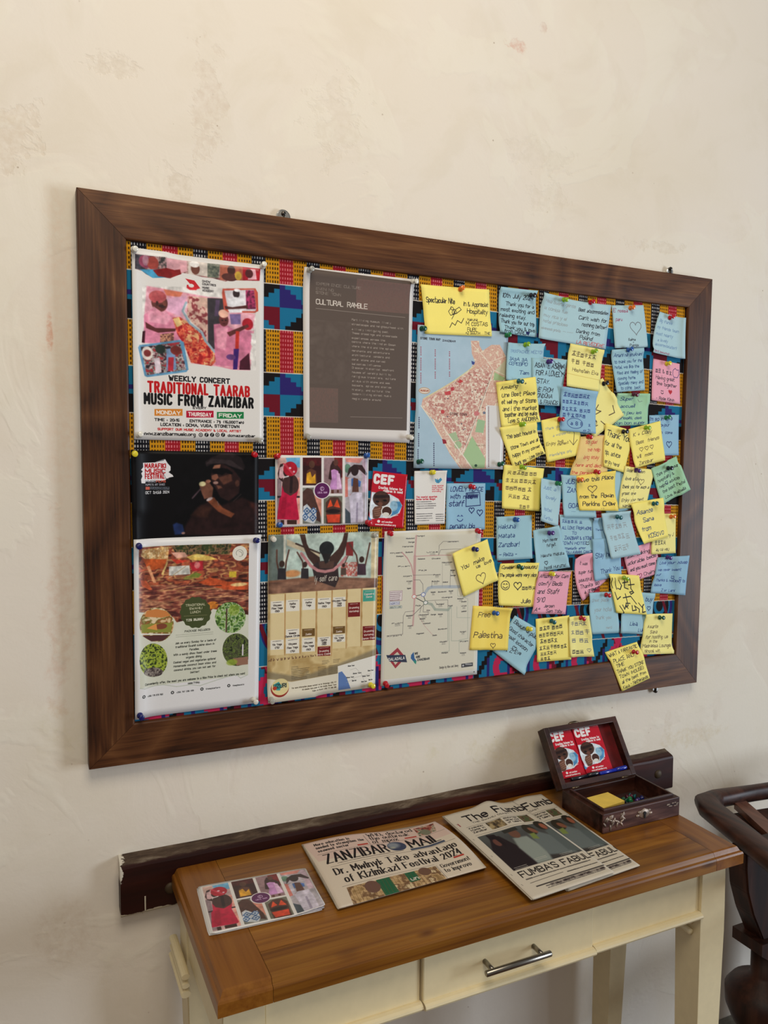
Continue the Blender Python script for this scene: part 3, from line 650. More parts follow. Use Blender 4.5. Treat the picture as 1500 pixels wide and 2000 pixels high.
def art_lunch():
    a = Art([(110, 75), (1420, 22), (1405, 1765), (125, 1925)], 210, 297, 2.6, (226, 224, 224))
    food = [(165, 160), (500, 140), (1300, 115), (1298, 860), (930, 800), (880, 860), (560, 940), (500, 860), (170, 830)]
    a.tex([(163, 150), (1300, 112), (1298, 1480), (175, 1610)], [(206, 208, 190), (216, 216, 200)], 200, 2)
    a.tex(food, [(70, 36, 30), (150, 76, 50), (120, 56, 46), (204, 150, 96), (96, 44, 38), (176, 90, 60)], 60, 3, ax=2.6, con=2.4)
    a.tex([(170, 560), (880, 540), (1298, 640), (1298, 780), (900, 760), (600, 900), (170, 820)], [(80, 40, 38), (130, 66, 54), (196, 140, 104), (100, 50, 44)], 30, 5, ax=5, con=2.4)
    a.tex([(200, 180), (480, 150), (470, 300), (300, 330), (190, 250)], [(206, 176, 120), (170, 120, 70), (222, 196, 150)], 22, 6, con=2.6)
    a.tex([(500, 140), (1120, 120), (1100, 230), (560, 240)], [(50, 60, 36), (90, 84, 50), (150, 110, 80), (40, 44, 30)], 34, 7, con=2.6)
    a.poly([(210, 280), (460, 285), (430, 370), (270, 405)], (186, 84, 40), soft=6); a.poly([(500, 215), (640, 210), (680, 260), (560, 275)], (214, 160, 140), soft=6); a.poly([(500, 280), (680, 300), (560, 335)], (196, 60, 44), soft=4)
    a.poly([(660, 260), (760, 225), (900, 250), (980, 285), (820, 300), (700, 290)], (226, 190, 96), soft=4); a.ell(790, 250, 60, 16, (236, 210, 120), soft=4)
    a.poly([(480, 360), (690, 348), (700, 440), (480, 455)], (206, 204, 196)); a.poly([(690, 320), (830, 300), (830, 400), (720, 410)], (178, 40, 52), soft=5); a.ell(770, 345, 30, 36, (214, 120, 120), soft=5)
    a.poly([(250, 360), (280, 350), (350, 530), (320, 530)], (214, 150, 110)); a.poly([(400, 440), (460, 310), (470, 320), (420, 450)], (222, 190, 120)); a.ln([(480, 480), (650, 360)], 8, (170, 150, 120))
    a.poly([(180, 500), (250, 510), (310, 600), (280, 605), (200, 560)], (206, 96, 60), soft=5); a.poly([(620, 480), (760, 420), (820, 440), (780, 480), (640, 500)], (110, 120, 50), soft=3)
    a.poly([(780, 530), (900, 470), (1100, 520), (1298, 520), (1290, 600), (1060, 600), (900, 560)], (196, 84, 46), soft=5); a.ell(1200, 545, 90, 20, (226, 190, 130), soft=5); a.box(1098, 410, 1172, 470, (216, 186, 60)); a.ell(930, 760, 60, 40, (216, 130, 50), soft=6)
    for i in range(12):
        R = random.Random(i); x = R.uniform(200, 1000); y = R.uniform(440, 760); l = R.uniform(200, 480)
        a.ln([(x, y), (x + l, y - R.uniform(10, 60))], R.uniform(5, 12), [(214, 160, 110), (150, 80, 60), (60, 34, 30), (176, 130, 80)][i % 4], .8)
    for sc, am, sd in ((70, .22, 1), (26, .24, 2)): a.mod(food, sc, am, sd)
    a.blurp(food, 5)
    a.ell(1205, 220, 78, 80, (232, 228, 214)); a.ln(a.circ(1205, 218, 36, 16, 2.5, 8), 4, (120, 120, 110)); a.ln([(1195, 200), (1225, 210), (1230, 240)], 4, (120, 120, 110))
    # torn green paper edge
    a.poly([(175, 1605), (230, 1618), (330, 1590), (420, 1580), (560, 1600), (700, 1580), (800, 1590), (950, 1540), (1080, 1500), (1180, 1480), (1220, 1512), (1290, 1480), (1300, 1540), (1300, 1640), (175, 1700)], (226, 224, 224))
    a.ln([(175, 1605), (230, 1618), (330, 1590), (420, 1580), (560, 1600), (700, 1580), (800, 1590), (950, 1540), (1080, 1500), (1180, 1480), (1220, 1512), (1290, 1480)], 8, (176, 184, 164), .7)
    # round pictures
    def rnd(x, y, rx, ry, pal, sc, sd, cut=None):
        P = [(max(172, min(1299, px)), py) for px, py in a.circ(x, y, rx, 30, ry=ry)]; a.tex(P, pal, sc, sd, con=2.6)
    rnd(352, 963, 178, 178, [(216, 186, 140), (150, 90, 50), (120, 110, 50), (226, 206, 170)], 50, 9)
    a.poly([(230, 880), (250, 820), (350, 800), (450, 820), (500, 870), (400, 890)], (206, 130, 70), soft=5); a.poly([(190, 960), (520, 940), (500, 1040), (200, 1045)], (140, 142, 60), soft=4); a.ell(400, 980, 60, 30, (130, 70, 50), soft=3); a.poly([(250, 1000), (350, 950), (360, 1020)], (222, 150, 80), soft=3); a.poly([(185, 1052), (505, 1058), (480, 1070), (190, 1066)], (232, 228, 220)); a.poly([(205, 1078), (490, 1066), (420, 1128), (300, 1135)], (86, 50, 50))
    rnd(1112, 888, 158, 160, [(60, 90, 40), (130, 170, 80), (190, 200, 170), (80, 120, 60)], 30, 10)
    a.ln([(1075, 800), (1070, 1035)], 16, (90, 70, 56)); a.ell(1150, 810, 60, 60, (150, 170, 60), .6, soft=14)
    rnd(318, 1328, 146, 172, [(50, 60, 30), (140, 160, 50), (176, 190, 70), (70, 84, 40)], 24, 11); rnd(318, 1450, 100, 48, [(60, 50, 50), (150, 140, 130)], 18, 12)
    rnd(1180, 1220, 148, 168, [(40, 44, 34), (110, 130, 60), (60, 60, 46), (90, 100, 60)], 30, 13); a.poly([(1140, 1310), (1296, 1290), (1296, 1370), (1180, 1384)], (150, 110, 90), soft=4); a.ln([(1242, 1170), (1240, 1275)], 16, (214, 206, 210)); a.ell(1130, 1350, 60, 34, (150, 170, 60), .8, soft=10)
    # scalloped badge
    P = []
    for t in np.linspace(0, 2 * math.pi, 72, endpoint=False):
        r = 1 + .035 * math.cos(14 * t); P.append((754 + 158 * r * math.cos(t), 836 + 160 * r * math.sin(t)))
    a.poly(P, (70, 78, 44)); g = (206, 200, 170)
    a.T(650, 855, 768, 22, 'TRADITIONAL', g, 4); a.T(690, 822, 804, 22, 'SWAHILI', g, 4); a.T(700, 804, 842, 22, 'LUNCH', g, 4); a.ln([(634, 875), (872, 862)], 3, (150, 140, 100)); a.T(655, 850, 920, 20, 'TZS 35,000/=', (228, 224, 206), 5, 'bold')
    d = (60, 62, 54)
    a.T(640, 905, 1030, 18, 'PACKAGE INCLUDES:', d, 3.6, slant=.15); a.lines(550, 935, 1072, 1074, 20, 4, (140, 140, 126), 3, rag=0)
    for i, (x0, x1, t) in enumerate(((545, 965, 'Join us every Sunday for a taste of'), (545, 948, 'traditional Swahili cuisine down in'), (690, 790, 'Paradise.'), (525, 972, 'With a sandy dhow feast under trees'), (655, 820, 'organic dining.'), (525, 960, 'Cooked vegan and vegetarian options!'), (525, 965, 'Homemade coconut bean stew and'), (530, 960, 'coconut drinks, you can not ask for'), (700, 790, 'better!'))):
        a.T(x0, x1, 1142 + i * 39 + 4, 19, t, d, 3.6, slant=.15)
    a.T(230, 1265, 1528, 20, 'Conveniently offer, the most you are welcome to a Nice Price to check out where you want', d, 3.8, slant=.15); a.T(675, 800, 1568, 18, 'come Friday.', d, 3.6)
    for x, y, t, w_ in ((218, 1697, '+255 778 070 963', 160), (516, 1661, '+255 767 236 499', 180), (820, 1625, 'thespicefarm', 150), (1098, 1590, 'thespice.co.tz', 120)):
        a.ell(x, y, 17, 17, (50, 50, 50)); a.ell(x, y, 8, 8, (210, 210, 210)); a.T(x + 40, x + 40 + w_, y + 6 - w_ * .06, 14, t, (70, 70, 70), 3)
    return a.cv

def art_yoga():
    a = Art([(135, 85), (1335, 45), (1310, 1745), (132, 1912)], 210, 297, 2.6, (214, 200, 170))
    a.tex([(135, 85), (1335, 45), (1322, 640), (140, 735)], [(150, 164, 156), (190, 206, 196), (176, 196, 186)], 160, 2)
    a.poly([(135, 90), (300, 85), (310, 420), (250, 600), (140, 600)], (104, 116, 110), soft=14); a.poly([(305, 84), (332, 83), (325, 420), (305, 400)], (214, 212, 196)); a.poly([(1256, 60), (1330, 50), (1322, 560), (1256, 560)], (216, 200, 160))
    a.poly([(340, 130), (700, 290), (700, 330), (340, 200)], (206, 190, 160), soft=6); a.ln([(440, 180), (700, 285)], 18, (66, 50, 44)); a.ell(400, 510, 90, 40, (200, 140, 90), soft=16)
    a.poly([(140, 590), (640, 540), (1322, 560), (1322, 680), (140, 740)], (132, 92, 72), soft=12); a.tex([(140, 610), (1322, 560), (1322, 675), (142, 740)], [(112, 76, 60), (150, 110, 88), (100, 70, 58)], 60, 4, ax=4, soft=6)
    a.poly([(985, 165), (1062, 155), (1062, 315), (985, 310)], (130, 44, 44)); a.tex([(930, 390), (1110, 380), (1110, 540), (930, 540)], [(206, 196, 186), (176, 70, 60), (216, 210, 200)], 24, 6, con=2.4)
    # main figure, arms up
    sk = (66, 44, 38)
    a.poly([(480, 80), (540, 78), (560, 180), (600, 260), (700, 330), (710, 400), (640, 420), (570, 330), (520, 210)], sk, soft=3); a.poly([(965, 62), (1008, 60), (990, 190), (960, 300), (880, 420), (800, 400), (810, 330), (900, 240), (945, 150)], sk, soft=3)
    a.poly([(640, 400), (720, 370), (850, 370), (900, 420), (910, 570), (870, 660), (650, 580), (620, 450)], (54, 42, 42), soft=4); a.poly([(690, 380), (860, 370), (850, 450), (700, 450)], (84, 60, 52), soft=8)
    a.ell(776, 235, 80, 82, (34, 36, 38)); a.poly([(720, 290), (830, 290), (790, 390), (760, 400)], (40, 36, 36), soft=4)
    a.ln([(500, 290), (540, 340), (600, 420), (680, 475), (760, 488), (850, 470), (930, 400), (985, 330)], 32, (190, 130, 132))
    # smaller figures
    def fig(x, y, s, c, arms):
        for q in arms: a.ln([(x + p[0] * s, y + p[1] * s) for p in q], 18 * s, (90, 60, 50))
        a.ell(x, y - 70 * s, 30 * s, 38 * s, (60, 42, 36)); a.poly([(x - 45 * s, y - 20 * s), (x + 45 * s, y - 20 * s), (x + 50 * s, y + 110 * s), (x - 50 * s, y + 110 * s)], c, soft=4)
    fig(288, 470, .95, (44, 40, 44), [[(-60, -230), (-60, -100), (-40, 0)], [(80, -230), (50, -100), (40, 0)]])
    fig(540, 470, .85, (50, 44, 46), [[(-100, -230), (-30, -110), (-20, 0)]]); fig(1155, 420, .95, (70, 50, 60), [[(-140, -250), (-60, -120), (-40, 0)], [(90, -260), (60, -100), (40, 0)]]); fig(960, 460, .6, (90, 70, 60), [[(80, -240), (20, -100)]])
    for sc, am, sd in ((90, .16, 1), (30, .12, 2)): a.mod([(135, 85), (1335, 45), (1322, 680), (140, 740)], sc, am, sd)
    a.blurp([(135, 85), (1335, 45), (1322, 680), (140, 740)], 6)
    a.T(645, 890, 590, 62, 'ly self care', (206, 196, 180), 7, slant=.25, al=.75)
    # beach photo under the timetable
    a.tex([(140, 735), (1322, 660), (1312, 1460), (1100, 1540), (900, 1610), (400, 1690), (134, 1660)], [(196, 170, 116), (216, 192, 140), (180, 150, 96), (206, 184, 136)], 150, 8, soft=6)
    a.poly([(200, 960), (300, 960), (300, 1200), (200, 1200)], (190, 176, 120), .5, soft=50)
    a.poly([(132, 1580), (500, 1640), (900, 1500), (1312, 1330), (1312, 1460), (1100, 1540), (900, 1610), (400, 1690), (134, 1660)], (128, 118, 96), .75, soft=30)
    for i in range(26):
        R = random.Random(i + 40); x = 160 + i * 20 + R.uniform(-6, 6); a.ln([(x, 1440 + R.uniform(0, 20) - i * 2), (x + R.uniform(-10, 10), 1470 - i * 2.4)], R.uniform(5, 10), (96, 62, 48), .9)
    cols = [(165, 320, 742, 1405), (335, 490, 725, 1388), (512, 662, 710, 1370), (682, 832, 700, 1410), (848, 990, 690, 1330), (1010, 1150, 680, 1310), (1170, 1312, 668, 1300)]
    for x0, x1, y0, y1 in cols:
        a.poly([(x1, y0 - 6), (x1 + 12, y0 - 6), (x1 + 8, y1), (x1, y1)], (176, 124, 76), .7)
        a.poly([(x0, y0), (x1, y0 - 8), (x1 - 4, y1 - 10), (x0, y1)], (228, 208, 160), .9)
    wht = (232, 226, 212); rd = (120, 32, 30); br = (112, 82, 40)
    blk = [(0, 815, 945, wht, ['Vinyasa', 'Flow Yoga', '(90)']), (1, 800, 925, wht, ['Hatha', 'Yoga', '']), (2, 785, 910, wht, ['Hatha', 'Yoga', '']), (3, 780, 895, wht, ['Hatha Yoga', '(90)']), (4, 770, 880, wht, ['Vinyasa Flow', 'Yoga', '(90)']), (5, 830, 985, rd, ['Drumming', 'Workshop', '']), (6, 690, 815, (70, 160, 140), ['Capoeira', 'Dance', '']),
           (0, 1240, 1345, wht, ['Yin Yoga', '(75)']), (1, 1120, 1215, wht, ['Womens', 'Dance Circle']), (1, 1225, 1385, wht, ['Vinyasa', 'Flow Yoga', '(75)']), (2, 1115, 1200, br, ['Zumba']), (2, 1215, 1365, wht, ['Vinyasa', 'Flow Yoga', '(90)']), (3, 1205, 1300, wht, ['Hatha', 'Yoga', '(90)']), (3, 1310, 1412, rd, ['Drumming', 'Intro Class']), (4, 1090, 1168, br, ['Zumba']), (4, 1178, 1260, wht, ['Yin Yoga', '(60)']), (6, 1085, 1240, rd, ['Drumming', 'Workshop', 'Dance Class'])]
    for ci, y0, y1, c, ts in blk:
        x0, x1 = cols[ci][0] + 2, cols[ci][1] - 8; a.poly([(x0, y0), (x1, y0 - 8), (x1, y1 - 8), (x0, y1)], c)
        tc = (60, 50, 46) if c == wht else (216, 200, 190)
        n = len(ts) + 1; a.lines(x0 + 25, x1 - 20, y0 + 14, y0 + 16, 30, 6, tc, ci, rag=.1)
        for i, t in enumerate(ts):
            if t: a.T((x0 + x1) / 2 - len(t) * 6.6, (x0 + x1) / 2 + len(t) * 6.6, y0 + (y1 - y0) * (i + 1.45) / n + 4, 19, t, tc, 4.4, 'bold')
    for x, y in ((400, 1530), (735, 1465), (855, 1450)): a.lines(x, x + 80, y, y + 22, 16, 5, (96, 84, 66), x, rag=.3)
    for i in range(6): a.lines(400, 600, 1560 + i * 18, 1562 + i * 18, 20, 6, (80, 70, 56), i + 1, rag=.2); a.lines(690, 780, 1535 + i * 17, 1537 + i * 17, 20, 6, (80, 70, 56), i + 9, rag=.1); a.lines(805, 905, 1520 + i * 17, 1522 + i * 17, 20, 6, (80, 70, 56), i + 19, rag=.1)
    a.poly([(134, 1660), (400, 1690), (900, 1600), (1312, 1450), (1310, 1745), (132, 1912)], (224, 216, 196))
    a.poly([(905, 1520), (1312, 1400), (1310, 1700), (910, 1780)], (232, 228, 218)); a.poly([(912, 1590), (950, 1575), (1000, 1640), (1045, 1760), (912, 1780)], (96, 126, 180))
    for x, y, w_ in ((1015, 1520, 70), (1070, 1600, 90), (1000, 1645, 80), (1170, 1630, 80), (1230, 1570, 60), (1060, 1680, 46), (1160, 1690, 60), (1240, 1670, 40)): a.T(x, x + w_, y, 12, 'Stone Town', (60, 60, 60), 3.4)
    for q in ([(1040, 1560), (1100, 1540), (1160, 1600), (1200, 1700)], [(1000, 1700), (1100, 1640), (1260, 1600)]): a.ln(q, 3, (170, 166, 160))
    for i in range(3): a.T(400 + i * 110, 890, 1742 + i * 20 - 12, 13, ['For more information please contact us on WhatsApp +255 777', 'All classes take place at the studio, Stone Town', 'Follow us @uzuri +255 774 366 300'][i], (96, 86, 70), 3)
    a.ell(270, 1760, 96, 90, (150, 50, 40)); a.ell(276, 1742, 92, 88, (222, 206, 150)); a.poly([(205, 1720), (260, 1690), (290, 1730), (270, 1780), (230, 1780)], (60, 150, 150), soft=4); a.T(200, 345, 1752, 40, 'UZURI', (40, 60, 60), 9, 'bold'); a.ell(215, 1760, 22, 20, (180, 60, 40))
    return a.cv

def art_transit():
    a = Art([(70, 110), (1210, 75), (1165, 1800), (40, 1955)], 210, 297, 2.6, (226, 224, 218))
    a.poly([(105, 135), (1195, 100), (1150, 1745), (75, 1880)], (216, 210, 190))
    pk = (196, 150, 146); gr = (110, 104, 100); bl = (164, 174, 184); gn = (160, 168, 152)
    a.ln([(455, 165), (440, 400), (440, 880), (430, 1060), (420, 1230)], 22, pk, .75); a.ln([(440, 410), (430, 880)], 34, pk, .7)
    a.ln([(285, 360), (350, 430), (400, 520), (425, 640), (425, 800)], 12, pk); a.ln([(450, 410), (720, 395), (870, 395)], 8, pk); a.ln([(720, 395), (725, 280), (770, 230), (940, 230)], 4, gr); a.ln([(720, 395), (745, 330), (980, 320)], 4, gr)
    a.ln([(420, 635), (740, 625)], 4, gr); a.ln([(430, 690), (500, 690), (535, 740), (540, 850)], 5, gr); a.ln([(430, 1060), (330, 1070), (305, 1120), (300, 1335), (110, 1355)], 4, gr)
    a.ln([(550, 860), (600, 790), (640, 775), (850, 770), (960, 770)], 36, bl, .8); a.ln([(765, 770), (765, 480)], 4, gr, .5); a.ln([(855, 770), (860, 570)], 4, gr); a.ln([(640, 770), (642, 720)], 4, gr)
    a.ln([(570, 960), (640, 980), (680, 1040), (830, 1045), (860, 1010)], 30, gn, .8); a.ln([(845, 1010), (845, 1530), (760, 1545)], 5, gn); a.ln([(870, 1010), (870, 1410), (1060, 1405)], 5, gn); a.ln([(935, 1005), (935, 1135), (1090, 1135)], 4, gn); a.ln([(830, 1010), (830, 1410)], 6, gn); a.ln([(570, 940), (680, 930), (830, 925), (830, 1010)], 4, gr); a.ln([(1060, 910), (1060, 1380), (960, 1400), (960, 1550)], 4, gn); a.ln([(940, 800), (945, 880), (1010, 890), (1060, 910)], 4, gn)
    a.ln([(430, 890), (560, 960)], 8, (60, 58, 56)); a.ln([(430, 885), (540, 860)], 7, (60, 58, 56)); a.ln([(540, 865), (570, 955)], 7, (60, 58, 56)); a.ln([(565, 965), (500, 1030), (420, 1110)], 6, gr); a.ln([(545, 980), (540, 1070), (600, 1070)], 5, gr); a.ln([(520, 1000), (500, 1080)], 5, gr); a.ln([(480, 1110), (560, 1240), (650, 1340)], 4, pk); a.ln([(680, 940), (700, 980), (780, 980)], 4, gr)
    for x, y, c in ((433, 888, (206, 120, 116)), (541, 864, (96, 110, 170)), (569, 960, (90, 110, 96))): a.ell(x, y, 27, 27, c); a.ell(x, y, 20, 20, (232, 228, 222))
    names = ['Mkokotoni', 'Donge', 'Mahonda', 'Bumbwini', 'Kinyasini', 'Kiwengwa', 'Nungwi', 'Pwani', 'Matemwe', 'Chwaka', 'Uroa', 'Jambiani', 'Makunduchi', 'Paje', 'Fuoni', 'Airport', 'Amani', 'Magomeni', 'Bububu', 'Kizimkazi']
    spots = [(330, 195, 105), (360, 240, 75), (290, 292, 130), (330, 360, 85), (145, 368, 140), (218, 408, 85), (465, 165, 90), (240, 528, 145), (475, 440, 85), (640, 435, 100), (580, 358, 130), (820, 232, 130), (760, 480, 120), (485, 575, 95), (660, 628, 80), (300, 645, 105), (340, 705, 70), (350, 790, 45), (640, 705, 90), (770, 715, 60), (860, 575, 50), (860, 635, 60), (630, 835, 55), (715, 830, 95), (840, 820, 50), (760, 895, 120), (695, 975, 90), (835, 995, 50), (940, 910, 70), (985, 945, 60), (985, 995, 60), (985, 1060, 60), (340, 1115, 75), (450, 995, 60), (170, 1205, 130), (110, 1355, 180), (355, 1235, 60), (460, 1325, 90), (500, 1150, 65), (540, 1205, 85), (490, 1103, 115), (630, 1100, 60), (715, 1095, 55), (715, 1270, 105), (735, 1420, 85), (755, 1550, 75), (970, 1300, 70), (970, 1415, 95), (970, 1550, 70), (650, 1345, 50), (580, 1050, 40), (1000, 810, 40)]
    for i, (x, y, w_) in enumerate(spots):
        a.T(x, x + w_, y + 6, 13, names[i % 20], (84, 80, 76), 3.6)
        if i % 2 == 0 and i > 8: a.lines(x + w_ * .3, x + w_ * .8, y + 18, y + 36, 15, 6, (110, 106, 100), i, rag=.2)
    a.poly([(140, 825), (295, 815), (290, 935), (140, 942)], (150, 110, 120)); a.poly([(144, 829), (291, 819), (286, 931), (144, 938)], (226, 214, 212)); a.poly([(140, 950), (262, 944), (262, 985), (140, 992)], (120, 120, 160)); a.poly([(144, 954), (258, 948), (258, 981), (144, 988)], (220, 220, 226)); a.poly([(140, 1005), (290, 995), (290, 1025), (140, 1035)], (130, 140, 134)); a.poly([(144, 1009), (286, 999), (286, 1021), (144, 1031)], (214, 216, 208))
    a.lines(150, 285, 845, 925, 22, 8, (120, 90, 96), 3, rag=.2); a.T(150, 255, 978, 16, 'NORTH', (80, 80, 120), 3); a.T(150, 280, 1022, 14, 'SOUTH LINE', (90, 100, 90), 3)
    # diamond ring badge with a bar
    dm = [(232, 1502), (318, 1590), (210, 1735), (120, 1620)]
    a.poly([(240, 1495), (335, 1610), (215, 1742), (115, 1610)], (160, 52, 62)); a.poly([(238, 1545), (290, 1610), (214, 1700), (160, 1612)], (206, 200, 178)); a.poly([(105, 1585), (330, 1580), (352, 1668), (140, 1660)], (44, 50, 74)); a.T(130, 325, 1642, 32, 'DALADALA', (220, 214, 206), 7, 'bold')
    a.poly([(400, 1580), (430, 1545), (440, 1620), (462, 1650), (455, 1690), (430, 1660), (395, 1620)], (50, 96, 150)); a.poly([(430, 1640), (462, 1652), (455, 1690), (432, 1668)], (40, 140, 120)); a.T(440, 480, 1572, 22, 'WE', (50, 50, 54), 7, 'bold'); a.T(455, 505, 1612, 22, 'ARE', (50, 50, 54), 7, 'bold'); a.T(470, 615, 1640, 22, 'ZANZIBAR', (50, 50, 54), 6, 'bold')
    a.T(730, 950, 1725, 26, 'Design by Nico and Jimmy', (110, 104, 96), 4); a.poly([(985, 1680), (1118, 1662), (1118, 1705), (985, 1725)], (60, 60, 62)); a.box(1030, 1675, 1108, 1692, (150, 150, 150)); a.ell(1006, 1700, 12, 12, (190, 190, 190)); a.ell(1132, 1772, 7, 7, (40, 40, 40))
    return a.cv

def art_town_map():
    a = Art([(130, 500), (1010, 560), (963, 1935), (88, 1920)], 210, 297, 3.0, (170, 196, 212))
    a.tex([(130, 500), (1010, 560), (963, 1935), (88, 1920)], [(166, 192, 208), (176, 200, 216)], 120, 1)
    land = [(650, 650), (730, 650), (735, 700), (765, 750), (850, 690), (930, 690), (985, 800), (1005, 900), (990, 1100), (965, 1935), (540, 1925), (440, 1780), (360, 1620), (320, 1560), (280, 1440), (200, 1360), (165, 1290), (180, 1230), (300, 1160), (430, 1080), (560, 1000), (650, 920), (690, 860), (660, 780)]
    a.poly(land, (226, 206, 180)); a.tex(land, [(214, 168, 150), (226, 196, 176), (208, 156, 140), (232, 214, 190)], 26, 2, con=2.8)
    R = random.Random(5)
    core = [(190, 1270), (420, 1110), (640, 960), (800, 880), (870, 940), (800, 1200), (700, 1450), (600, 1700), (560, 1760), (440, 1560), (300, 1420)]
    a.tex(core, [(190, 130, 120), (222, 190, 170), (200, 146, 132), (234, 220, 200)], 15, 3, con=3.6)
    for i in range(60):
        x = R.uniform(200, 820); y = R.uniform(950, 1750)
        if 1.0 * (y - 1250) < 2.2 * (x - 180) and y > 1290 - .72 * (x - 180) and x < 1000 - .42 * (y - 900):
            t = R.uniform(0, 3.14); l = R.uniform(20, 60); a.ln([(x, y), (x + l * math.cos(t) * .5, y + l * math.sin(t) * .5), (x + l * math.cos(t + .4), y + l * math.sin(t + .4))], R.uniform(3, 6), (238, 226, 208))
            a.ell(x + 9, y - 6, R.uniform(4, 8), R.uniform(4, 7), R.choice([(90, 50, 60), (170, 60, 60), (60, 70, 90), (120, 90, 70), (190, 50, 56)]), .85)
    a.poly([(880, 950), (985, 1010), (990, 830), (940, 890)], (206, 200, 170)); a.poly([(880, 960), (985, 1020), (960, 1050), (870, 1040)], (166, 190, 140)); a.poly([(715, 1430), (790, 1450), (770, 1570), (690, 1560)], (160, 190, 146)); a.poly([(660, 1600), (790, 1830), (780, 1920), (660, 1925), (570, 1790)], (166, 196, 146)); a.poly([(430, 1580), (500, 1560), (530, 1640), (470, 1660)], (170, 190, 150)); a.ell(520, 1690, 36, 40, (166, 190, 146))
    a.ln([(870, 950), (700, 1440), (560, 1780)], 9, (240, 232, 214)); a.ln([(865, 950), (690, 1450), (590, 1700)], 4, (120, 100, 90)); a.ln([(660, 680), (790, 820), (870, 940), (1000, 1000)], 6, (236, 226, 206)); a.ln([(810, 870), (990, 800)], 5, (240, 228, 206)); a.ln([(160, 1300), (260, 1440), (420, 1720), (560, 1925)], 8, (236, 222, 196)); a.ln([(380, 1520), (660, 1925)], 10, (236, 226, 210)); a.ln([(700, 1165), (900, 1170)], 4, (160, 110, 90)); a.ln([(190, 1230), (430, 1090), (690, 900)], 7, (216, 216, 160))
    a.poly([(365, 1630), (400, 1640), (412, 1675), (375, 1680)], (150, 30, 44)); a.poly([(390, 1165), (450, 1150), (452, 1190), (400, 1195)], (200, 70, 74)); a.poly([(450, 1120), (480, 1110), (486, 1145), (455, 1155)], (190, 60, 70)); a.poly([(515, 1065), (545, 1035), (575, 1055), (540, 1075)], (196, 60, 60)); a.ell(372, 1360, 18, 20, (196, 70, 70)); a.ell(705, 1375, 26, 24, (206, 120, 120)); a.poly([(655, 850), (690, 865), (680, 890), (660, 885)], (60, 76, 140)); a.T(440, 610, 1395, 24, 'STONE TOWN', (110, 76, 70), 5, 'bold')
    a.poly([(805, 1290), (935, 1300), (945, 1500), (965, 1640), (963, 1935), (800, 1925)], (222, 220, 218)); a.box(795, 1300, 808, 1920, (236, 234, 230))
    for i in range(38): a.lines(835, 900 + 30 * (i % 3), 1310 + i * 16, 1311 + i * 16, 20, 7, (110, 104, 104), i, rag=.2); a.ell(822, 1312 + i * 16, 5, 6, (110, 70, 80))
    a.T(700, 790, 1700, 14, 'MALINDI', (150, 120, 100), 2.6)
    # legend columns in the sea
    a.T(155, 350, 648, 20, 'STONE TOWN MAP', (60, 64, 72), 5, 'bold'); a.T(370, 500, 664, 16, 'ZANZIBAR', (60, 60, 70), 4, 'bold'); a.lines(160, 500, 690, 708, 14, 5, (110, 120, 130), 2)
    for x, y0, y1, w_ in ((160, 722, 1100, 100), (300, 748, 1040, 80), (440, 765, 1015, 110)):
        y = y0
        while y < y1:
            a.ell(x, y, 6, 6, (160, 80, 96)); a.lines(x + 14, x + w_, y, y + 1, 20, 6, (104, 110, 126), int(y), rag=.6, al=.6); y += 19 if int(y / 19) % 7 else 34
    a.ell(195, 1152, 54, 32, (190, 150, 110)); a.ell(195, 1152, 48, 26, (226, 214, 200)); a.T(155, 236, 1160, 16, 'MUSEUM', (170, 90, 60), 4, 'bold')
    for x, y0, y1, w_ in ((142, 1420, 1540, 90), (138, 1580, 1720, 110), (132, 1740, 1900, 140), (285, 1675, 1910, 110)):
        y = y0
        while y < y1: a.ell(x, y, 6, 8, (80, 84, 110)); a.lines(x + 14, x + w_, y, y + 1, 20, 6, (100, 108, 124), int(y), rag=.4); y += 20
    a.ell(695, 1895, 14, 14, (50, 80, 60)); a.ell(780, 1368, 14, 14, (110, 120, 140))
    a.ln([(540, 620), (520, 1900)], 2, (190, 206, 214), .6)
    return a.cv

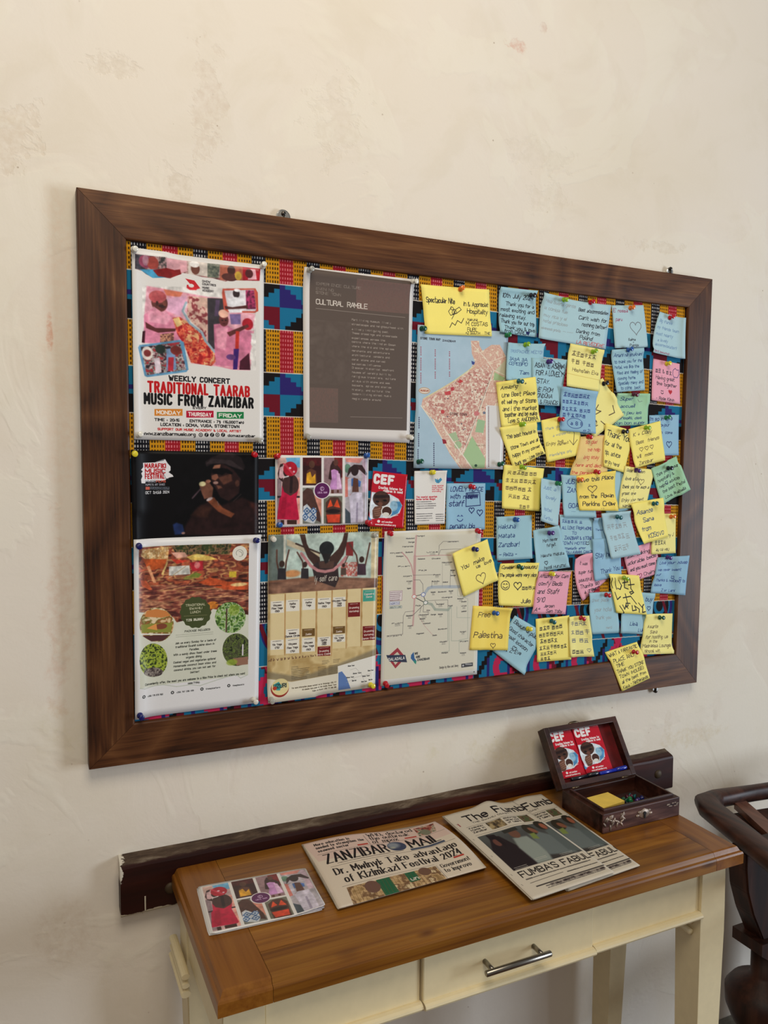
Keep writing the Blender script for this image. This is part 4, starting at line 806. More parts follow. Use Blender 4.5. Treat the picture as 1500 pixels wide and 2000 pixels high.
def fabric_art():
    """printed cotton behind the papers: woven-look stripes and stepped blocks; units are metres * 100 over the panel"""
    X0, X1, ZT, ZB = .06, 1.22, 1.79, 1.015
    w, h = X1 - X0, ZT - ZB; R_ = 1900
    cv = Cv(w, h, R_, (0, 0, 0)); xs = X0 + (np.arange(cv.w) + .5) / R_; zs = ZT - (np.arange(cv.h) + .5) / R_
    X, Zz = np.meshgrid(xs, zs); Zc = Zz + .0195 * (X - .45) / 0.53 * (X > .45)      # the cloth sags a little to the right
    P = .0948; x0 = .0735; Q = P / 4
    rows = [1.81, 1.7385, 1.6637, 1.5929, 1.5203, 1.4505, 1.3799, 1.3095, 1.2413, 1.1709, 1.0964, .99]
    A = np.zeros((cv.h, cv.w, 3), np.float32)
    yel = np.array((200, 138, 20.)); red = np.array((150, 24, 36.)); blk = np.array((18, 18, 26.)); cy = np.array((26, 108, 146.)); pur = np.array((44, 36, 104.)); mar = np.array((104, 20, 36.)); bk2 = np.array((22, 18, 20.)); pk = np.array((190, 40, 80.)); wh = np.array((208, 204, 200.))
    ph = ((X - x0) / Q) % 4; k = np.floor(ph).astype(int)
    for i, (zt, zb) in enumerate(zip(rows, rows[1:])):
        m = (Zc <= zt) & (Zc > zb); v = np.clip((zt - Zc) / (zt - zb), 0, 1)
        if i % 2 == 0 and i < 10:
            c = np.where((k == 0)[..., None], blk, np.where((k == 2)[..., None], red, yel))
            u = ph - k; dy = ((Zc - zb) / .0072) % 1; dx = (X / .0043) % 1
            dot = (np.abs(dy - .5) < .27) & (np.abs(dx - .5) < .22)
            dc = np.where((k == 0)[..., None], wh, np.where((k == 2)[..., None], np.array((214, 120, 126.)), np.array((50, 34, 16.))))
            c = np.where((dot & (u > .04) & (u < .96))[..., None], dc, c)
        else:
            # phase measured from the centre line of a block (yellow / red boundary)
            hb = ((X - x0) / Q) % 4; hx = hb / 4; q = (hx * 2) % 1
            st = 5.0; qs = np.floor(q * st * 1.0) / (st - .5); left = hx < .5
            if i < 8:
                vv = (v * 2) % 1; vs = np.floor(vv * 5) / 4.5; up = v < .5
                c = np.broadcast_to(cy, A.shape).copy()
                tl = left & up & (qs + vs < .95); c[tl] = bk2
                tr = ~left & up & (qs <= vs + .02); c[tr] = pur
                bl = left & ~up & (qs >= vs - .02) & (q > .1); c[bl] = mar
                br = ~left & ~up & (qs + vs > .9); c[br] = bk2
            else:
                c = np.broadcast_to(cy, A.shape).copy()
                if i < 10:
                    cx = np.abs(hx - .5) * 4; r = np.hypot((hx - .5) * 1.6, (v - .15)); c[(r > .28) & (r < .44)] = bk2; c[(r > .5) & (r < .62)] = pur; c[np.abs((hx * 4) % 2 - v * 1.2 - .4) < .16] = mar; c[(r < .16)] = bk2
                else:
                    v2 = ((zt - Zc) / .071); r = np.hypot((((hx + .2) % 1) - .5) * 1.5, (np.floor(v2 * 12) / 12 - .55)); c[r < .42] = pk; c[r < .2] = cy; c[np.abs(np.floor(hx * 16) / 16 - .15 - v2 * .55) < .06] = mar; c[np.abs(1 - np.floor(hx * 16) / 16 - v2 * .5) < .06] = bk2; c[(v2 < .3) & (np.abs(hx - .3) < .12 - v2 * .3)] = pk; c[(np.floor(hx * 16) % 8 == 6) & (v2 > .3)] = pur
        A[m] = c[m]
        if 0 < i: A[np.abs(Zc - zt) < .0008] = (214, 206, 196)
    cv.a = A; cv.blur(1)
    return cv, (X0, X1, ZB, ZT)
# ---------------------------------------------------------------- setting
def plaster():
    m, nt, b = newmat('cream_limewashed_plaster')
    v = objcoord(nt)
    big = noise(nt, v, 1.6, 4, .55, .4); mid = noise(nt, v, 7, 5, .6, .8); fin = noise(nt, v, 120, 3, .6); fin2 = noise(nt, v, 85, 3, .7)
    c = ramp(nt, big, [(.3, (225, 214, 196)), (.5, (229, 219, 205)), (.72, (228, 220, 209))])
    c = mixc(nt, mth(nt, 'MULTIPLY', ramp_f(nt, mid, .5, .62), .22), c, (214, 202, 180))
    c = mixc(nt, mth(nt, 'MULTIPLY', ramp_f(nt, noise(nt, v, 3.2, 4, .6, 1.2), .52, .56), .30), c, (234, 228, 212))
    # pits and specks
    vo = N(nt, 'ShaderNodeTexVoronoi'); vo.inputs['Scale'].default_value = 34; L(nt, v, vo.inputs['Vector'])
    sp = mth(nt, 'LESS_THAN', vo.outputs['Distance'], .055); sp = mth(nt, 'MULTIPLY', sp, ramp_f(nt, mid, .5, .6))
    c = mixc(nt, mth(nt, 'MULTIPLY', sp, .55), c, (150, 126, 100))
    h = mth(nt, 'ADD', mth(nt, 'MULTIPLY', mid, .8), mth(nt, 'MULTIPLY', fin, .12))
    h = mth(nt, 'SUBTRACT', h, mth(nt, 'MULTIPLY', sp, .3))
    h = mth(nt, 'ADD', h, mth(nt, 'MULTIPLY', ramp_f(nt, noise(nt, v, 3.2, 4, .6, 1.2), .52, .56), .25))
    # old marks: (x, z, half-width, half-height, colour, strength, roughness of edge)
    marks = [(.785, 2.232, .022, .012, (206, 140, 116), .8, 1.2), (-.043, 1.637, .006, .030, (204, 120, 80), .85, .5), (-.040, 1.20, .022, .16, (204, 150, 118), .42, .9), (.845, 2.275, .012, .012, (190, 140, 120), .5, 1.4),
             (-.028, 1.62, .030, .30, (220, 178, 148), .30, .4), (.2, 2.01, .028, .085, (198, 176, 154), .5, 1.3), (-.085, 1.92, .032, .05, (200, 178, 150), .5, 1.6), (.155, 1.885, .03, .03, (190, 172, 146), .5, 1.4), (.42, 2.03, .05, .06, (206, 192, 170), .4, 1.6), (.06, 2.045, .05, .015, (190, 172, 146), .45, 1.6),
             (-.04, .70, .055, .06, (190, 166, 140), .4, .35), (1.217, .862, .012, .030, (196, 178, 150), .5, .7), (.845, 2.04, .07, .03, (208, 196, 178), .4, 1.5), (1.14, 1.90, .09, .012, (200, 184, 160), .5, 1.6), (.86, 1.96, .05, .03, (206, 192, 170), .4, 1.6), (1.37, 1.98, .10, .08, (232, 222, 206), .5, .8), (1.29, .82, .10, .025, (204, 184, 140), .5, .9), (.62, .885, .02, .02, (206, 194, 150), .5, .8), (.78, .87, .10, .03, (212, 198, 156), .5, .9), (1.36, .86, .010, .02, (190, 176, 156), .4, .9), (.0765 + .0, .705, .002, .006, (90, 60, 34), 1.4, .2), (.1, 1.02, .2, .05, (214, 202, 168), .4, .8)]
    tc = nt.nodes.new('ShaderNodeTexCoord')
    edge = noise(nt, v, 26, 4, .65, .3)
    for x, z, rx, rz, col, st, er in marks:
        s = N(nt, 'ShaderNodeVectorMath', operation='SUBTRACT'); L(nt, tc.outputs['Object'], s.inputs[0]); s.inputs[1].default_value = (x, 0, z)
        q = N(nt, 'ShaderNodeVectorMath', operation='MULTIPLY'); L(nt, s.outputs[0], q.inputs[0]); q.inputs[1].default_value = (1 / rx, 0, 1 / rz)
        ln_ = N(nt, 'ShaderNodeVectorMath', operation='LENGTH'); L(nt, q.outputs[0], ln_.inputs[0])
        d = mth(nt, 'ADD', ln_.outputs['Value'], mth(nt, 'MULTIPLY', mth(nt, 'SUBTRACT', edge, .5), 3.2 * er))
        f = mth(nt, 'MULTIPLY', mth(nt, 'SUBTRACT', 1.0, d), 3.0, clamp=True)
        c = mixc(nt, mth(nt, 'MULTIPLY', mth(nt, 'MULTIPLY', f, ramp_f(nt, fin2, .35, .65)), st * .62), c, col)
        if er > 1: h = mth(nt, 'SUBTRACT', h, mth(nt, 'MULTIPLY', f, .22))
    L(nt, c, b.inputs['Base Color']); b.inputs['Roughness'].default_value = .82; b.inputs['Specular IOR Level'].default_value = .2
    bump(nt, b, h, .36, .005)
    return m
def ramp_f(nt, f, a, b_):
    mr = nt.nodes.new('ShaderNodeMapRange'); L(nt, f, mr.inputs['Value']); mr.inputs['From Min'].default_value = a; mr.inputs['From Max'].default_value = b_
    return mr.outputs[0]
PL = plaster()
# wall: gently uneven plaster skin over a solid slab
def build_wall():
    nx, nz = 150, 130; x0, x1, z0, z1 = -1.8, 3.2, 0.0, 3.1
    V = []; F = []
    from mathutils import noise as mn
    for j in range(nz + 1):
        for i in range(nx + 1):
            x = x0 + (x1 - x0) * i / nx; z = z0 + (z1 - z0) * j / nz
            y = .0012 * mn.noise(Vector((x * 3.1, z * 3.1, 1.3))) + .0006 * mn.noise(Vector((x * 9, z * 9, 4)))
            V.append((x, y + .0015, z))
    for j in range(nz):
        for i in range(nx):
            a = j * (nx + 1) + i; F.append((a, a + 1, a + nx + 2, a + nx + 1))
    n = len(V); V += [(x0, .15, z0), (x1, .15, z0), (x1, .15, z1), (x0, .15, z1)]
    F += [(n + 1, n, n + 3, n + 2)]
    o = mesh('wall_back', V, F, PL, smooth=True); o['kind'] = 'structure'
build_wall()
def tiledfloor():
    m, nt, b = newmat('brown_red_cement_floor'); v = objcoord(nt)
    n1 = noise(nt, v, 4, 5, .6, .5)
    L(nt, ramp(nt, n1, [(.3, (88, 60, 46)), (.7, (118, 84, 64))]), b.inputs['Base Color']); b.inputs['Roughness'].default_value = .45
    bump(nt, b, noise(nt, v, 60, 3), .1, .001); return m
fl = box('floor', -1.8, 3.2, -3.2, .0, -.06, 0, tiledfloor()); fl['kind'] = 'structure'
sk = bmesh.new(); add_prism(sk, [(.0, 0), (-.018, 0), (-.018, .092), (-.012, .1), (.0, .102)], -1.8, 3.2, 'x')
o = bm_obj('baseboard_back', sk, plain('grey_cement_skirting', (128, 126, 118), .8, var=.1)); o['kind'] = 'structure'

# ---------------------------------------------------------------- dark rail fixed to the wall
def dark_rail():
    t = empty('wall_rail', 'long dark brown timber rail on the wall behind the table, chipped at its left end', 'rail')
    m, nt, b = newmat('dark_red_brown_varnish_worn'); v = objcoord(nt, (2.5, 30, 30)); vv = objcoord(nt)
    f = noise(nt, v, 1, 5, .6, .4)
    c = ramp(nt, f, [(.3, (28, 8, 5)), (.55, (46, 15, 9)), (.75, (72, 31, 19))])
    tc = nt.nodes.new('ShaderNodeTexCoord'); sx = nt.nodes.new('ShaderNodeSeparateXYZ'); L(nt, tc.outputs['Object'], sx.inputs[0])
    top = ramp_f(nt, mth(nt, 'ADD', sx.outputs['Z'], mth(nt, 'MULTIPLY', mth(nt, 'SUBTRACT', noise(nt, objcoord(nt, (14, 40, 60)), 1, 4, .7), .5), .007)), .7992, .8006)
    wear = noise(nt, objcoord(nt, (12, 50, 70)), 1, 5, .7, .3)
    c = mixc(nt, mth(nt, 'MULTIPLY', top, .92), c, ramp(nt, wear, [(.35, (48, 34, 26)), (.52, (84, 68, 54)), (.72, (138, 124, 106))]))
    # white paint chipped on the left end and along the lower edge
    lf = mth(nt, 'SUBTRACT', .060, mth(nt, 'ADD', sx.outputs['X'], mth(nt, 'MULTIPLY', noise(nt, vv, 70, 3, .7), .030))); lf = mth(nt, 'MULTIPLY', lf, 700, clamp=True)
    up = ramp_f(nt, sx.outputs['Z'], .768, .778)
    c = mixc(nt, mth(nt, 'MULTIPLY', lf, up), c, (208, 200, 184))
    lo = mth(nt, 'MULTIPLY', mth(nt, 'SUBTRACT', .7205, mth(nt, 'ADD', sx.outputs['Z'], mth(nt, 'MULTIPLY', mth(nt, 'SUBTRACT', noise(nt, vv, 45, 3, .7), .5), .010))), 900, clamp=True)
    c = mixc(nt, mth(nt, 'MULTIPLY', lo, .8), c, (190, 178, 156))
    L(nt, c, b.inputs['Base Color']); b.inputs['Roughness'].default_value = .5; b.inputs['Specular IOR Level'].default_value = .25; bump(nt, b, f, .3, .001)
    from mathutils import noise as mn
    V = []; F = []; n = 120; X0, X1 = .040, 1.2085
    prof = [(0.002, .716), (-.024, .716), (-.0255, .719), (-.0255, .7945), (-.0242, .7985), (-.020, .8010), (0.002, .8075)]
    for i in range(n + 1):
        x = X0 + (X1 - X0) * i / n
        for y, z in prof:
            w_ = .0009 * mn.noise(Vector((x * 22, y * 60, z * 40))) + (.0012 * mn.noise(Vector((x * 8, 0, 3))) if z > .79 else 0)
            V.append((x, y + w_ * .5, z + w_ + (-.0035 * (x - X0) if z > .7 else 0) + (.010 * (x - X0) if z < .72 else 0)))
    k = len(prof)
    for i in range(n):
        for j in range(k):
            a = i * k + j; b2 = i * k + (j + 1) % k; F.append((a, b2, b2 + k, a + k))
    F.append(tuple(range(k))[::-1]); F.append(tuple(range(n * k, n * k + k)))
    mesh('rail_board', V, F, m, t)
    sc = plain('dull_brass', (62, 46, 24), .6, .2)
    for x, z in ((.118, .748), (1.165, .762)):
        bm = bmesh.new(); add_lathe(bm, [(0, .004), (.006, .0035), (.0095, .001), (.010, -.002), (0, -.002)], Matrix.Translation((x, -.0255, z)) @ Matrix.Rotation(math.radians(90), 4, 'X'), 18)
        bm_obj('screw_plug', bm, sc, t, True)
    box('paint_scratch', .0765, .0785, -.0262, -.0250, .720, .744, plain('scratched_white', (200, 190, 170), .8), t)
dark_rail()

# ---------------------------------------------------------------- notice board
board = empty('notice_board', 'large wooden framed notice board lined with patterned cloth on the cream wall', 'notice board')
WC = [(44, 22, 9), (78, 44, 21), (102, 64, 35), (130, 90, 55)]
fw_h = wood('brown_iroko_horizontal', 'x', WC, 2.6, 75, .46, ring=.8, spec=.25, rw=.42); fw_v = wood('brown_iroko_vertical', 'z', [(38, 18, 7), (66, 36, 17), (88, 53, 28), (116, 78, 46)], 2.6, 75, .46, ring=.8, spec=.25, rw=.42)
def fpx(px, py):
    p = atY(px, py, -.025); return (p[0], p[2])
OC = [fpx(149, 365), fpx(1392, 545), fpx(1361, 1333), fpx(174, 1504)]
IC = [fpx(247, 468), fpx(1345, 600), fpx(1319, 1277), fpx(264, 1412)]
def frame_piece(i, mat):
    a, b2, c2, d2 = OC[i], OC[(i + 1) % 4], IC[(i + 1) % 4], IC[i]
    bm = bmesh.new(); n = 24
    def lerp(p, q, t): return (p[0] + (q[0] - p[0]) * t, p[1] + (q[1] - p[1]) * t)
    cross = [(0.0, -.0005), (0.0, -.0225), (.0035, -.0245), (.02, -.025), (.6, -.0252), (.955, -.0248), (.985, -.0238), (1.0, -.021), (1.0, -.010)]
    rows = []
    for k in range(n + 1):
        t = k / n; o1 = lerp(a, b2, t); i1 = lerp(d2, c2, t)
        rows.append([bm.verts.new((*[lerp(o1, i1, s)[0]], y, lerp(o1, i1, s)[1])) for s, y in cross])
    for r1, r2 in zip(rows, rows[1:]):
        for j in range(len(cross) - 1): bm.faces.new((r1[j], r1[j + 1], r2[j + 1], r2[j]))
        bm.faces.new((r1[-1], r1[0], r2[0], r2[-1]))
    bm.faces.new(rows[0][::-1]); bm.faces.new(rows[-1])
    # a hair-line mitre gap
    o = bm_obj('frame_board', bm, mat, board)
    me = o.data
    cx = sum(v.co.x for v in me.vertices) / len(me.vertices); cz = sum(v.co.z for v in me.vertices) / len(me.vertices)
    for v in me.vertices:
        if i % 2 == 0: v.co.x += (-.0003 if v.co.x > cx else .0003) * (abs(v.co.x - cx) > .4)
        else: v.co.z += (-.0003 if v.co.z > cz else .0003) * (abs(v.co.z - cz) > .3)
for i in range(4): frame_piece(i, fw_h if i % 2 == 0 else fw_v)
fcv, fb = fabric_art()
fm = printmat('patterned_cotton', fcv, .85, .15)
x0, x1, z0, z1 = fb
FV = []; FF = []; FU = []; nx, nz = 60, 40
for j in range(nz + 1):
    for i in range(nx + 1):
        x = x0 + (x1 - x0) * i / nx; z = z0 + (z1 - z0) * j / nz
        FV.append((x, YF + .0006 * math.sin(x * 23) * math.sin(z * 17 + 1) * (0 < i < nx and 0 < j < nz), z)); FU.append((i / nx, j / nz))
for j in range(nz):
    for i in range(nx):
        a = j * (nx + 1) + i; FF.append((a, a + 1, a + nx + 2, a + nx + 1))
mesh('patterned_cloth', FV, FF, fm, board, FU, True)
box('backing_panel', .035, 1.245, -.0150, -.001, .985, 1.81, plain('softboard', (150, 120, 84), .9), board)
steel = plain('bright_steel', (190, 188, 184), .25, 1.0, .03); dsteel = plain('dark_steel', (70, 66, 62), .3, 1.0, .05)
for hx, hz, s, rr in ((.3212, 1.8525, 1, .0125), (1.1772, 1.8500, 1, .009), (1.1697, .9470, -1, .009)):
    pl_ = bmesh.new(); add_lathe(pl_, [(0, .002), (rr * .85, .002), (rr, .001), (rr, 0), (0, 0)], Matrix.Translation((hx, -.004, hz)) @ Matrix.Rotation(math.radians(90), 4, 'X'), 28)
    h_ = bm_obj('mirror_plate', pl_, steel, board, False)
    b_ = bmesh.new(); add_lathe(b_, [(0, .004), (.0028, .0032), (.0042, .001), (.0042, 0), (0, 0)], Matrix.Translation((hx, -.006, hz + s * .0055)) @ Matrix.Rotation(math.radians(90), 4, 'X'), 16)
    add_box(b_, hx - .0015, hx + .0015, -.0085, -.006, min(hz, hz + s * .005) - .006 * (s > 0), max(hz, hz + s * .005) + .006 * (s < 0), .0005)
    bm_obj('screw', b_, dsteel, h_, False)

# ---------------------------------------------------------------- stacking of papers on the board
HX0, HZ0, HC = -.10, .88, .0022
HN, HM = 680, 470
HFD = np.full((HN, HM), .0008)
ix = HX0 + (np.arange(HN) + .5) * HC; iz = HZ0 + (np.arange(HM) + .5) * HC
inn = (ix[:, None] > .067) & (ix[:, None] < 1.2095) & (iz[None, :] > 1.028) & (iz[None, :] < 1.778)
HFD[~inn] = .0085
def hidx(x, z): return np.clip(((x - HX0) / HC).astype(int), 1, HN - 2), np.clip(((z - HZ0) / HC).astype(int), 1, HM - 2)
def hmax(x, z, r=1):
    i, j = hidx(np.asarray(x, float), np.asarray(z, float)); o = HFD[i, j].copy()
    for di in range(-r, r + 1):
        for dj in range(-r, r + 1): o = np.maximum(o, HFD[np.clip(i + di, 0, HN - 1), np.clip(j + dj, 0, HM - 1)])
    return o
def place_paper(name, quad, mat, curl=(0, 0, 0, 0), bow=(0, 0, 0, 0), n=14, thick=.00025, gap=.0005, belly=0.0, sm=3):
    """quad: photo pixels TL, TR, BR, BL. curl: lift of corners TL, TR, BR, BL off the board; bow: outward bulge of left, right, top, bottom edges"""
    S, T = np.meshgrid(np.linspace(0, 1, n + 1), np.linspace(0, 1, n + 1)); hc = np.full(4, .004)
    for it in range(2):
        C = np.array([atY(px, py, YF - hc[k])[[0, 2]] for k, (px, py) in enumerate(quad)])
        w = [(1 - S) * (1 - T), S * (1 - T), S * T, (1 - S) * T]
        XY = sum(w[k][..., None] * C[k] for k in range(4))
        ex = (C[1] - C[0] + C[2] - C[3]) / 2; ey = (C[3] - C[0] + C[2] - C[1]) / 2
        XY = XY + ex * ((-bow[0] * (1 - S) + bow[1] * S) * 4 * T * (1 - T))[..., None] + ey * ((-bow[2] * (1 - T) + bow[3] * T) * 4 * S * (1 - S))[..., None]
        rr = 1 + int(math.ceil(float(np.linalg.norm(ex)) / n / HC / 1.6)); base = hmax(XY[..., 0], XY[..., 1], rr)
        h = base.copy()
        for _ in range(sm):
            p = np.pad(h, 1, mode='edge'); av = (p[:-2, 1:-1] + p[2:, 1:-1] + p[1:-1, :-2] + p[1:-1, 2:]) / 4; h = np.maximum(base, av)
        u = np.abs(S - .5) * 2
        cl = (curl[0] * (1 - S) * (1 - T) + curl[1] * S * (1 - T)) * (1.2 * u ** 2) + (curl[3] * (1 - S) + curl[2] * S) * T ** 2
        h = h + gap + cl + belly * 4 * S * (1 - S) * T
        hc = np.array([h[0, 0], h[0, -1], h[-1, -1], h[-1, 0]])
    V = [(XY[j, i, 0], YF - h[j, i], XY[j, i, 1]) for j in range(n + 1) for i in range(n + 1)]
    V2 = [(x, y + thick, z) for x, y, z in V]
    U = [(S[j, i], 1 - T[j, i]) for j in range(n + 1) for i in range(n + 1)]
    F = []; m_ = len(V); k = n + 1
    for j in range(n):
        for i in range(n):
            a = j * k + i; F.append((a, a + k, a + k + 1, a + 1)); F.append((m_ + a, m_ + a + 1, m_ + a + k + 1, m_ + a + k))
    rim = [i for i in range(n)] + [i * k + n for i in range(n)] + [n * k + i for i in range(n, 0, -1)] + [i * k for i in range(n, 0, -1)]
    for a, b2 in zip(rim, rim[1:] + rim[:1]): F.append((a, b2, b2 + m_, a + m_))
    o = mesh(name, V + V2, F, mat, None, U + U, True)
    # record the height for what lies over it
    f = 60; s2, t2 = np.meshgrid(np.linspace(0, 1, f), np.linspace(0, 1, f)); gi = s2 * n; gj = t2 * n
    i0 = np.minimum(gi.astype(int), n - 1); j0 = np.minimum(gj.astype(int), n - 1); fi = gi - i0; fj = gj - j0
    def bil(A): return A[j0, i0] * (1 - fi) * (1 - fj) + A[j0, i0 + 1] * fi * (1 - fj) + A[j0 + 1, i0] * (1 - fi) * fj + A[j0 + 1, i0 + 1] * fi * fj
    hi, hj = hidx(bil(XY[..., 0]), bil(XY[..., 1])); np.maximum.at(HFD, (hi.ravel(), hj.ravel()), bil(h).ravel())
    return o
PCOL = {'white': (222, 218, 206), 'red': (186, 16, 34), 'navy': (18, 24, 96), 'blue': (30, 84, 160), 'dark green': (6, 78, 54), 'green': (30, 120, 70), 'lime green': (160, 206, 40), 'yellow': (222, 206, 50), 'black': (16, 18, 34), 'purple': (70, 36, 116), 'orange': (226, 116, 36), 'teal': (20, 92, 100), 'maroon': (84, 20, 50), 'clear': (196, 194, 184)}
PM = {}
def pinmat(c):
    if c not in PM:
        m, nt, b = newmat('plastic_' + c.replace(' ', '_')); b.inputs['Base Color'].default_value = lin(PCOL[c]); b.inputs['Roughness'].default_value = .22; b.inputs['Coat Weight'].default_value = .4
        if c in ('lime green', 'clear'): b.inputs['Transmission Weight'].default_value = .35
        v = noise(nt, objcoord(nt), 300, 2); bump(nt, b, v, .05, .0002); PM[c] = m
    return PM[c]
PIN_ME = {}
def pin_mesh(col):
    if col not in PIN_ME:
        bm = bmesh.new()
        add_lathe(bm, [(0, -.001), (.0046, -.001), (.0050, .0004), (.0046, .0018), (.0026, .0030), (.0021, .0052), (.0024, .0074), (.0040, .0086), (.0046, .0098), (.0044, .0112), (.0036, .0118), (0, .0120)], Matrix.Identity(4), 18)
        me = bpy.data.meshes.new('push_pin'); bmesh.ops.recalc_face_normals(bm, faces=bm.faces[:]); bm.to_mesh(me); bm.free()
        for p in me.polygons: p.use_smooth = True
        me.materials.append(pinmat(col)); PIN_ME[col] = me
    return PIN_ME[col]
def pin(px, py, col, label, h=None, group='push pins on the notice board'):
    pin_mesh(col)
    p = atY(px, py, YF - .010)
    hh = float(hmax([p[0]], [p[2]], 2)[0]) if h is None else h
    p = atY(px, py, YF - hh - .0055)
    o = bpy.data.objects.new('push_pin', PIN_ME[col]); COL.objects.link(o)
    o.location = (p[0], YF - hh - .0006, p[2])
    o.rotation_euler = (math.radians(90 + random.uniform(-9, 9)), 0, math.radians(random.uniform(-9, 9)))
    tag(o, label, 'push pin', group)
    return o
POS = {'tl': 'top left corner', 'tr': 'top right corner', 'bl': 'bottom left corner', 'br': 'bottom right corner', 't': 'top edge', 'l': 'left edge'}

posters = [
 ('concert_poster', 'tall white concert poster of pink clad musicians, headed WEEKLY CONCERT TRADITIONAL TAARAB', 'taarab concert poster', art_concert, [(257, 483), (515.5, 518), (514.5, 863.6), (262, 858)], .3, (.001, .002, .002, .001), [(262, 485.5, 'white', 'tl'), (514.7, 519, 'white', 'tr'), (273, 849.6, 'white', 'bl'), (506, 860, 'clear', 'br')]),
 ('brown_poster', 'brown sheet titled CULTURAL RAMBLE on white paper beside the concert poster', 'brown CULTURAL RAMBLE sheet', art_ramble, [(594.5, 521), (807.5, 547.5), (800, 865), (593, 856.7)], .45, (.001, .001, .003, .002), [(606, 526.5, 'clear', 'tl'), (809.5, 549, 'white', 'tr'), (601.5, 852, 'clear', 'bl'), (802, 854, 'white', 'br')]),
 ('festival_poster', 'black landscape poster of a singer in hat and sunglasses at a microphone', 'black festival poster', art_festival, [(255, 879), (505, 884), (505, 1046), (259, 1070)], .45, (.001, .001, .001, .001), [(264, 886, 'yellow', 'tl'), (498, 887.6, 'red', 'tr')]),
 ('street_map', 'pale blue tourist map of a pinkish old town under the yellow note', 'town map', art_town_map, [(816, 634), (993, 648), (982, 917), (807.6, 914)], .35, (.001, .004, .002, .001), [(826, 641, 'dark green', 'tl'), (992.6, 654, 'green', 'tr'), (820, 902, 'dark green', 'bl'), (978, 907, 'dark green', 'br')]),
 ('lunch_poster', 'white food poster with round pictures and a green scalloped badge', 'food poster', art_lunch, [(261, 1054), (510, 1044), (507, 1375), (264, 1406)], .28, (.002, .002, .002, .001), [(272, 1066.6, 'navy', 'tl'), (501, 1056, 'navy', 'tr'), (274, 1399, 'navy', 'bl'), (497.5, 1368, 'white', 'br')]),
 ('yoga_timetable', 'sand coloured yoga timetable with a woman raising both arms at its top', 'yoga timetable', art_yoga, [(524, 1045), (740, 1038), (736, 1344), (524, 1374)], .3, (.001, .001, .002, .003), [(535, 1053, 'white', 'tl'), (732, 1046, 'clear', 'tr'), (726, 1339, 'yellow', 'br'), (531, 1368, 'clear', 'bl')]),
 ('transit_diagram', 'cream transit line diagram with a red diamond badge on white paper', 'transit diagram', art_transit, [(751.5, 1038), (940, 1032), (932, 1317), (746.6, 1342.6)], .45, (.001, .001, .003, .001), [(763, 1041.5, 'red', 'tl'), (934.7, 1036.5, 'red', 'tr'), (755, 1336, 'red', 'bl')]),
 ('dress_photo_sheet', 'sheet of six swimwear and dress photographs with a round purple badge, pinned to the board', 'dress photo sheet', art_dresses, [(537.5, 888.5), (720, 892), (718, 1023), (538, 1030)], .3, (.001, .001, .001, .001), [(542, 891.7, 'red', 'tl'), (717.3, 890, 'blue', 'tr'), (547, 1026, 'blue', 'bl'), (720, 1021, 'red', 'br')]),
 ('charity_leaflet', 'red charity leaflet of a child drinking from a cup, pinned on the board', 'pinned red leaflet', art_cef, [(729, 919.5), (796, 927), (788, 1032), (718, 1028)], .25, (.001, .003, .004, .001), []),
 ('aquarium_card', 'small white card with a blue butterfly mark beside the red leaflet', 'white card', art_card, [(809.5, 920), (873.6, 919), (868.6, 1023), (810, 1025)], .4, (.001, .002, .003, .002), [(845.8, 923, 'yellow', 't')]),
]
CEF_MAT = None; DRESS_MAT = None
# the stack goes from the lowest sheet to the one on top
order = ['festival_poster', 'concert_poster', 'brown_poster', 'street_map', 'lunch_poster', 'yoga_timetable', 'dress_photo_sheet', 'charity_leaflet', 'aquarium_card']
pm = {p[0]: p for p in posters}
def do_poster(nm):
    global CEF_MAT, DRESS_MAT
    name, label, short, art, quad, rough, curl, pins = pm[nm]
    mat = printmat(name + '_print', art(), rough, .15 if nm == 'festival_poster' else .4)
    if nm == 'charity_leaflet': CEF_MAT = mat
    if nm == 'dress_photo_sheet': DRESS_MAT = mat
    o = place_paper(name, quad, mat, curl, n=24, thick=.00015, gap=.0004)
    tag(o, label, 'leaflet' if nm == 'charity_leaflet' else 'card' if nm == 'aquarium_card' else 'map' if nm == 'street_map' else 'poster')
    for px, py, c, w in pins:
        pin(px, py, c, '%s push pin at the %s of the %s' % (c, POS[w], short))
for nm in order: do_poster(nm)
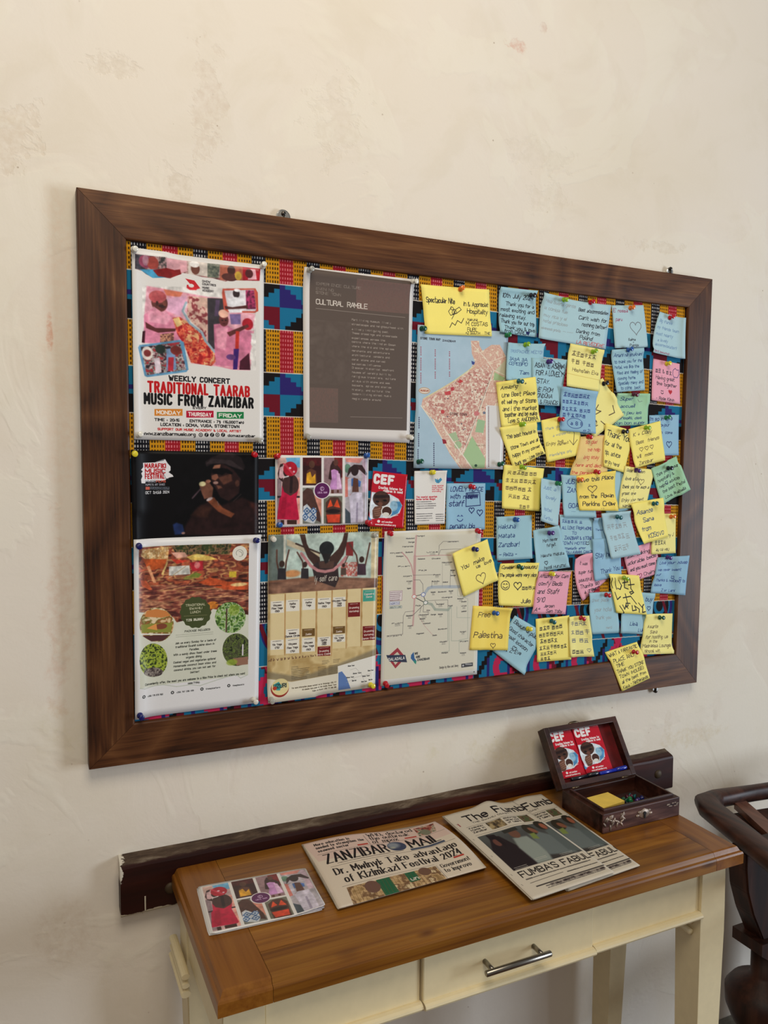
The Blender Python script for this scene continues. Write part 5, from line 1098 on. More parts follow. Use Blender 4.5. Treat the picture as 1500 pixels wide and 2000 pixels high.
# ---------------------------------------------------------------- sticky notes
NC = {'yellow': (254, 236, 124), 'gold': (252, 224, 104), 'pale yellow': (248, 236, 146), 'blue': (160, 200, 212), 'pale blue': (174, 206, 214), 'sky blue': (146, 188, 212), 'pink': (240, 168, 186), 'green': (162, 208, 168), 'peach': (240, 206, 130)}
INK = {'k': (28, 26, 34), 'b': (34, 52, 120), 'n': (36, 60, 110), 'g': (110, 112, 116), 'r': (200, 60, 50), 'lg': (150, 158, 160), 'db': (20, 30, 90), 'br': (90, 74, 50), 'm': (150, 60, 90), 'lb': (110, 140, 176)}
def cjk(cv, x, y, s, c, w, R):
    """a small block of brush strokes the size of one written character"""
    k = R.randrange(5)
    cv.seg(x + .1 * s, y - .8 * s, x + .9 * s, y - .83 * s, w, c)
    if k in (0, 2): cv.seg(x + .5 * s, y - s, x + .5 * s, y, w, c)
    if k in (1, 3): cv.ln([(x + .15 * s, y - .6 * s), (x + .85 * s, y - .6 * s), (x + .85 * s, y - .1 * s), (x + .15 * s, y - .1 * s), (x + .15 * s, y - .6 * s)], w, c)
    if k in (0, 1, 4): cv.seg(x + .1 * s, y - .45 * s, x + .9 * s, y - .48 * s, w, c)
    if k in (2, 4): cv.seg(x + .45 * s, y - .5 * s, x + .1 * s, y, w, c); cv.seg(x + .5 * s, y - .5 * s, x + .95 * s, y - .02 * s, w, c)
    if k == 3: cv.seg(x + .5 * s, y - .8 * s, x + .5 * s, y, w, c)
    if R.random() < .5: cv.seg(x + .05 * s, y - .02 * s, x + .9 * s, y - .05 * s, w, c)
def note_art(col, ink, lines, extra=None, W=76, H=76, seed=1, w=None):
    cv = Cv(W, H, 2.6, NC[col]); R = random.Random(seed); c = INK[ink]
    b = cv.cover([(0, 0), (W, 0), (W, H), (0, H)]); n = cv.vnoise(b[0], b[1], 30, seed, 2) - .5; cv.a += n[..., None] * 6
    for ln_ in lines:
        u0, v, h, t = ln_[:4]; cc = INK[ln_[4]] if len(ln_) > 4 and ln_[4] else c; ang = ln_[5] if len(ln_) > 5 else 0
        ww = w or h * .15
        if t[0] == '\u00a7':
            x = u0
            for ch in t[1:]:
                if ch == ' ': x += h * .5
                else: cjk(cv, x, v + R.uniform(-1, 1) * h * .1, h * R.uniform(.78, .98), cc, ww * .75, R); x += h * R.uniform(.9, 1.15)
        else:
            hh = h * .74; g_ = sum(gw(ch) + 1.3 for ch in t) * hh / 6; room = (W - 3 - u0 if not (W > 100 and u0 < 60) else 70 - u0); sxx = min(.92, room / g_)
            cv.txt(u0, v - h * .1, t, hh, cc, (w or hh * .14), 'hand', ang=ang, sx=sxx, gap=1.3, jit=.45, slant=.2, R=R)
    if extra: extra(cv)
    return cv
def heart_(x, y, r, c='k', w=1.1, fill=False, rot=0): return lambda cv: cv.heart(x, y, r, w, INK[c] if isinstance(c, str) else c, rot, fill)
def smile_(x, y, r, c='k', face=True):
    def f(cv):
        if face: cv.ring(x, y, r, 1.2, INK[c])
        cv.ln([(x + r * .55 * math.cos(t), y + r * .1 + r * .5 * math.sin(t)) for t in np.linspace(.3, 2.84, 8)], 1.2, INK[c])
        cv.ln([(x - r * .5, y - r * .2), (x - r * .3, y - r * .4), (x - r * .15, y - r * .2)], 1.1, INK[c]); cv.ln([(x + r * .15, y - r * .2), (x + r * .3, y - r * .4), (x + r * .5, y - r * .2)], 1.1, INK[c])
    return f
def both(*fs): return lambda cv: [f(cv) for f in fs]
def flower(cv):
    for a0 in (0, 1.3, 2.6): cv.ln([(66 + 7 * math.cos(a0 + t) * math.sin(2 * t), 36 + 9 * math.sin(a0 + t) * math.sin(2 * t)) for t in np.linspace(0, 1.57, 9)], 1.0, INK['k'])
    cv.ln([(60, 34), (54, 40), (58, 46), (66, 44), (70, 36), (78, 32), (82, 36), (72, 42), (66, 44), (60, 52)], 1, INK['k']); cv.ln([(54, 66), (60, 58), (66, 62), (72, 54), (80, 58), (86, 50)], 1.2, INK['k'])
def arrowd(cv): cv.ln([(62, 14), (64, 36), (58, 56)], 1, INK['br']); cv.ln([(52, 46), (58, 56), (68, 48)], 1, INK['br'])
def bigink(cv):
    for P in ([(14, 8), (15, 30)], [(24, 12), (30, 22), (24, 30), (18, 28)], [(40, 10), (36, 26), (44, 28)], [(34, 17), (46, 14)], [(52, 8), (50, 26), (56, 34), (48, 38), (46, 34), (54, 32)], [(46, 20), (60, 18)], [(8, 36), (10, 50), (20, 44)], [(34, 38), (34, 60), (28, 64), (30, 56), (40, 56)], [(26, 46), (46, 42), (56, 56)], [(12, 62), (18, 74), (14, 78)], [(20, 60), (22, 68), (28, 60), (32, 66)], [(44, 60), (42, 70), (52, 68), (50, 60), (60, 66), (58, 72)], [(62, 54), (68, 62), (74, 56)], [(70, 62), (66, 72), (74, 70)], [(6, 8), (3, 18), (5, 28)]):
        cv.ln(P, 2.0, (20, 18, 16))
def scrib(x, y, w_, h_, c='db'):
    return lambda cv: [cv.ln([(x + i * w_ / 14, y + (h_ if i % 2 else 0)) for i in range(15)], 1.6, INK[c]), cv.ln([(x - 3, y - 2), (x + w_ + 3, y - 3), (x + w_ + 5, y + h_ + 12), (x - 3, y + h_ + 14), (x - 3, y - 2)], 1.3, INK[c])]
def fold(v): return lambda cv: (cv.seg(0, v - 1, 76, v + 2, .8, (206, 176, 80), .8))
def joy(cv):
    for P in ([(50, 10), (62, 14), (60, 26)], [(14, 40), (22, 34), (30, 40), (24, 50), (14, 40)], [(34, 34), (38, 44), (46, 36), (44, 52), (34, 58)], [(10, 60), (20, 70), (26, 54)], [(34, 64), (50, 60)], [(44, 56), (56, 54), (50, 66)], [(60, 46), (70, 42)]): cv.ln(P, 1.6, INK['br'])
nl = []
def A_(key, label, col, ink, quad, pins, lines, extra=None, curl=None, bow=(0, 0, 0, 0), W=76, H=76): nl.append((key, label, col, ink, quad, pins, lines, extra, curl, bow, W, H))

# from the lowest note to the topmost, group by group
A_('cropped blue note under the yellow Spectacular note', None, 'blue', 'n', None, [], [])
nl.pop()
A_('10th July', 'light blue note dated 10th July, right of the broad yellow Spectacular note', 'blue', 'k', [(978.7, 560), (1051, 567.7), (1048.6, 659), (976.6, 649)], [(1040, 576, 'black')], [(6, 16, 9, '10th July 2024'), (14, 29, 8, 'Thank you for a'), (4, 39, 8, 'most exciting and'), (2, 49, 8, 'relaxing stay.'), (4, 59, 8, 'Thank you for our trip'), (10, 69, 8, 'Thank you & love'), (8, 75.5, 8, 'from CARLA')], heart_(58, 71, 4, 'db', 1, True), (0, .002, .004, .002))
A_('Best accommodation', 'wide light blue note, two notes broad, reading Best accommodation', 'pale blue', 'lg', [(1062, 570.7), (1194, 596), (1183, 682), (1052, 660)], [(1104.6, 584.6, 'lime green'), (1156, 590, 'red')], [(8, 14, 7, 'Hola buena gente'), (8, 26, 7, 'la comida fue'), (8, 38, 7, 'muy rica y el'), (8, 48, 7, 'hotel precioso'), (4, 60, 6, 'volveremos pronto  --- ------'), (76, 18, 7.5, 'Best accommodation', 'k'), (78, 32, 8, "Can't wish for", 'k'), (86, 43, 8, 'nothing better!', 'k'), (76, 56, 8, 'Darling from', 'k'), (84, 66, 8, 'Poland!', 'k'), (78, 75, 7.5, 'LA REVEDERE', 'r')], None, (.002, 0, .003, .004), (0, 0, -.03, 0), 140, 76)
A_('heart drawing', 'light blue note with a large pencil heart near the top right of the cluster', 'pale blue', 'm', [(1194.6, 596.4), (1262, 594.7), (1265.6, 678), (1201, 680)], [(1234.5, 600.7, 'orange')], [(3, 13, 8, "E' nossa"), (7, 28, 7, 'paru'), (32, 64, 6, 'Salma', 'k'), (42, 68, 5, '+', 'k'), (34, 75, 6, 'Patrick', 'k')], heart_(52, 40, 14, 'g', 1.2), (0, .001, .005, .006), (-.02, .02, 0, 0))
A_('pale writing top right', 'pale blue curling note in the upper right corner of the board, faint pencil writing', 'pale blue', 'lb', [(1289, 608.5), (1340, 620.7), (1338.5, 700.7), (1273.8, 688)], [(1311.6, 620, 'red')], [(8, 18, 7, 'Big thanks'), (6, 30, 7, 'my friends team'), (6, 42, 7, 'most hearty'), (12, 53, 7, 'a lovely'), (6, 62, 7, 'accommodation!'), (3, 74, 5, 'Merci beaucoup', 'm')], None, (.003, 0, .004, .012), (.03, 0, 0, 0))
A_('Asante sana family', 'light blue note with seven lines of blue writing directly under the heart drawing note', 'blue', 'n', [(1195.5, 683), (1258, 679), (1259.6, 762), (1204.5, 766)], [(1230, 683, 'blue')], [(6, 14, 7.5, 'Amani na shukrani'), (6, 25, 7, 'to thank you for the'), (5, 35, 7, 'hotel, we like the'), (8, 45, 7, 'food and feeling of'), (8, 55, 7, 'coming home.'), (8, 64, 7, 'Specially many and'), (12, 73, 7, 'to come  back')], None, (0, 0, .004, .008), (-.02, .02, 0, 0))
A_('pink smiley', 'pink note with a small red heart and a smile at the far right', 'pink', 'k', [(1276, 700.4), (1336, 709.4), (1333.6, 788.8), (1272.6, 781.5)], [(1305.5, 710, 'yellow')], [(8, 24, 8, '\u00a7\u4e00\u4e00'), (28, 24, 8, '&'), (38, 24, 8, '\u00a7\u4e00\u4e00'), (10, 36, 8, 'Having great'), (12, 47, 8, 'time together'), (12, 74, 7.5, '- Rose Kevin')], both(smile_(28, 58, 6, 'k', False), heart_(50, 56, 5.5, (190, 30, 44), 1, True), lambda cv: cv.ln([(58, 14), (64, 10), (68, 13), (73, 12), (74, 20), (70, 27), (60, 27), (57, 22), (58, 14)], 1, INK['db'])), (0, .001, .002, .004))
A_('green Super accueil', 'pale green note reading Super accueil', 'green', 'n', [(1206, 768), (1270, 768.6), (1265, 830), (1198, 832)], [(1241, 770, 'maroon')], [(12, 17, 10, 'Super'), (14, 34, 10, 'accueil'), (14, 50, 9, 'un peu les'), (6, 62, 9, 'conseils, des'), (2, 74, 9, 'plan bon super')], lambda cv: cv.ln([(52, 14), (56, 20), (62, 18)], 1, INK['g']), (0, .001, .003, .003))
A_('blue beach note', 'light blue note with a small heart, tucked behind the yellow note, at the right edge', 'sky blue', 'db', [(1268, 811), (1331.4, 809.7), (1331, 889.3), (1266, 890)], [(1304, 815.5, 'green')], [(2, 11, 9, "I'm so in love"), (26, 22, 7, 'bonjour'), (28, 36, 7, 'to  come')], heart_(52, 55, 7, 'db', 1.3), (0, 0, .003, .002))
A_('kite shaped yellow', 'yellow note turned diagonally with loopy writing, partly under the blue character note', 'pale yellow', 'br', [(1177, 738), (1219, 811), (1160, 856), (1117, 782)], [(1182.5, 749, 'black')], [(44, 62, 8, '2024')], joy, (0, .001, .002, .001))
A_('Cyrillic', 'light blue note with Cyrillic writing left of the Asante note', 'blue', 'lb', [(992.7, 668.7), (1066, 671), (1060, 750), (988.7, 742)], [(1029, 672.7, 'lime green')], [(7, 20, 7.5, 'TPEKPACHOE MECTO!'), (6, 36, 8, '3A3A 3A', 'n'), (5, 45, 8, 'CEPEBPO', 'n'), (28, 62, 9, 'Tam', 'n')], None, (.003, 0, .004, .008))
A_('Asante', 'light blue note reading Asante Asana for a lovely stay, from London', 'blue', 'k', [(1039, 698.7), (1109, 703), (1093.5, 793), (1036, 790)], [(1074, 706, 'purple')], [(6, 16, 10, 'ASANTE ASANA'), (8, 29, 10, 'FOR A LOVELY'), (10, 42, 10, 'STAY.'), (8, 55, 9, 'WE FROM'), (10, 65, 9, 'LONDONA'), (24, 75, 8, '& FRANCIS'), (54, 8, 6, '2024', None, .5)], lambda cv: cv.ln([(48, 3), (56, 14), (76, 26)], 1, INK['k']), (0, 0, .004, .002))
A_('eight line yellow', 'yellow note with ruled Chinese style writing and a fold above its blank lower third', 'pale yellow', 'br', [(1114, 670.7), (1181, 683.4), (1171, 764), (1106.7, 753.7)], [(1161, 686.5, 'lime green')], [(8, 20, 9, '\u00a7aaaaaa'), (8, 34, 9, '\u00a7aa aaa'), (12, 48, 8, 'Hochstein Eva')], fold(54), (0, 0, .005, .006))
A_('pale arrow note', 'pale yellow note with a faint pencil arrow, under the blue character note', 'yellow', 'br', [(1056.8, 821), (1128, 806), (1141, 886.5), (1069, 903)], [], [(6, 20, 6, 'Thank you', 'lg'), (20, 34, 6, 'a wonderful', 'lg'), (4, 48, 7, 'Enjoy the', 'br'), (26, 52, 6, 'moment', 'br'), (6, 68, 6, 'friendships only', 'lg')], arrowd, (.001, 0, .005, .006))
A_('peach red writing', 'peach coloured note with orange red handwriting below the blue character note', 'peach', 'r', [(1134.5, 852.7), (1190, 850), (1186, 935), (1112.5, 929.7)], [(1152, 852.7, 'red')], [(16, 15, 8, 'So glad'), (24, 29, 8, 'the help'), (18, 43, 8, 'long stay'), (6, 58, 8, 'here and also'), (2, 72, 8, 'the personality')], None, (0, 0, .003, .003))
A_('blue character note', 'blue note filled with dark blue Chinese characters above a drawn oval', 'sky blue', 'b', [(1098.6, 754.5), (1169, 764.7), (1164, 847), (1093.5, 841)], [(1096, 819, 'red')], [(6, 15, 8, '\u00a7aaaaaaa'), (4, 27, 8, '\u00a7aaaaaaa'), (3, 40, 8, '\u00a7aaaa aaa'), (6, 50, 8, '\u00a7aaaaaa'), (60, 64, 6, '\u00a7a'), (48, 75, 6, 'xx 21')], lambda cv: (cv.ring(32, 61, 16, .9, INK['b'], 9), cv.txt(23, 64, 'a 8 8', 6, INK['b'], 1)), (.001, 0, .006, .003))
A_('ANDORRA', 'yellow note with dense black writing signed ANDORRA, beside the town map', 'yellow', 'k', [(971.4, 746.4), (1046, 735.8), (1056, 824), (980, 835)], [(1015.7, 744, 'teal')], [(7, 14, 8, 'Amazing   *'), (8, 27, 9, 'Une Best Place', None, .05), (6, 38, 9, 'et well my of Stone', None, .08), (6, 50, 9, 'and i the market', None, .08), (8, 60, 9, 'together and be make', None, .08), (14, 71, 8.5, 'Love S. ANDORRA', None, .04)], None, (.001, 0, .003, .004))
A_('best hostel', 'tilted yellow note starting The best hostel in Stone Town, below the ANDORRA note', 'yellow', 'k', [(975.4, 835), (1048, 823.4), (1065.6, 885.7), (1004, 917)], [(1021, 829, 'lime green')], [(9, 24, 10, 'The best hostel in', None, .03), (10, 44, 8.5, 'Stone Town, and all', None, .03), (8, 58, 8.5, 'happy in my corner', None, .03), (6, 73, 8.5, 'thank you - Love Sonja', None, .03)], None, (0, 0, .008, .003))
A_('characters above blue', 'yellow note of five rows of characters, above the Hakuna Matata note', 'yellow', 'br', [(984, 907.7), (1063, 915), (1054, 998.7), (980.5, 992.8)], [(1021.6, 912, 'lime green')], [(8, 15, 8, '\u00a7aaaaaaa'), (6, 29, 8, '\u00a7aaaaaaa'), (6, 43, 8, '\u00a7aaaaa a'), (12, 57, 8, '\u00a7aaa aa'), (34, 73, 7, '\u00a7aaa')], None, (0, 0, .005, .004))
A_('curled pale blue', 'pale blue curled note with faint pencil writing, beside the Just Zanzibar note', 'pale blue', 'lb', [(1057.5, 933.4), (1099, 942), (1090, 1029), (1055, 1017)], [(1091, 944, 'green')], [(8, 18, 8, 'Just a'), (14, 34, 8, 'lovely'), (8, 56, 8, 'hotel'), (8, 70, 7, 'Karibu')], None, (.008, 0, .004, .012), W=44)
A_('blue behind gold', 'blue note hidden behind the gold heart note', 'blue', 'lb', [(1165, 925), (1218, 918), (1232, 994), (1186, 1009)], [], [(8, 20, 8, 'Merci'), (30, 70, 8, 'Anna', 'n')], None, (0, 0, .003, .004))
A_('Love from home', 'blue note reading All love from home to Zanzibar', 'blue', 'b', [(1093, 1005), (1159, 1010), (1161, 1081), (1093, 1084)], [], [(6, 15, 7, '\u00a7aaaaa a'), (6, 28, 8, 'ALL LOVE FROM HOME'), (28, 38, 7, 'TO'), (12, 48, 8, 'ZANZIBAR & STONE'), (4, 58, 8, 'TOWN HOTEL'), (4, 67, 6.5, 'Demasiado amor'), (4, 75, 6.5, 'RUBEN / AVRAM  CARLOS')], smile_(62, 54, 6, 'k', False), (0, 0, .003, .003))
A_('Just Zanzibar', 'blue note reading Just Zanzibar GOAL, half under the gold heart note', 'blue', 'b', [(1095.7, 926.8), (1163, 932), (1165, 1011), (1100.5, 1010.4)], [], [(10, 16, 11, 'JUST'), (12, 32, 11, 'ZANZIBAR'), (14, 60, 11, 'GOAL'), (20, 66, 3, '_____')], None, (.001, 0, .005, .002), (-.02, 0, 0, 0))
A_('Thank you for advice', 'yellow note reading Thank you for all the advice', 'yellow', 'k', [(1182.5, 826.5), (1240, 843), (1219, 923), (1179, 911)], [(1220.7, 843, 'black')], [(6, 22, 13, 'Thank You'), (2, 38, 10, 'for all the'), (4, 54, 10, 'tip, advice'), (4, 70, 9, 'enjoy here!')], None, (0, 0, .003, .003))
A_('narrow creased yellow', 'creased yellow note with a small heart between the gold note and the green note', 'pale yellow', 'k', [(1220.7, 910), (1279, 918), (1262, 989), (1208, 994)], [(1245.6, 918, 'purple')], [(6, 10, 7, 'Good location'), (8, 25, 8, 'love stay'), (4, 40, 8, 'thank you for such a'), (5, 52, 7, 'great time'), (6, 64, 7, 'Enjoy your next'), (10, 75, 7, 'Namaste')], both(heart_(50, 26, 7, 'br', 1), lambda cv: cv.seg(36, 0, 34, 76, 1, (200, 180, 90))), (0, 0, .003, .003))
A_('three hearts', 'yellow note with three little hearts signed for Zanzibar, tilted, at the right side', 'yellow', 'br', [(1228, 838), (1290, 822), (1299, 899), (1241, 914.5)], [(1264.7, 835, 'lime green')], [(10, 18, 9, 'K + Cody'), (14, 34, 8, 'Best  friends'), (10, 60, 8, 'Will  meet'), (12, 73, 8, 'Zanzibar')], both(heart_(24, 44, 4.5, 'br', .9), heart_(36, 44, 4.5, 'br', .9), heart_(48, 44, 4.5, 'br', .9)), (0, .001, .004, .006))
A_('tilted green', 'pale green note turned on its corner and overlapping the right frame board', 'green', 'k', [(1272, 915), (1321, 891), (1349, 956), (1293, 986)], [(1308.7, 914.5, 'black')], [(8, 22, 8, 'Thank you for your'), (8, 34, 8, 'hospitality &'), (8, 46, 8, 'helpful advice'), (12, 58, 8, 'the best hotel'), (14, 71, 8, 'Love, Isabella')], smile_(30, 40, 6, 'db', False), (0, 0, .004, .003))
A_('Love this place', 'gold note reading Love this place with a drawn heart', 'gold', 'k', [(1125.7, 929.7), (1203, 919), (1208, 998), (1132, 997)], [(1166.4, 921, 'red'), (1133, 937, 'orange')], [(2, 16, 10, 'Love this Place'), (4, 51, 10, 'from the  Rowan'), (8, 67, 11, 'Perkins Crew'), (44, 74, 5, '- !')], heart_(30, 31, 9, 'br', 1.3), (0, 0, .004, .002))
A_('pink curved left', 'pink note with one curved edge and slanted black writing', 'pink', 'k', [(1124, 1092), (1162, 1080), (1188, 1130), (1138, 1174)], [], [(20, 16, 8, 'It was', None, .35), (12, 30, 8, 'super fun', None, .35), (8, 44, 8, 'beautiful', None, .35), (6, 56, 9, 'Thanks so', None, .35), (12, 68, 8, 'a great stay', None, .35), (30, 74, 8, 'hugs from', None, .35)], None, (.002, 0, .002, .004), (.12, 0, .05, 0))
A_('Just chilling behind', 'blue note behind the pale centre note, in deep shade', 'sky blue', 'n', [(1160, 1012), (1196, 1010), (1196, 1062), (1160, 1060)], [], [(10, 40, 8, 'Thanks')], None, (0, 0, .001, .002))
A_('stay here', 'blue note reading Stay here, Thank you, below the pale centre note', 'sky blue', 'n', [(1156.5, 1053), (1212, 1050), (1214, 1122), (1162, 1136)], [], [(6, 36, 11, 'Stay here'), (18, 66, 10, 'Thank You')], None, (0, 0, .004, .004))
A_('adorable beds', 'pink note about adorable beds, signed with a heart, under the tilted yellow note', 'pink', 'k', [(1216, 1076), (1279, 1056), (1292, 1118), (1232, 1137)], [], [(6, 22, 10, 'ask talking'), (4, 38, 10, 'adorable beds'), (6, 54, 10, 'and you must come it'), (34, 72, 9, 'Chaima')], heart_(24, 68, 6, 'm', 1.5), (0, 0, .003, .003))
A_('pale centre', 'pale blue blank looking note with faint pencil writing, black pin at its top', 'pale blue', 'lg', [(1174, 1003), (1233, 997.4), (1251.7, 1082), (1194, 1092.5)], [(1209, 1010, 'teal')], [(10, 28, 10, '\u00a7aaaaa'), (10, 46, 10, '\u00a7aaaaa'), (14, 64, 10, '\u00a7aaaa')], lambda cv: cv.ell(16, 64, 1.2, 1.2, INK['k']), (.002, 0, .005, .006), (-.02, 0, 0, 0))
A_('yellow behind Asante Sana', 'pale yellow note poking out to the right behind the Asante Sana note', 'pale yellow', 'k', [(1276, 1003), (1325.5, 1004), (1325, 1081), (1272, 1083)], [(1314, 1009.5, 'orange')], [(40, 30, 8, '7'), (50, 44, 8, 'my J'), (10, 58, 9, '\u00a7aaaa'), (14, 71, 8, 'au ca veu')], None, (0, 0, .003, .003))
A_('Asante Sana', 'yellow tilted note reading Asante Sana from Kosovo', 'yellow', 'n', [(1232, 984), (1295.6, 972), (1306, 1047.8), (1255.5, 1062.7)], [(1279.8, 984, 'teal')], [(10, 24, 11, 'Asante'), (22, 40, 11, 'Sana'), (12, 56, 10, 'from'), (22, 70, 10, 'KOSOVO')], None, (.002, 0, .004, .007))
A_('blue right with smile', 'blue note at the lower right overlapping the frame, blue writing and two smiles', 'sky blue', 'b', [(1284.4, 1088.8), (1347, 1085), (1338.5, 1162.5), (1270.4, 1158)], [(1306.8, 1089, 'purple')], [(8, 16, 8, 'Love your house'), (6, 30, 7, 'we never want'), (4, 40, 7, 'our'), (6, 52, 7, 'Thanks & nobody to'), (6, 62, 7, 'leave'), (24, 72, 6.5, '2 or Lani')], both(smile_(46, 42, 5, 'b', False), smile_(60, 44, 5, 'b', False)), (0, .002, .004, .003))
A_('lower blue faint', 'light blue note with faint grey writing left of the big Japanese ink note', 'blue', 'lg', [(1151, 1158), (1203, 1156), (1211.6, 1236), (1155.6, 1239)], [(1187, 1162.5, 'red')], [(8, 18, 8, 'Great place'), (14, 36, 9, 'your hotel'), (16, 50, 8, 'thank you'), (40, 68, 6, 'merci')], None, (.004, 0, .004, .003))
A_('blue body', 'blue note showing below and right of the big ink note', 'blue', 'n', [(1217, 1155), (1280, 1159), (1272, 1240), (1212, 1237)], [], [(56, 16, 10, 'buy'), (24, 62, 9, 'Lisa,'), (44, 72, 8, 'Luka')], heart_(66, 28, 4.5, 'n', 1.2), (0, 0, .002, .002))
A_('big ink', 'yellow note with very large black brush like scrawl', 'yellow', 'k', [(1189, 1120.5), (1248, 1124), (1264, 1201), (1204, 1197)], [(1222, 1129, 'lime green')], [], bigink, (.003, 0, .004, .002), (-.03, 0, 0, 0))
A_('hosting us', 'pale yellow note with green pin in the lower right corner of the board', 'pale yellow', 'br', [(1262, 1200), (1319, 1199.4), (1316.6, 1276.5), (1254.8, 1278.4)], [(1291.8, 1207, 'dark green')], [(10, 28, 8, 'Asante'), (18, 38, 8, 'Sana'), (8, 48, 8, 'for hosting us'), (20, 56, 7, 'in the'), (4, 65, 8, 'Madrassa Lounge'), (8, 74, 7, '@hotel wifi')], None, (0, 0, .002, .001))
A_('lovely staff', 'blue note with bold navy writing about lovely staff, above the transit diagram', 'sky blue', 'db', [(872.5, 944), (948, 944), (947, 1034), (870, 1036)], [(921.6, 950, 'red')], [(8, 14, 10, 'LOVELY PLACE'), (8, 26, 10, 'with nice'), (6, 38, 11, 'staff'), (8, 74, 9, 'penalty big')], both(scrib(42, 18, 20, 6), heart_(50, 44, 5.5, 'db', 1.3), heart_(66, 48, 6, 'db', 1.3), smile_(28, 56, 10, 'b', False)), (0, 0, .001, .001))
A_('Hakuna Matata', 'light blue note reading Hakuna Matata Zanzibar', 'blue', 'n', [(969.6, 1009.6), (1042, 1006.4), (1040, 1091), (970.4, 1095)], [(1008.8, 1015, 'blue')], [(4, 22, 10, 'Hakuna'), (4, 38, 10, 'Matata'), (4, 54, 10, 'Zanzibar!'), (5, 70, 8, '~ Reiza ~')], None, (0, 0, .004, .002))
A_('Mom', 'light blue note with a small heart signed hotel, right of the Hakuna Matata note', 'blue', 'k', [(1041, 1036), (1092, 1026), (1113.6, 1108), (1046, 1118)], [(1076, 1041.6, 'purple')], [(26, 26, 7, 'Mom never'), (34, 35, 7, 'forget'), (16, 52, 7, 'Hakuna matata'), (20, 74, 7, 'hotel Hurumzi')], heart_(26, 62, 4, 'k', 1), (0, 0, .003, .003))
A_('smiley and heart', 'yellow note with a drawn smiley face and heart, curled at its lower left', 'yellow', 'k', [(977.6, 1100.8), (1052.8, 1099), (1048.8, 1185.6), (974.4, 1182.4)], [(1016, 1107, 'dark green')], [(5, 11, 7.5, 'Consider   the beautiful'), (2, 25, 8, 'The people were very nice'), (46, 47, 7, '\u00a7aaaaa'), (44, 71, 10, 'Julie')], both(smile_(14, 40, 8, 'k'), heart_(38, 40, 8, 'k', 1.4)), (0, 0, .003, .007), (.02, 0, 0, 0))
A_('nine out of ten', 'pink note reading comfy beds and staff 9/10', 'pink', 'k', [(1052.8, 1116), (1115.5, 1116.8), (1104.5, 1199.8), (1037.8, 1199)], [(1079, 1121, 'yellow')], [(4, 12, 8, 'Amazing for Cam'), (6, 26, 9, 'comfy Beds'), (6, 41, 10, 'and Staff'), (6, 56, 10, '9/10'), (4, 72, 9, 'A*'), (26, 65, 7, 'Jeroen'), (32, 74, 7, 'Sam Toby')], None, (0, 0, .003, .003))
A_('tilted blue', 'blue note turned on its corner reading Beautiful place, beside the Free Palestina note', 'blue', 'k', [(1005.7, 1202), (1064, 1236), (1024, 1318.5), (962.4, 1271)], [(1034, 1229, 'yellow')], [(6, 14, 9, 'Beautiful place', None, .06), (4, 28, 8, 'Good character', None, .06), (6, 40, 8, 'great location', None, .06), (20, 64, 8, 'N. Z. Eve', None, -.3)], heart_(36, 50, 5, 'k', 1), (0, 0, .003, .002))
A_('Free Palestina', 'yellow note reading Free Palestina', 'gold', 'br', [(924, 1183), (1002, 1188.5), (992, 1270), (917, 1269.7)], [(967.6, 1198, 'blue')], [(12, 20, 11, 'Free'), (6, 56, 13, 'Palestina')], heart_(46, 68, 5, 'br', 1), (0, .006, .004, .001))
A_('six row yellow', 'yellow note of six rows of black characters near the lower frame board', 'yellow', 'k', [(1046.5, 1209), (1112, 1201.5), (1115.8, 1288), (1049, 1293.4)], [(1080, 1213.7, 'teal')], [(8, 21, 8, '\u00a7aaa aaa'), (6, 33, 8, '\u00a7aaaaaaa'), (8, 44, 8, '\u00a7aaaaa'), (6, 55, 7.5, '\u00a7aaaaaaaa'), (8, 65, 7, '\u00a7aaaaa'), (8, 74, 7, '\u00a7aaa')], None, (0, 0, .003, .002))
A_('faded yellow', 'darker yellow note with grey characters, to the right of the six row note', 'pale yellow', 'g', [(1112, 1205), (1151, 1202.4), (1161, 1282.4), (1114, 1284)], [(1137.5, 1207.6, 'red')], [(5, 18, 9, '\u00a7aaaa'), (5, 34, 9, '\u00a7aaaa'), (5, 50, 10, '\u00a7a aa'), (4, 70, 8, '\u00a7aaa', 'k')], heart_(38, 64, 4, 'g', .8), (0, 0, .002, .002), W=46)
A_('fantastic on frame', 'yellow note overlapping the lower frame board with a red pin at its corner', 'yellow', 'k', [(1181.6, 1274), (1244, 1253.5), (1269.4, 1324.5), (1215, 1350.6)], [(1240.5, 1274, 'red')], [(4, 11, 8, 'WHAT A FANTASTIC'), (6, 23, 8, 'PLACE AND'), (8, 33, 8, 'TIME'), (5, 44, 8, 'THANK YOU STONE'), (6, 54, 8, 'TOWN (HOUSE)'), (7, 64, 7.5, 'all the best from'), (6, 74, 7.5, 'Kaya - Netherlands')], None, (0, 0, .002, .002))
SPEC = ('Spectacular', 'broad yellow note reading Spectacular, two notes wide, at the upper edge above the town map', 'yellow', 'k', [(821.6, 555), (960, 564), (961, 657), (830, 652)], [(902, 564, 'orange')], [(8, 28, 11, 'Spectacular Nite'), (88, 30, 9, 'in & Appreciat'), (94, 42, 9, 'Hospitality'), (94, 54, 6, 'Hakuna'), (90, 62, 8, 'M. COSTAS'), (92, 71, 7, 'FILIPE'), (88, 76, 6, '+2 SOUTH   THE')], flower, (.003, .001, .003, .001), (-.01, 0, 0, 0), 145, 78)
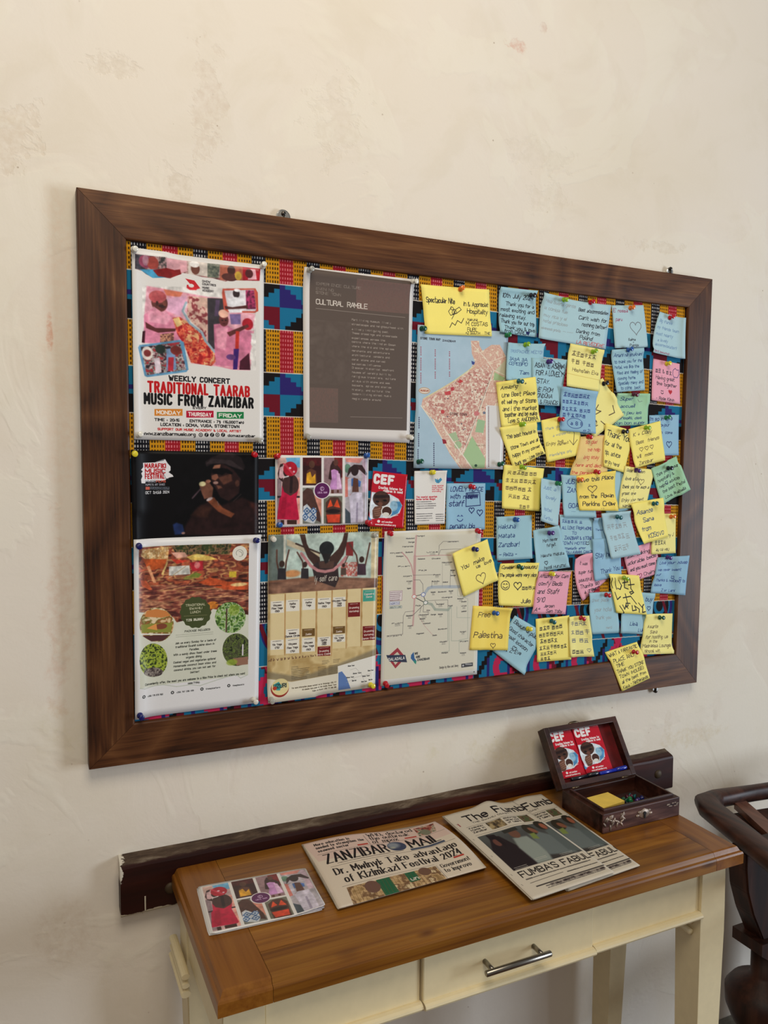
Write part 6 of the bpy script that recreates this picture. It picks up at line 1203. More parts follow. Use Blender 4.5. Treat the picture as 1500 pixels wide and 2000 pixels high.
YM = ('You make us', 'yellow note with a drawn heart tilted left over the transit diagram', 'yellow', 'k', [(884, 1081.6), (952, 1052.8), (974, 1132.8), (905.6, 1165.6)], [(928, 1072.8, 'navy')], [(10, 34, 9, 'You  make'), (40, 42, 8, 'us  love')], heart_(44, 60, 11, 'br', 1.2), (.006, .001, .003, .003), (0, 0, 0, 0), 76, 76)
def do_note(k, rec):
    key, label, col, ink, quad, pins, lines, extra, curl, bow, W_, H_ = rec
    cv = note_art(col, ink, lines, extra, W_, H_, 100 + k)
    mat = printmat('note_%s' % key.replace(' ', '_').lower()[:40], cv, .62, .25)
    o = place_paper('sticky_note', quad, mat, curl or (0, 0, .004, .004), bow, n=14, belly=0.0)
    tag(o, label, 'sticky note', 'sticky notes on the notice board')
    for px, py, c in pins:
        pin(px, py, c, '%s push pin through the %s note' % (c, key if 'note' not in key else key.replace(' note', '')) if c not in () else '')
rec = {r[0]: r for r in nl}
k0 = [r for r in nl if r[0] == 'lovely staff'][0]; nl.remove(k0)
do_note(0, SPEC); do_note(1, k0)
do_poster('transit_diagram')
for i, r in enumerate(nl): do_note(i + 2, r)
do_note(90, YM)
# ---------------------------------------------------------------- console table
TZ = .78
table = empty('console_table', 'narrow console table with honey pine top and cream painted drawers against the wall', 'table')
PC = [(88, 48, 12), (124, 76, 21), (144, 95, 31), (168, 118, 46)]
kn = lambda *a: a
pine = [wood('honey_pine_plank_%d' % i, 'x', [tuple(int(v * (1.0, .92, 1.07, .97)[i]) for v in c_) for c_ in PC], .9, 46, .33, (0, i * 3.3, 0), kk, 0, .5, .4, .2) for i, kk in enumerate((
    [(.62, -.100, .78, .008, (84, 44, 16))], [(.470, -.190, .78, .014, (92, 48, 18)), (.70, -.175, .78, .006, (90, 46, 18))],
    [(.228, -.300, .78, .0055, (80, 34, 12)), (.545, -.262, .78, .016, (92, 48, 18)), (.95, -.325, .78, .009, (60, 28, 12))], [(.30, -.345, .775, .008, (86, 46, 18)), (.955, -.362, .765, .007, (50, 24, 10)), (.42, -.35, .78, .006, (86, 46, 18))]))]
pinee = wood('honey_pine_end', 'y', [(96, 52, 14), (124, 74, 21), (138, 87, 28), (152, 100, 37)], 1.2, 30, .33, (2, 0, 0), [(.975, -.30, .78, .014, (80, 42, 24))], 0, .5, .4, .2)
TX0, TX1, TY0, TY1 = .1195, 1.038, -.3590, -.0275
SEAM0, SEAM1 = .1915, .974
def top_piece(x0, x1, y0, y1, mat, L_=False, R_=False, F_=False):
    """plank with a stepped, rounded moulding on its outer sides"""
    bm = bmesh.new(); prof = [(0, -.030), (0, -.0125), (.0012, -.0095), (.0045, -.0078), (.0052, -.0062), (.0078, -.0014), (.0105, 0)]
    rings = []; g = .0003
    for d, z in prof:
        a = x0 + (d if L_ else g); b = x1 - (d if R_ else g); c = y0 + (d if F_ else g); e = y1 - g
        if not (L_ or R_ or F_) and z > -.001: pass
        rings.append([bm.verts.new((a, c, TZ + z)), bm.verts.new((b, c, TZ + z)), bm.verts.new((b, e, TZ + z)), bm.verts.new((a, e, TZ + z))])
    for r1, r2 in zip(rings, rings[1:]):
        for k in range(4): bm.faces.new((r1[k], r1[(k + 1) % 4], r2[(k + 1) % 4], r2[k]))
    bm.faces.new(rings[0][::-1]); bm.faces.new(rings[-1])
    bm_obj('top_plank', bm, mat, table)
yb = [TY0, -.296, -.222, -.128, TY1]
top_piece(TX0, SEAM0, TY0, TY1, pinee, L_=True, F_=True); top_piece(SEAM1, TX1, TY0, TY1, pinee, R_=True, F_=True)
for i in range(4): top_piece(SEAM0, SEAM1, yb[i], yb[i + 1], pine[3 - i], F_=(i == 0))
cream = plain('cream_eggshell_paint', (228, 212, 172), .42, var=.008, bstr=.03)
AY = -.335; AT = .7495
def leg(x0, x1, y0, y1, tx, ty):
    """square leg, upper block straight, lower part tapering on the sides tx, ty (+1/-1 = which side moves in)"""
    bm = bmesh.new(); sec = [(AT, 0), (.655, 0), (.62, .0), (0, .016)]; R_ = []
    for z, t in sec:
        a, b, c, d = x0, x1, y0, y1
        if tx > 0: a += t
        else: b -= t
        if ty > 0: c += t
        else: d -= t
        R_.append([bm.verts.new(v) for v in ((a, c, z), (b, c, z), (b, d, z), (a, d, z))])
    for r1, r2 in zip(R_, R_[1:]):
        for k in range(4): bm.faces.new((r1[k], r1[(k + 1) % 4], r2[(k + 1) % 4], r2[k]))
    bm.faces.new(R_[0]); bm.faces.new(R_[-1][::-1])
    bmesh.ops.bevel(bm, geom=[e for e in bm.edges if abs(e.verts[0].co.z - e.verts[1].co.z) > .02], offset=.0018, segments=2, affect='EDGES')
    return bm_obj('leg', bm, cream, table)
LW = .057
leg(.1305, .1305 + LW, AY, AY + LW, 1, -1).name = 'leg'; leg(.9675, .9675 + LW, AY, AY + LW, -1, -1)
leg(.1305, .1305 + LW, -.092, -.035, 1, 1); leg(.9885, 1.0370, -.092, -.035, -1, 1)
def panel(name, x0, x1, z0, z1, mat=cream, par=table, y=AY):
    return box(name, x0, x1, y, y + .018, z0, z1, mat, par, .0016)
def bead(name, x0, x1, y, z, r, par, axis='x'):
    bm = bmesh.new(); P = [(r * math.cos(t), r * .62 * math.sin(t)) for t in np.linspace(0, 2 * math.pi, 12, endpoint=False)]
    if axis == 'x': add_prism(bm, [(y + a, z + b) for a, b in P], x0, x1, 'x')
    else: add_prism(bm, [(y + a, z + b) for a, b in P], x0, x1, 'y')
    bm_obj(name, bm, cream, par, False)
ZB = .6545
panel('front_panel', .1885, .4200, ZB + .008, AT - .001, y=AY + .0055); bead('bottom_moulding', .1885, .4200, AY + .002, ZB + .006, .0095, table)
panel('front_panel', .7335, .9665, ZB + .008, AT - .001, y=AY + .0055); bead('bottom_moulding', .7335, .9665, AY + .002, ZB + .006, .0095, table)
dr = panel('drawer', .4226, .7310, ZB + .0035, AT - .002, y=AY)
box('drawer_box', .432, .722, AY + .018, -.10, ZB + .012, AT - .012, cream, dr)
bead('drawer_moulding', .4222, .7315, AY - .001, ZB + .006, .0095, dr)
box('drawer_lip', .4222, .7315, AY - .0025, AY + .003, AT - .016, AT - .004, cream, dr, .0015)
brushed = plain('brushed_steel_bar', (150, 144, 134), .28, 1.0, .04)
hb = bmesh.new(); hy = AY - .026; ha = atY(949, 1901, hy); hc_ = atY(1076, 1863, hy); hz = float(ha[2] + hc_[2]) / 2; hx0, hx1 = float(ha[0]), float(hc_[0])
add_tube(hb, [(hx0, hy, hz), (hx0 + .001, hy, hz), (hx1 - .001, hy, hz), (hx1, hy, hz)], [.0038, .0046, .0046, .0038], 16)
hobj = bm_obj('handle_bar', hb, brushed, dr, True)
for x in (hx0 + .014, hx1 - .014):
    b_ = bmesh.new(); add_tube(b_, [(x, AY + .001, hz), (x, hy, hz)], .0038, 12); bm_obj('handle_post', b_, brushed, dr, True)
for xs, sgn in ((.1335, -1), (1.0215, 1)):
    box('side_panel', min(xs, xs + sgn * -.016), max(xs, xs + sgn * -.016), -.280, -.090, ZB + .006, AT, cream, table, .001)
    for z, r in ((.667, .0056), (.6525, .0050), (.639, .0066)):
        bm = bmesh.new(); P = [(r * 1.15 * math.cos(t), r * .8 * math.sin(t)) for t in np.linspace(0, 2 * math.pi, 12, endpoint=False)]
        add_prism(bm, [(xs + (-.0135 if sgn < 0 else .006) + a, z + b) for a, b in P], -.140 if sgn < 0 else -.279, -.030, 'y')
        bm_obj('side_moulding', bm, cream, table, False)
box('back_panel', .187, .967, -.062, -.048, ZB + .004, AT, cream, table, .001)
# inner beads seen under the right side
for z in (.643, .624):
    bm = bmesh.new(); add_tube(bm, [(.9600, -.322, z), (.9600, -.092, z)], .0055, 10); bm_obj('inner_moulding', bm, cream, table, True)
box('inner_side_panel', .962, .968, -.279, -.09, .620, AT, cream, table)

# ---------------------------------------------------------------- papers on the table
def sheet_on_table(name, quad, mat, z0, hf, n=24, parent=None, rc=0.0, thick=.0003, skirt=None):
    """quad in photo pixels TL TR BR BL on the plane z0; hf(s, t) adds height; rc rounds corners"""
    C = [atZ(px, py, z0)[:2] for px, py in quad]; V = []; U = []
    for j in range(n + 1):
        for i in range(n + 1):
            s, t = i / n, j / n
            if rc:
                # squircle the grid near the corners
                a, b = s * 2 - 1, t * 2 - 1; k = rc
                m = max(0, abs(a) - (1 - k)) / k; q = max(0, abs(b) - (1 - k * 2)) / (k * 2)
                if m > 0 and q > 0:
                    L_ = max(m, q) / math.hypot(m, q); a = math.copysign((1 - k) + k * m * L_, a); b = math.copysign((1 - 2 * k) + 2 * k * q * L_, b)
                s2, t2 = (a + 1) / 2, (b + 1) / 2
            else: s2, t2 = s, t
            x = (1 - s2) * (1 - t2) * C[0][0] + s2 * (1 - t2) * C[1][0] + s2 * t2 * C[2][0] + (1 - s2) * t2 * C[3][0]
            y = (1 - s2) * (1 - t2) * C[0][1] + s2 * (1 - t2) * C[1][1] + s2 * t2 * C[2][1] + (1 - s2) * t2 * C[3][1]
            V.append((x, y, z0 + hf(s2, t2))); U.append((s2, 1 - t2))
    k = n + 1; m_ = len(V); F = []
    V2 = [(x, y, (z - thick) if skirt is None else skirt(x, y, z)) for x, y, z in V]
    for j in range(n):
        for i in range(n):
            a = j * k + i; F.append((a, a + k, a + k + 1, a + 1)); F.append((m_ + a, m_ + a + 1, m_ + a + k + 1, m_ + a + k))
    rim = [i for i in range(n)] + [i * k + n for i in range(n)] + [n * k + i for i in range(n, 0, -1)] + [i * k for i in range(n, 0, -1)]
    for a, b2 in zip(rim, rim[1:] + rim[:1]): F.append((a, b2, b2 + m_, a + m_))
    return mesh(name, V + V2, F, mat, parent, U + U, True)
white_edge = plain('white_card_stock', (226, 220, 212), .6, var=.02)
newsprint = plain('newsprint_edges', (196, 184, 164), .85, var=.05)
# stack of dress cards
CQ = [(389, 1731), (597, 1695), (636, 1774), (413, 1824)]
for i in range(6):
    R = random.Random(i * 7 + 1); dx, dy = (0, 0) if i == 5 else (R.uniform(-6.5, -1.0), R.uniform(-1.0, 3.5))
    q = [(x + dx, y + dy + (5 - i) * .2) for x, y in CQ]
    last = i == 5
    o = sheet_on_table('photo_card', q, DRESS_MAT, TZ + .0006 + i * .0008, (lambda s, t: .0052 * max(0, s - .72) / .28 * t ** 2) if last else (lambda s, t: .0006 * s * t), 28 if last else 12, rc=.03, thick=.0004)
    tag(o, 'top card of the stack of dress photo cards on the table' if last else 'dress photo card lying under the top one in the stack on the table', 'card', 'stack of dress photo cards')

def art_mail():
    q = [(45, 335), (1005, 168), (1385, 520), (310, 795)]
    a = Art(q, 290, 205, 2.6, (214, 200, 182)); k = (40, 34, 34)
    a.poly([(45, 335), (1005, 168), (1130, 285), (160, 470)], (210, 184, 172))
    # flat sketch mapped to the tilted page: use page units directly
    c = a.cv
    c.txt(18, 18, 'More education is', 8, k, 1.66, 'serif', x1=92); c.txt(18, 30, 'needed to strengthen the', 8, k, 1.66, 'serif', x1=118); c.txt(18, 42, 'seaweed sector', 8, k, 1.66, 'serif', x1=82)
    c.seg(124, 10, 124, 48, .7, k); c.txt(130, 18, 'WHO, declared', 12, k, 2.09, 'serif', x1=230); c.txt(130, 33, 'the outbreak', 12, k, 2.09, 'serif', x1=216); c.txt(130, 47, 'of mpox', 12, k, 2.09, 'serif', x1=186)
    c.rect(98, 42, 120, 47, (176, 60, 50)); c.rect(200, 41, 226, 46, (176, 60, 50))
    c.tex([(236, 8), (282, 8), (270, 46), (232, 46)], [(60, 50, 46), (150, 70, 60), (190, 170, 150), (80, 90, 70)], 12, 3, con=2.4); c.ell(250, 36, 10, 14, (120, 120, 100), 1, 3)
    c.seg(14, 50, 286, 50, .6, k)
    c.txt(20, 84, 'ZANZIBAR', 29, (30, 24, 26), 4.6, 'serif', x1=150); c.ell(170, 70, 19, 18, (62, 68, 92)); c.ell(165, 65, 12, 11, (150, 156, 160), .8, 8); c.ell(160, 74, 6, 4, (170, 170, 150), .7, 3)
    c.txt(194, 84, 'MAIL', 29, (30, 24, 26), 4.6, 'serif', x1=262); c.rect(190, 88, 264, 95, (72, 80, 100)); c.lines(40, 176, 90, 91, 10, 2, (90, 80, 76), 4, rag=.02); c.seg(24, 97, 284, 97, .7, k)
    c.txt(24, 122, 'Dr. Mwinyi: Take advantage', 18, k, 3.24, 'serif', x1=276); c.txt(34, 148, 'of Kizimkazi Festival 2024', 18, k, 3.24, 'serif', x1=272)
    c.rect(250, 150, 272, 155, (176, 60, 50))
    c.tex([(30, 162), (206, 162), (206, 205), (26, 205)], [(150, 120, 80), (196, 164, 120), (110, 80, 56), (206, 184, 146)], 14, 6, con=2); c.rect(86, 162, 112, 205, (40, 96, 66)); c.rect(142, 162, 162, 190, (40, 96, 66))
    c.ell(74, 176, 14, 16, (110, 80, 70)); c.ell(180, 170, 12, 12, (110, 80, 66)); c.txt(146, 186, 'un', 9, (214, 206, 196), 2)
    for x in range(34, 206, 7): c.seg(x, 164, x - 2, 205, .7, (110, 84, 56), .7)
    c.seg(208, 162, 208, 205, .6, k); c.txt(214, 172, 'Government', 11, k, 1.75, 'serif', x1=276, slant=.1); c.txt(214, 188, 'to improve', 11, k, 1.75, 'serif', x1=270, slant=.1)
    c.seg(24, 157, 206, 157, .5, k)
    return c
def art_times(half=False):
    c = Cv(205, 290, 2.6, (206, 196, 180)); k = (44, 38, 36)
    c.txt(34, 42, 'The Fumba', 21, (34, 28, 30), 4.6, 'black', x1=226); c.txt(44, 52, 'THE SWAHILI COAST', 4, k, .9, x1=150)
    c.seg(20, 60, 200, 60, .6, k)
    for x, t in ((22, ['FASHION', 'Made in', 'Zanzibar']), (118, ['EDUCATION', 'Islands', 'of talent'])):
        for i, s in enumerate(t): c.txt(x, 68 + i * 8, s, 5 if i else 3.6, k, 1.2, x1=x + 38)
    c.tex([(70, 62), (112, 62), (112, 88), (70, 88)], [(60, 50, 40), (130, 110, 80), (170, 150, 110)], 9, 3, con=2.6); c.tex([(160, 62), (190, 62), (190, 88), (160, 88)], [(50, 50, 40), (120, 90, 70), (80, 90, 60)], 9, 4, con=2.6)
    c.seg(20, 93, 200, 93, .6, k)
    P = [(20, 98), (200, 98), (200, 214), (20, 214)]
    c.tex(P, [(50, 46, 46), (80, 78, 74), (62, 58, 58)], 50, 7)
    c.grad([(20, 98), (200, 98), (200, 214), (20, 214)], (90, 96, 96), (44, 38, 38), al=.6)
    c.poly([(20, 150), (44, 108), (66, 112), (84, 160), (86, 214), (20, 214)], (38, 28, 32), 1, 3); c.ell(48, 130, 8, 12, (104, 66, 58), 1, 2); c.poly([(40, 100), (60, 104), (64, 140), (56, 150), (52, 118), (40, 116)], (34, 24, 28), 1, 2)
    c.poly([(80, 160), (90, 130), (124, 134), (134, 180), (120, 214), (82, 214)], (140, 148, 142), 1, 5); c.ell(104, 118, 12, 15, (110, 76, 62), 1, 2); c.rect(84, 100, 122, 110, (50, 48, 44))
    c.poly([(126, 200), (132, 130), (160, 124), (186, 150), (190, 214)], (104, 112, 112), 1, 6); c.ell(148, 116, 15, 19, (50, 44, 34), 1, 2); c.ell(154, 120, 7, 12, (132, 84, 64), 1, 2, -.5); c.poly([(136, 130), (150, 128), (146, 150), (132, 146)], (120, 134, 70), 1, 3)
    c.poly([(176, 200), (180, 130), (200, 124), (200, 214)], (90, 98, 98), 1, 4); c.ell(186, 108, 13, 17, (44, 38, 30), 1, 2); c.ell(190, 113, 7, 12, (150, 88, 66), 1, 2)
    c.blurp([(21, 99), (199, 99), (199, 213), (21, 213)], 7)
    for x, y in ((26, 208), (84, 200), (146, 206)): c.lines(x, x + 34, y, y + 5, 4, 1.2, (190, 186, 176), x, rag=.1)
    c.txt(22, 236, "FUMBA'S FABULOUS", 15, k, 2.8, x1=246); c.lines(26, 196, 243, 245, 6, 3, (80, 74, 70), 5, rag=.05)
    c.seg(26, 254, 110, 252, 1, k); c.lines(120, 200, 254, 256, 8, 2.5, k, 8, rag=.1); c.rect(30, 264, 204, 267, (70, 64, 62)); c.lines(50, 200, 271, 280, 5, 2.2, (70, 64, 62), 9, rag=.05); c.tex([(60, 268), (200, 268), (200, 274), (60, 274)], [(60, 50, 50), (150, 140, 130)], 5, 9, con=3)
    for y in (40, 100, 160, 220, 250): c.seg(7, y, 8, y + 4, .9, (90, 80, 76))
    c.rect(9, 40, 12, 52, (140, 40, 50), .8)
    return c
def newspaper(name, label, quad, z, mat, folds, hf, group=None):
    t = empty(name, label, 'newspaper', group)
    
    sheet_on_table('front_page', quad, mat, z + .0015 + .0016 * folds, hf, 40, t, thick=.0005)
    for i in range(folds):
        R = random.Random(i + 3); q = [(x + R.uniform(-3.5, 0), y + R.uniform(0, 2.5)) for x, y in quad]; q[1] = (quad[1][0] + R.uniform(-2, 0), quad[1][1] + 1); q[2] = (quad[2][0] - R.uniform(1, 4), quad[2][1] + 1)
        sheet_on_table('inner_sheet', q, newsprint, z + .0015 + .0016 * i, (lambda s, t, i=i: hf(s, t) * (i + 1) / (folds + 1)), 24, t, thick=.0007)
    return t
MAILM = printmat('zanzibar_mail_front', art_mail(), .85, .2)
TIMESM = printmat('fumba_times_front', art_times(), .85, .2)
newspaper('folded_newspaper', 'folded newspaper headed ZANZIBAR MAIL, between the photo cards and the other papers', [(591.5, 1649), (849, 1605), (950, 1694), (662, 1772)], TZ + .0004, MAILM, 4,
          lambda s, t: .003 * math.sin(math.pi * min(1, max(0, t))) + .010 * max(0, s - .8) * 5 * math.sin(math.pi * min(1, t * .9 + .1)) * .6 - .0015 * t * (1 - s) + .0035 * math.sin(6 * s) * (1 - t))
def hfT(s, t): return .010 * math.exp(-((s - .62) / .16) ** 2) * (1 - t) ** 3 + .002 * math.sin(5 * s) * (1 - t) + .0015 * math.sin(4 * t)
newspaper('folded_newspaper', 'lower FUMBA newspaper of the two, sticking out to the right under the other copy', [(930, 1590), (1057, 1552), (1250, 1690), (1110, 1738)], TZ + .0004, TIMESM, 2, lambda s, t: .006 * math.exp(-((s - .7) / .25) ** 2) * (1 - t) ** 3, 'newspapers headed The Fumba')
newspaper('folded_newspaper', "upper newspaper headed The Fumba, with FUMBA'S FABULOUS below a dark photograph", [(866, 1594), (1002, 1563), (1200, 1702), (1041, 1755)], TZ + .0065, TIMESM, 3, hfT, 'newspapers headed The Fumba')

# ---------------------------------------------------------------- open wooden box
bxm = wood('dark_stained_box_wood', 'x', [(26, 10, 6), (48, 22, 15), (68, 36, 26), (88, 54, 40)], 3, 40, .4, ring=.6, coat=.2)
bxr = wood('dark_box_front_worn', 'x', [(38, 17, 13), (64, 34, 28), (92, 60, 52), (140, 112, 100)], 5, 60, .42, ring=.5)
felt = plain('dark_red_felt', (96, 8, 12), .95, var=.1); dk = plain('aged_brass', (120, 104, 84), .4, .8, .12)
pearl = plain('scuffed_metal_inlay', (160, 142, 128), .45, .5, .18, .3)
BX0, BX1, BY0, BY1, BZ, BT = .8425, 1.0255, -.2235, -.1060, TZ + .0004, TZ + .0365
kist = empty('wooden_box', 'small dark wooden box standing open at the back right of the table', 'box')
th = .011
box('box_bottom', BX0 + .002, BX1 - .002, BY0 + .002, BY1 - .002, BZ, BZ + .006, bxm, kist)
box('box_front', BX0, BX1, BY0, BY0 + th, BZ, BT, bxr, kist, .0014); box('box_back', BX0, BX1, BY1 - th, BY1, BZ, BT, bxm, kist, .0014)
box('box_side', BX0, BX0 + th, BY0 + .0005, BY1 - .0005, BZ, BT - .0002, bxm, kist, .0014); box('box_side', BX1 - th, BX1, BY0 + .0005, BY1 - .0005, BZ, BT - .0002, bxm, kist, .0014)
rm = bmesh.new()
for a in ((BX0 + .008, BX1 - .008, BY0 + .008, BY0 + .0125), (BX0 + .008, BX0 + .0125, BY0 + .012, BY1 - .012), (BX1 - .0125, BX1 - .008, BY0 + .012, BY1 - .012)): add_box(rm, a[0], a[1], a[2], a[3], BZ + .006, BT + .0045, .0008)
bm_obj('inner_rim', rm, bxm, kist)
box('felt_floor', BX0 + .0125, BX1 - .0125, BY0 + .0125, BY1 - .0125, BZ + .006, BZ + .0085, plain('dark_brown_lining', (50, 22, 18), .8), kist)
# metal floral inlay at the front left corner, lock plate
bm = bmesh.new(); R = random.Random(2)
for i in range(26):
    x = BX0 + .003 + R.random() * .044; z = BZ + .004 + R.random() * .026
    if x > BX0 + .022 and z < BZ + .012 and R.random() < .7: continue
    Mx = Matrix.Translation((x, BY0 - .0004, z)) @ Matrix.Rotation(R.uniform(0, 3.1), 4, 'Y') @ Matrix.Diagonal((.0065, .0012, .0022, 1))
    bmesh.ops.create_icosphere(bm, subdivisions=1, radius=1, matrix=Mx)
bm_obj('floral_inlay', bm, pearl, kist, True)
lk = bmesh.new(); cx = (BX0 + BX1) / 2 + .004
add_lathe(lk, [(0, .0016), (.010, .0014), (.011, 0), (0, 0)], Matrix.Translation((cx, BY0 - .0002, BZ + .021)) @ Matrix.Rotation(math.radians(90), 4, 'X') @ Matrix.Diagonal((1.2, .8, 1, 1)), 20)
lo_ = bm_obj('lock_plate', lk, pearl, kist, True)
kb = bmesh.new(); add_lathe(kb, [(0, .0028), (.0032, .0026), (.0034, .001), (0, .001)], Matrix.Translation((cx, BY0 - .0008, BZ + .022)) @ Matrix.Rotation(math.radians(90), 4, 'X'), 12); add_box(kb, cx - .0015, cx + .0015, BY0 - .0034, BY0 - .001, BZ + .013, BZ + .022)
bm_obj('keyhole', kb, plain('black_hole', (14, 10, 10), .8), lo_)
bm = bmesh.new()
for i in range(12):
    x = BX1 - .032 + R.random() * .028; Mx = Matrix.Translation((x, BY0 - .0002, BZ + .021 + R.random() * .007)) @ Matrix.Diagonal((.003, .0008, .0012, 1)); bmesh.ops.create_icosphere(bm, subdivisions=1, radius=1, matrix=Mx)
bm_obj('white_inlay', bm, pearl, kist)
bm = bmesh.new()
for dx, dz in ((-.006, .004), (0, .007), (.006, .004), (-.008, -.002), (.008, -.002), (0, -.007)):
    bmesh.ops.create_icosphere(bm, subdivisions=1, radius=1, matrix=Matrix.Translation((cx + dx * 1.9, BY0 - .0006, BZ + .021 + dz)) @ Matrix.Diagonal((.0052, .0012, .003, 1)))
bm_obj('lock_flower', bm, pearl, kist, True)
# lid: local frame u = x, v = up along the lid, w = outwards (back)
AL = math.radians(33); LL = .1185; LT = .024
Ml = Matrix.Translation((BX0, BY1 - .002, BT + .001)) @ Matrix(((1, 0, 0, 0), (0, math.cos(AL), math.sin(AL), 0), (0, -math.sin(AL), math.cos(AL), 0), (0, 0, 0, 1)))
lid_w = BX1 - BX0
def lbox(name, x0, x1, d0, d1, v0, v1, mat, par=kist, bev=.001): return box(name, x0, x1, d0, d1, v0, v1, mat, par, bev, 2, Ml)
lid = lbox('lid', 0, lid_w, LT - .006, LT, 0, LL, bxm)
for a in ((0, th, 0, LT - .006, 0, LL), (lid_w - th, lid_w, 0, LT - .006, 0, LL), (th, lid_w - th, 0, LT - .006, 0, th), (th, lid_w - th, 0, LT - .006, LL - th, LL)): lbox('lid_wall', *a, bxm, lid)
lbox('lid_lining', th, lid_w - th, LT - .0085, LT - .006, th, LL - th, felt, lid, 0)
cl = bmesh.new(); add_lathe(cl, [(0, .008), (.006, .007), (.010, .003), (.011, 0), (0, 0)], Ml @ Matrix.Translation((lid_w * .42, .004, LL)) @ Matrix.Diagonal((1.3, .5, .6, 1)), 16); bm_obj('catch', cl, dk, lid, True)
for x in (.03, lid_w - .03):
    hg = bmesh.new(); add_tube(hg, [Ml @ Vector((x - .008, .001, -.0015)), Ml @ Vector((x + .008, .001, -.0015))], .0022, 10); bm_obj('hinge', hg, dk, kist, True)
def lflyer(x0, x1, v0, v1, d, label):
    V = []; F = []; U = []; n = 6
    for j in range(n + 1):
        for i in range(n + 1):
            s, t = i / n, j / n; V.append(tuple(Ml @ Vector((x0 + (x1 - x0) * s, d - .001 * math.sin(math.pi * s), v0 + (v1 - v0) * t)))); U.append((s, t))
    for j in range(n):
        for i in range(n): a = j * (n + 1) + i; F.append((a, a + 1, a + n + 2, a + n + 1))
    n1 = len(V); V += [tuple(Vector(v) + Ml.to_3x3() @ Vector((0, .0006, 0))) for v in V]; U += U
    F += [tuple(n1 + k for k in f[::-1]) for f in list(F)]
    o = mesh('charity_leaflet', V, F, CEF_MAT, None, U, True); tag(o, label, 'leaflet', 'red leaflets standing in the box lid'); return o
lflyer(.011, .0735, .0195, .1115, .0125, 'left one of the two red leaflets standing in the open box lid')
lflyer(.0735, .139, .0195, .1115, .0105, 'right one of the two red leaflets standing in the open box lid')
def ppen(u0, u1, d, v, c1, label):
    t = empty('ballpoint_pen', label, 'pen', 'pens lying in the box lid')
    m1 = plain('pen_' + c1, {'blue': (30, 50, 170), 'black': (24, 24, 34)}[c1], .25, coat=.5, var=.02)
    bm = bmesh.new(); add_tube(bm, [Ml @ Vector(p) for p in ((u0, d, v), (u0 + .002, d, v), (u0 + (u1 - u0) * .6, d, v + .001))], [.0022, .0036, .0036], 12); bm_obj('barrel', bm, m1, t, True)
    bm = bmesh.new(); add_tube(bm, [Ml @ Vector(p) for p in ((u0 + (u1 - u0) * .6, d, v + .001), (u1 - .003, d, v + .0018), (u1, d, v + .002))], [.0043, .0043, .0025], 12); bm_obj('cap', bm, m1, t, True)
    bm = bmesh.new(); a = Ml @ Vector((u1 - .004, d - .0052, v + .002)); b = Ml @ Vector((u0 + (u1 - u0) * .68, d - .0052, v + .001)); add_tube(bm, [a, b], .0011, 8); bm_obj('clip', bm, m1, t)
ppen(.100, .1700, .0060, .0150, 'blue', 'bright blue pen in the lower right of the box lid')
ppen(.030, .098, .0060, .0150, 'black', 'dark pen left of the bright blue one in the box lid')
# note pad in the box
pad = empty('sticky_note_pad', 'yellow pad of sticky notes propped inside the open box', 'note pad')
pq = [atZ(x, y, BT + .001)[:2] for x, y in ((1146, 1558), (1187, 1547), (1220, 1564), (1173, 1580))]
bm = bmesh.new(); add_prism(bm, [(p[0], p[1]) for p in pq][::-1], BZ + .013, BT + .0005, 'z'); bm_obj('pad_block', bm, plain('yellow_pad', (236, 200, 84), .7, var=.02), pad)
for nm, dz in (('top_sheet', .0009),):
    mesh('top_sheet', [(p[0], p[1], BT + dz) for p in pq] + [(p[0], p[1], BT + .0005) for p in pq], [(3, 2, 1, 0), (4, 5, 6, 7), (0, 1, 5, 4), (1, 2, 6, 5), (2, 3, 7, 6), (3, 0, 4, 7)], plain('yellow_pad_top', (240, 206, 92), .7, var=.02), pad)
for i, (x, y, c) in enumerate(((.955, -.150, 'dark green'), (.968, -.145, 'maroon'), (.962, -.162, 'green'), (.985, -.150, 'teal'), (.993, -.160, 'navy'), (.976, -.165, 'purple'), (.948, -.160, 'black'))):
    pin_mesh(c)
    o = bpy.data.objects.new('push_pin', PIN_ME[c]); COL.objects.link(o); o.location = (x, y, BZ + .0138); o.rotation_euler = (math.radians(80), math.radians(i * 30), math.radians(i * 67))
    tag(o, 'loose %s push pin lying inside the open box' % c, 'push pin', 'loose push pins in the box' if c == 'red' else 'loose push pins in the box')

# ---------------------------------------------------------------- carved dark armchair at the right
chair = empty('wooden_armchair', 'dark carved hardwood armchair with broad open arm at the lower right', 'armchair')
cw = wood('very_dark_hardwood', 'y', [(30, 13, 9), (48, 24, 17), (66, 36, 26), (84, 50, 38)], 2.5, 34, .45, ring=.7, spec=.3)
cw2 = wood('very_dark_hardwood_upright', 'z', [(26, 11, 7), (44, 21, 14), (60, 31, 20), (76, 42, 30)], 2.5, 34, .5, ring=.7, spec=.3)
AZ = .74
def P3(px, py, z=AZ): p = atZ(px, py, z); return (p[0], p[1], z)
A0 = Vector(P3(1372, 1556)); 
c0 = Vector((1.212, -.100, AZ)); dirF = Vector((-.30, -1, 0)).normalized(); dirR = Vector((1, -.13, 0)).normalized()
def rounded(pts, r, k=8):
    out = []; n = len(pts)
    for i in range(n):
        p, a, b = pts[i], pts[i - 1], pts[(i + 1) % n]; u = (a - p).normalized(); v = (b - p).normalized()
        for t in np.linspace(0, 1, k): 
            q0 = p + u * r; q1 = p + v * r; out.append(q0 * (1 - t) ** 2 + p * 2 * t * (1 - t) + q1 * t * t)
    return out
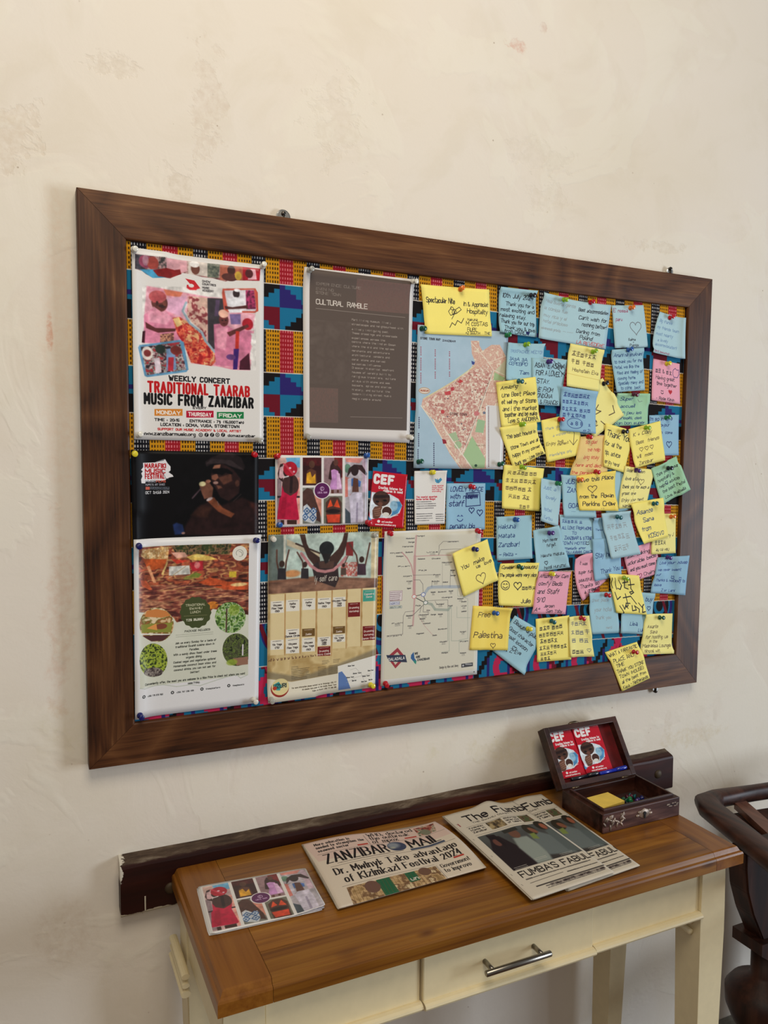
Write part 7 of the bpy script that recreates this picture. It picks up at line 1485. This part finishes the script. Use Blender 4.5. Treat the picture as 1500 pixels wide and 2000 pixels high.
# back rail of the arm, running beside the wall, and the arm coming forward: oval bars swept along a bent path
path = [c0 + dirF * .62, c0 + dirF * .45, c0 + dirF * .28, c0 + dirF * .12, c0 + dirF * .045, c0 + dirF * .012 + dirR * .012, c0 + dirR * .045, c0 + dirR * .14, c0 + dirR * .32, c0 + dirR * .50]
bm = bmesh.new(); rings = []
for i, p in enumerate(path):
    d = (path[min(i + 1, len(path) - 1)] - path[max(i - 1, 0)]).normalized(); s_ = d.cross(Vector((0, 0, 1))).normalized(); wd = .027 if i < 5 else .013
    if i in (4, 5): wd = .027
    if i == 6: wd = .020
    ring = []
    for k in range(16):
        t = 2 * math.pi * k / 16; ring.append(bm.verts.new(p + s_ * wd * math.copysign(abs(math.cos(t)) ** .7, math.cos(t)) + Vector((0, 0, -.017 + .017 * math.copysign(abs(math.sin(t)) ** .75, math.sin(t))))))
    rings.append(ring)
for a, b in zip(rings, rings[1:]):
    for k in range(16): bm.faces.new((a[k], a[(k + 1) % 16], b[(k + 1) % 16], b[k]))
bm.faces.new(rings[0]); bm.faces.new(rings[-1])
bm_obj('arm_rail', bm, cw, chair, True)
# slats spanning the open arm
for k, off in enumerate((.095, .205, .315)):
    a = c0 + dirR * off + dirF * .012 + Vector((0, 0, -.012)); b = c0 + dirR * (off - .02) + dirF * .5 + Vector((0, 0, -.03))
    s_ = Vector((1, 0, 0)) * .016; bm = bmesh.new(); P = []
    vs = [bm.verts.new(v) for v in (a - s_ + Vector((0, 0, -.012)), a + s_ + Vector((0, 0, -.012)), b + s_ * 1.3 + Vector((0, 0, -.022)), b - s_ * 1.3 + Vector((0, 0, -.022)), a - s_ + Vector((0, 0, -.026)), a + s_ + Vector((0, 0, -.026)), b + s_ * 1.3 + Vector((0, 0, -.036)), b - s_ * 1.3 + Vector((0, 0, -.036)))]
    for f in ((0, 1, 2, 3), (7, 6, 5, 4), (0, 4, 5, 1), (1, 5, 6, 2), (2, 6, 7, 3), (3, 7, 4, 0)): bm.faces.new([vs[i] for i in f])
    bm_obj('arm_slat', bm, wood('arm_slat_wood_%d' % k, 'y', [(60, 30, 20), (86, 50, 36), (104, 64, 48), (120, 78, 60)], 2, 30, .35), chair)
# front support: shaped splat above, collar, turned leg
YS = -.285
prof_px = [(1460, 1637), (1458, 1700), (1461, 1745), (1472, 1790), (1482, 1815), (1491, 1838)]
pl = [atY(x, y, YS) for x, y in prof_px]
cxs = pl[0][0] + .085
L_ = [(p[0], min(p[2], AZ - .030)) for p in pl]; Rr = [(2 * cxs - x + .07, z) for x, z in L_][::-1]
bm = bmesh.new(); add_prism(bm, L_ + Rr, YS - .0, YS + .045, 'y'); bmesh.ops.recalc_face_normals(bm, faces=bm.faces[:]); bmesh.ops.bevel(bm, geom=bm.edges[:], offset=.003, segments=2, affect='EDGES')
bm_obj('arm_support', bm, cw2, chair)
def zz(py): return atY(1478, py, YS)[2]
cl_ = atY(1478, 1850, YS); rr = cxs - cl_[0]; nk = cxs - atY(1494, 1890, YS)[0]; bl_ = cxs - atY(1459, 1960, YS)[0]
bm = bmesh.new(); z1, z2, z3, z4, z5 = zz(1840), zz(1862), zz(1878), zz(1925), zz(1962)
add_prism(bm, [(cxs - rr, z1), (cxs - rr, z2), (cxs - nk, z3), (cxs + nk, z3), (cxs + rr, z2), (cxs + rr, z1)], YS - .012, YS + .057, 'y')
bm_obj('collar', bm, cw2, chair)
bm = bmesh.new(); add_lathe(bm, [(0, z3), (nk, z3), (nk, z4), (nk * 1.15, z4 - .006), (bl_ * .85, z4 - .024), (bl_, z5), (bl_ * .98, z5 - .03), (bl_ * .8, z5 - .06), (nk, z5 - .085), (nk * .9, z5 - .1), (nk * 1.2, z5 - .12), (nk * 1.1, .12), (nk * .9, .05), (nk, .0), (0, 0)][::-1], Matrix.Translation((cxs, YS + .022, 0)), 32)
bm_obj('turned_leg', bm, cw2, chair, True)
bm = bmesh.new(); add_box(bm, c0.x + .30, c0.x + .36, c0.y - .045, c0.y - .005, 0, AZ - .04, .004); bm_obj('back_leg', bm, cw2, chair)
bm = bmesh.new(); add_box(bm, c0.x + .12, c0.x + .55, c0.y - .40, c0.y - .05, .36, .40, .006); bm_obj('seat', bm, cw, chair)
sp = bmesh.new(); V_ = [c0 + dirR * .05 + dirF * .02, c0 + dirR * .5 + dirF * .02, c0 + dirR * .5 + dirF * .5, c0 + dirR * .05 + dirF * .5]
add_prism(sp, [(v.x, v.y) for v in V_], AZ - .052, AZ - .045, 'z'); bm_obj('dark_opening_board', sp, cw2, chair)  # thin board added under the open arm so that its opening looks dark
box('foot_rail', cxs - .13, cxs + .35, YS - .02, YS + .06, .0005, .045, cw, chair, .006)
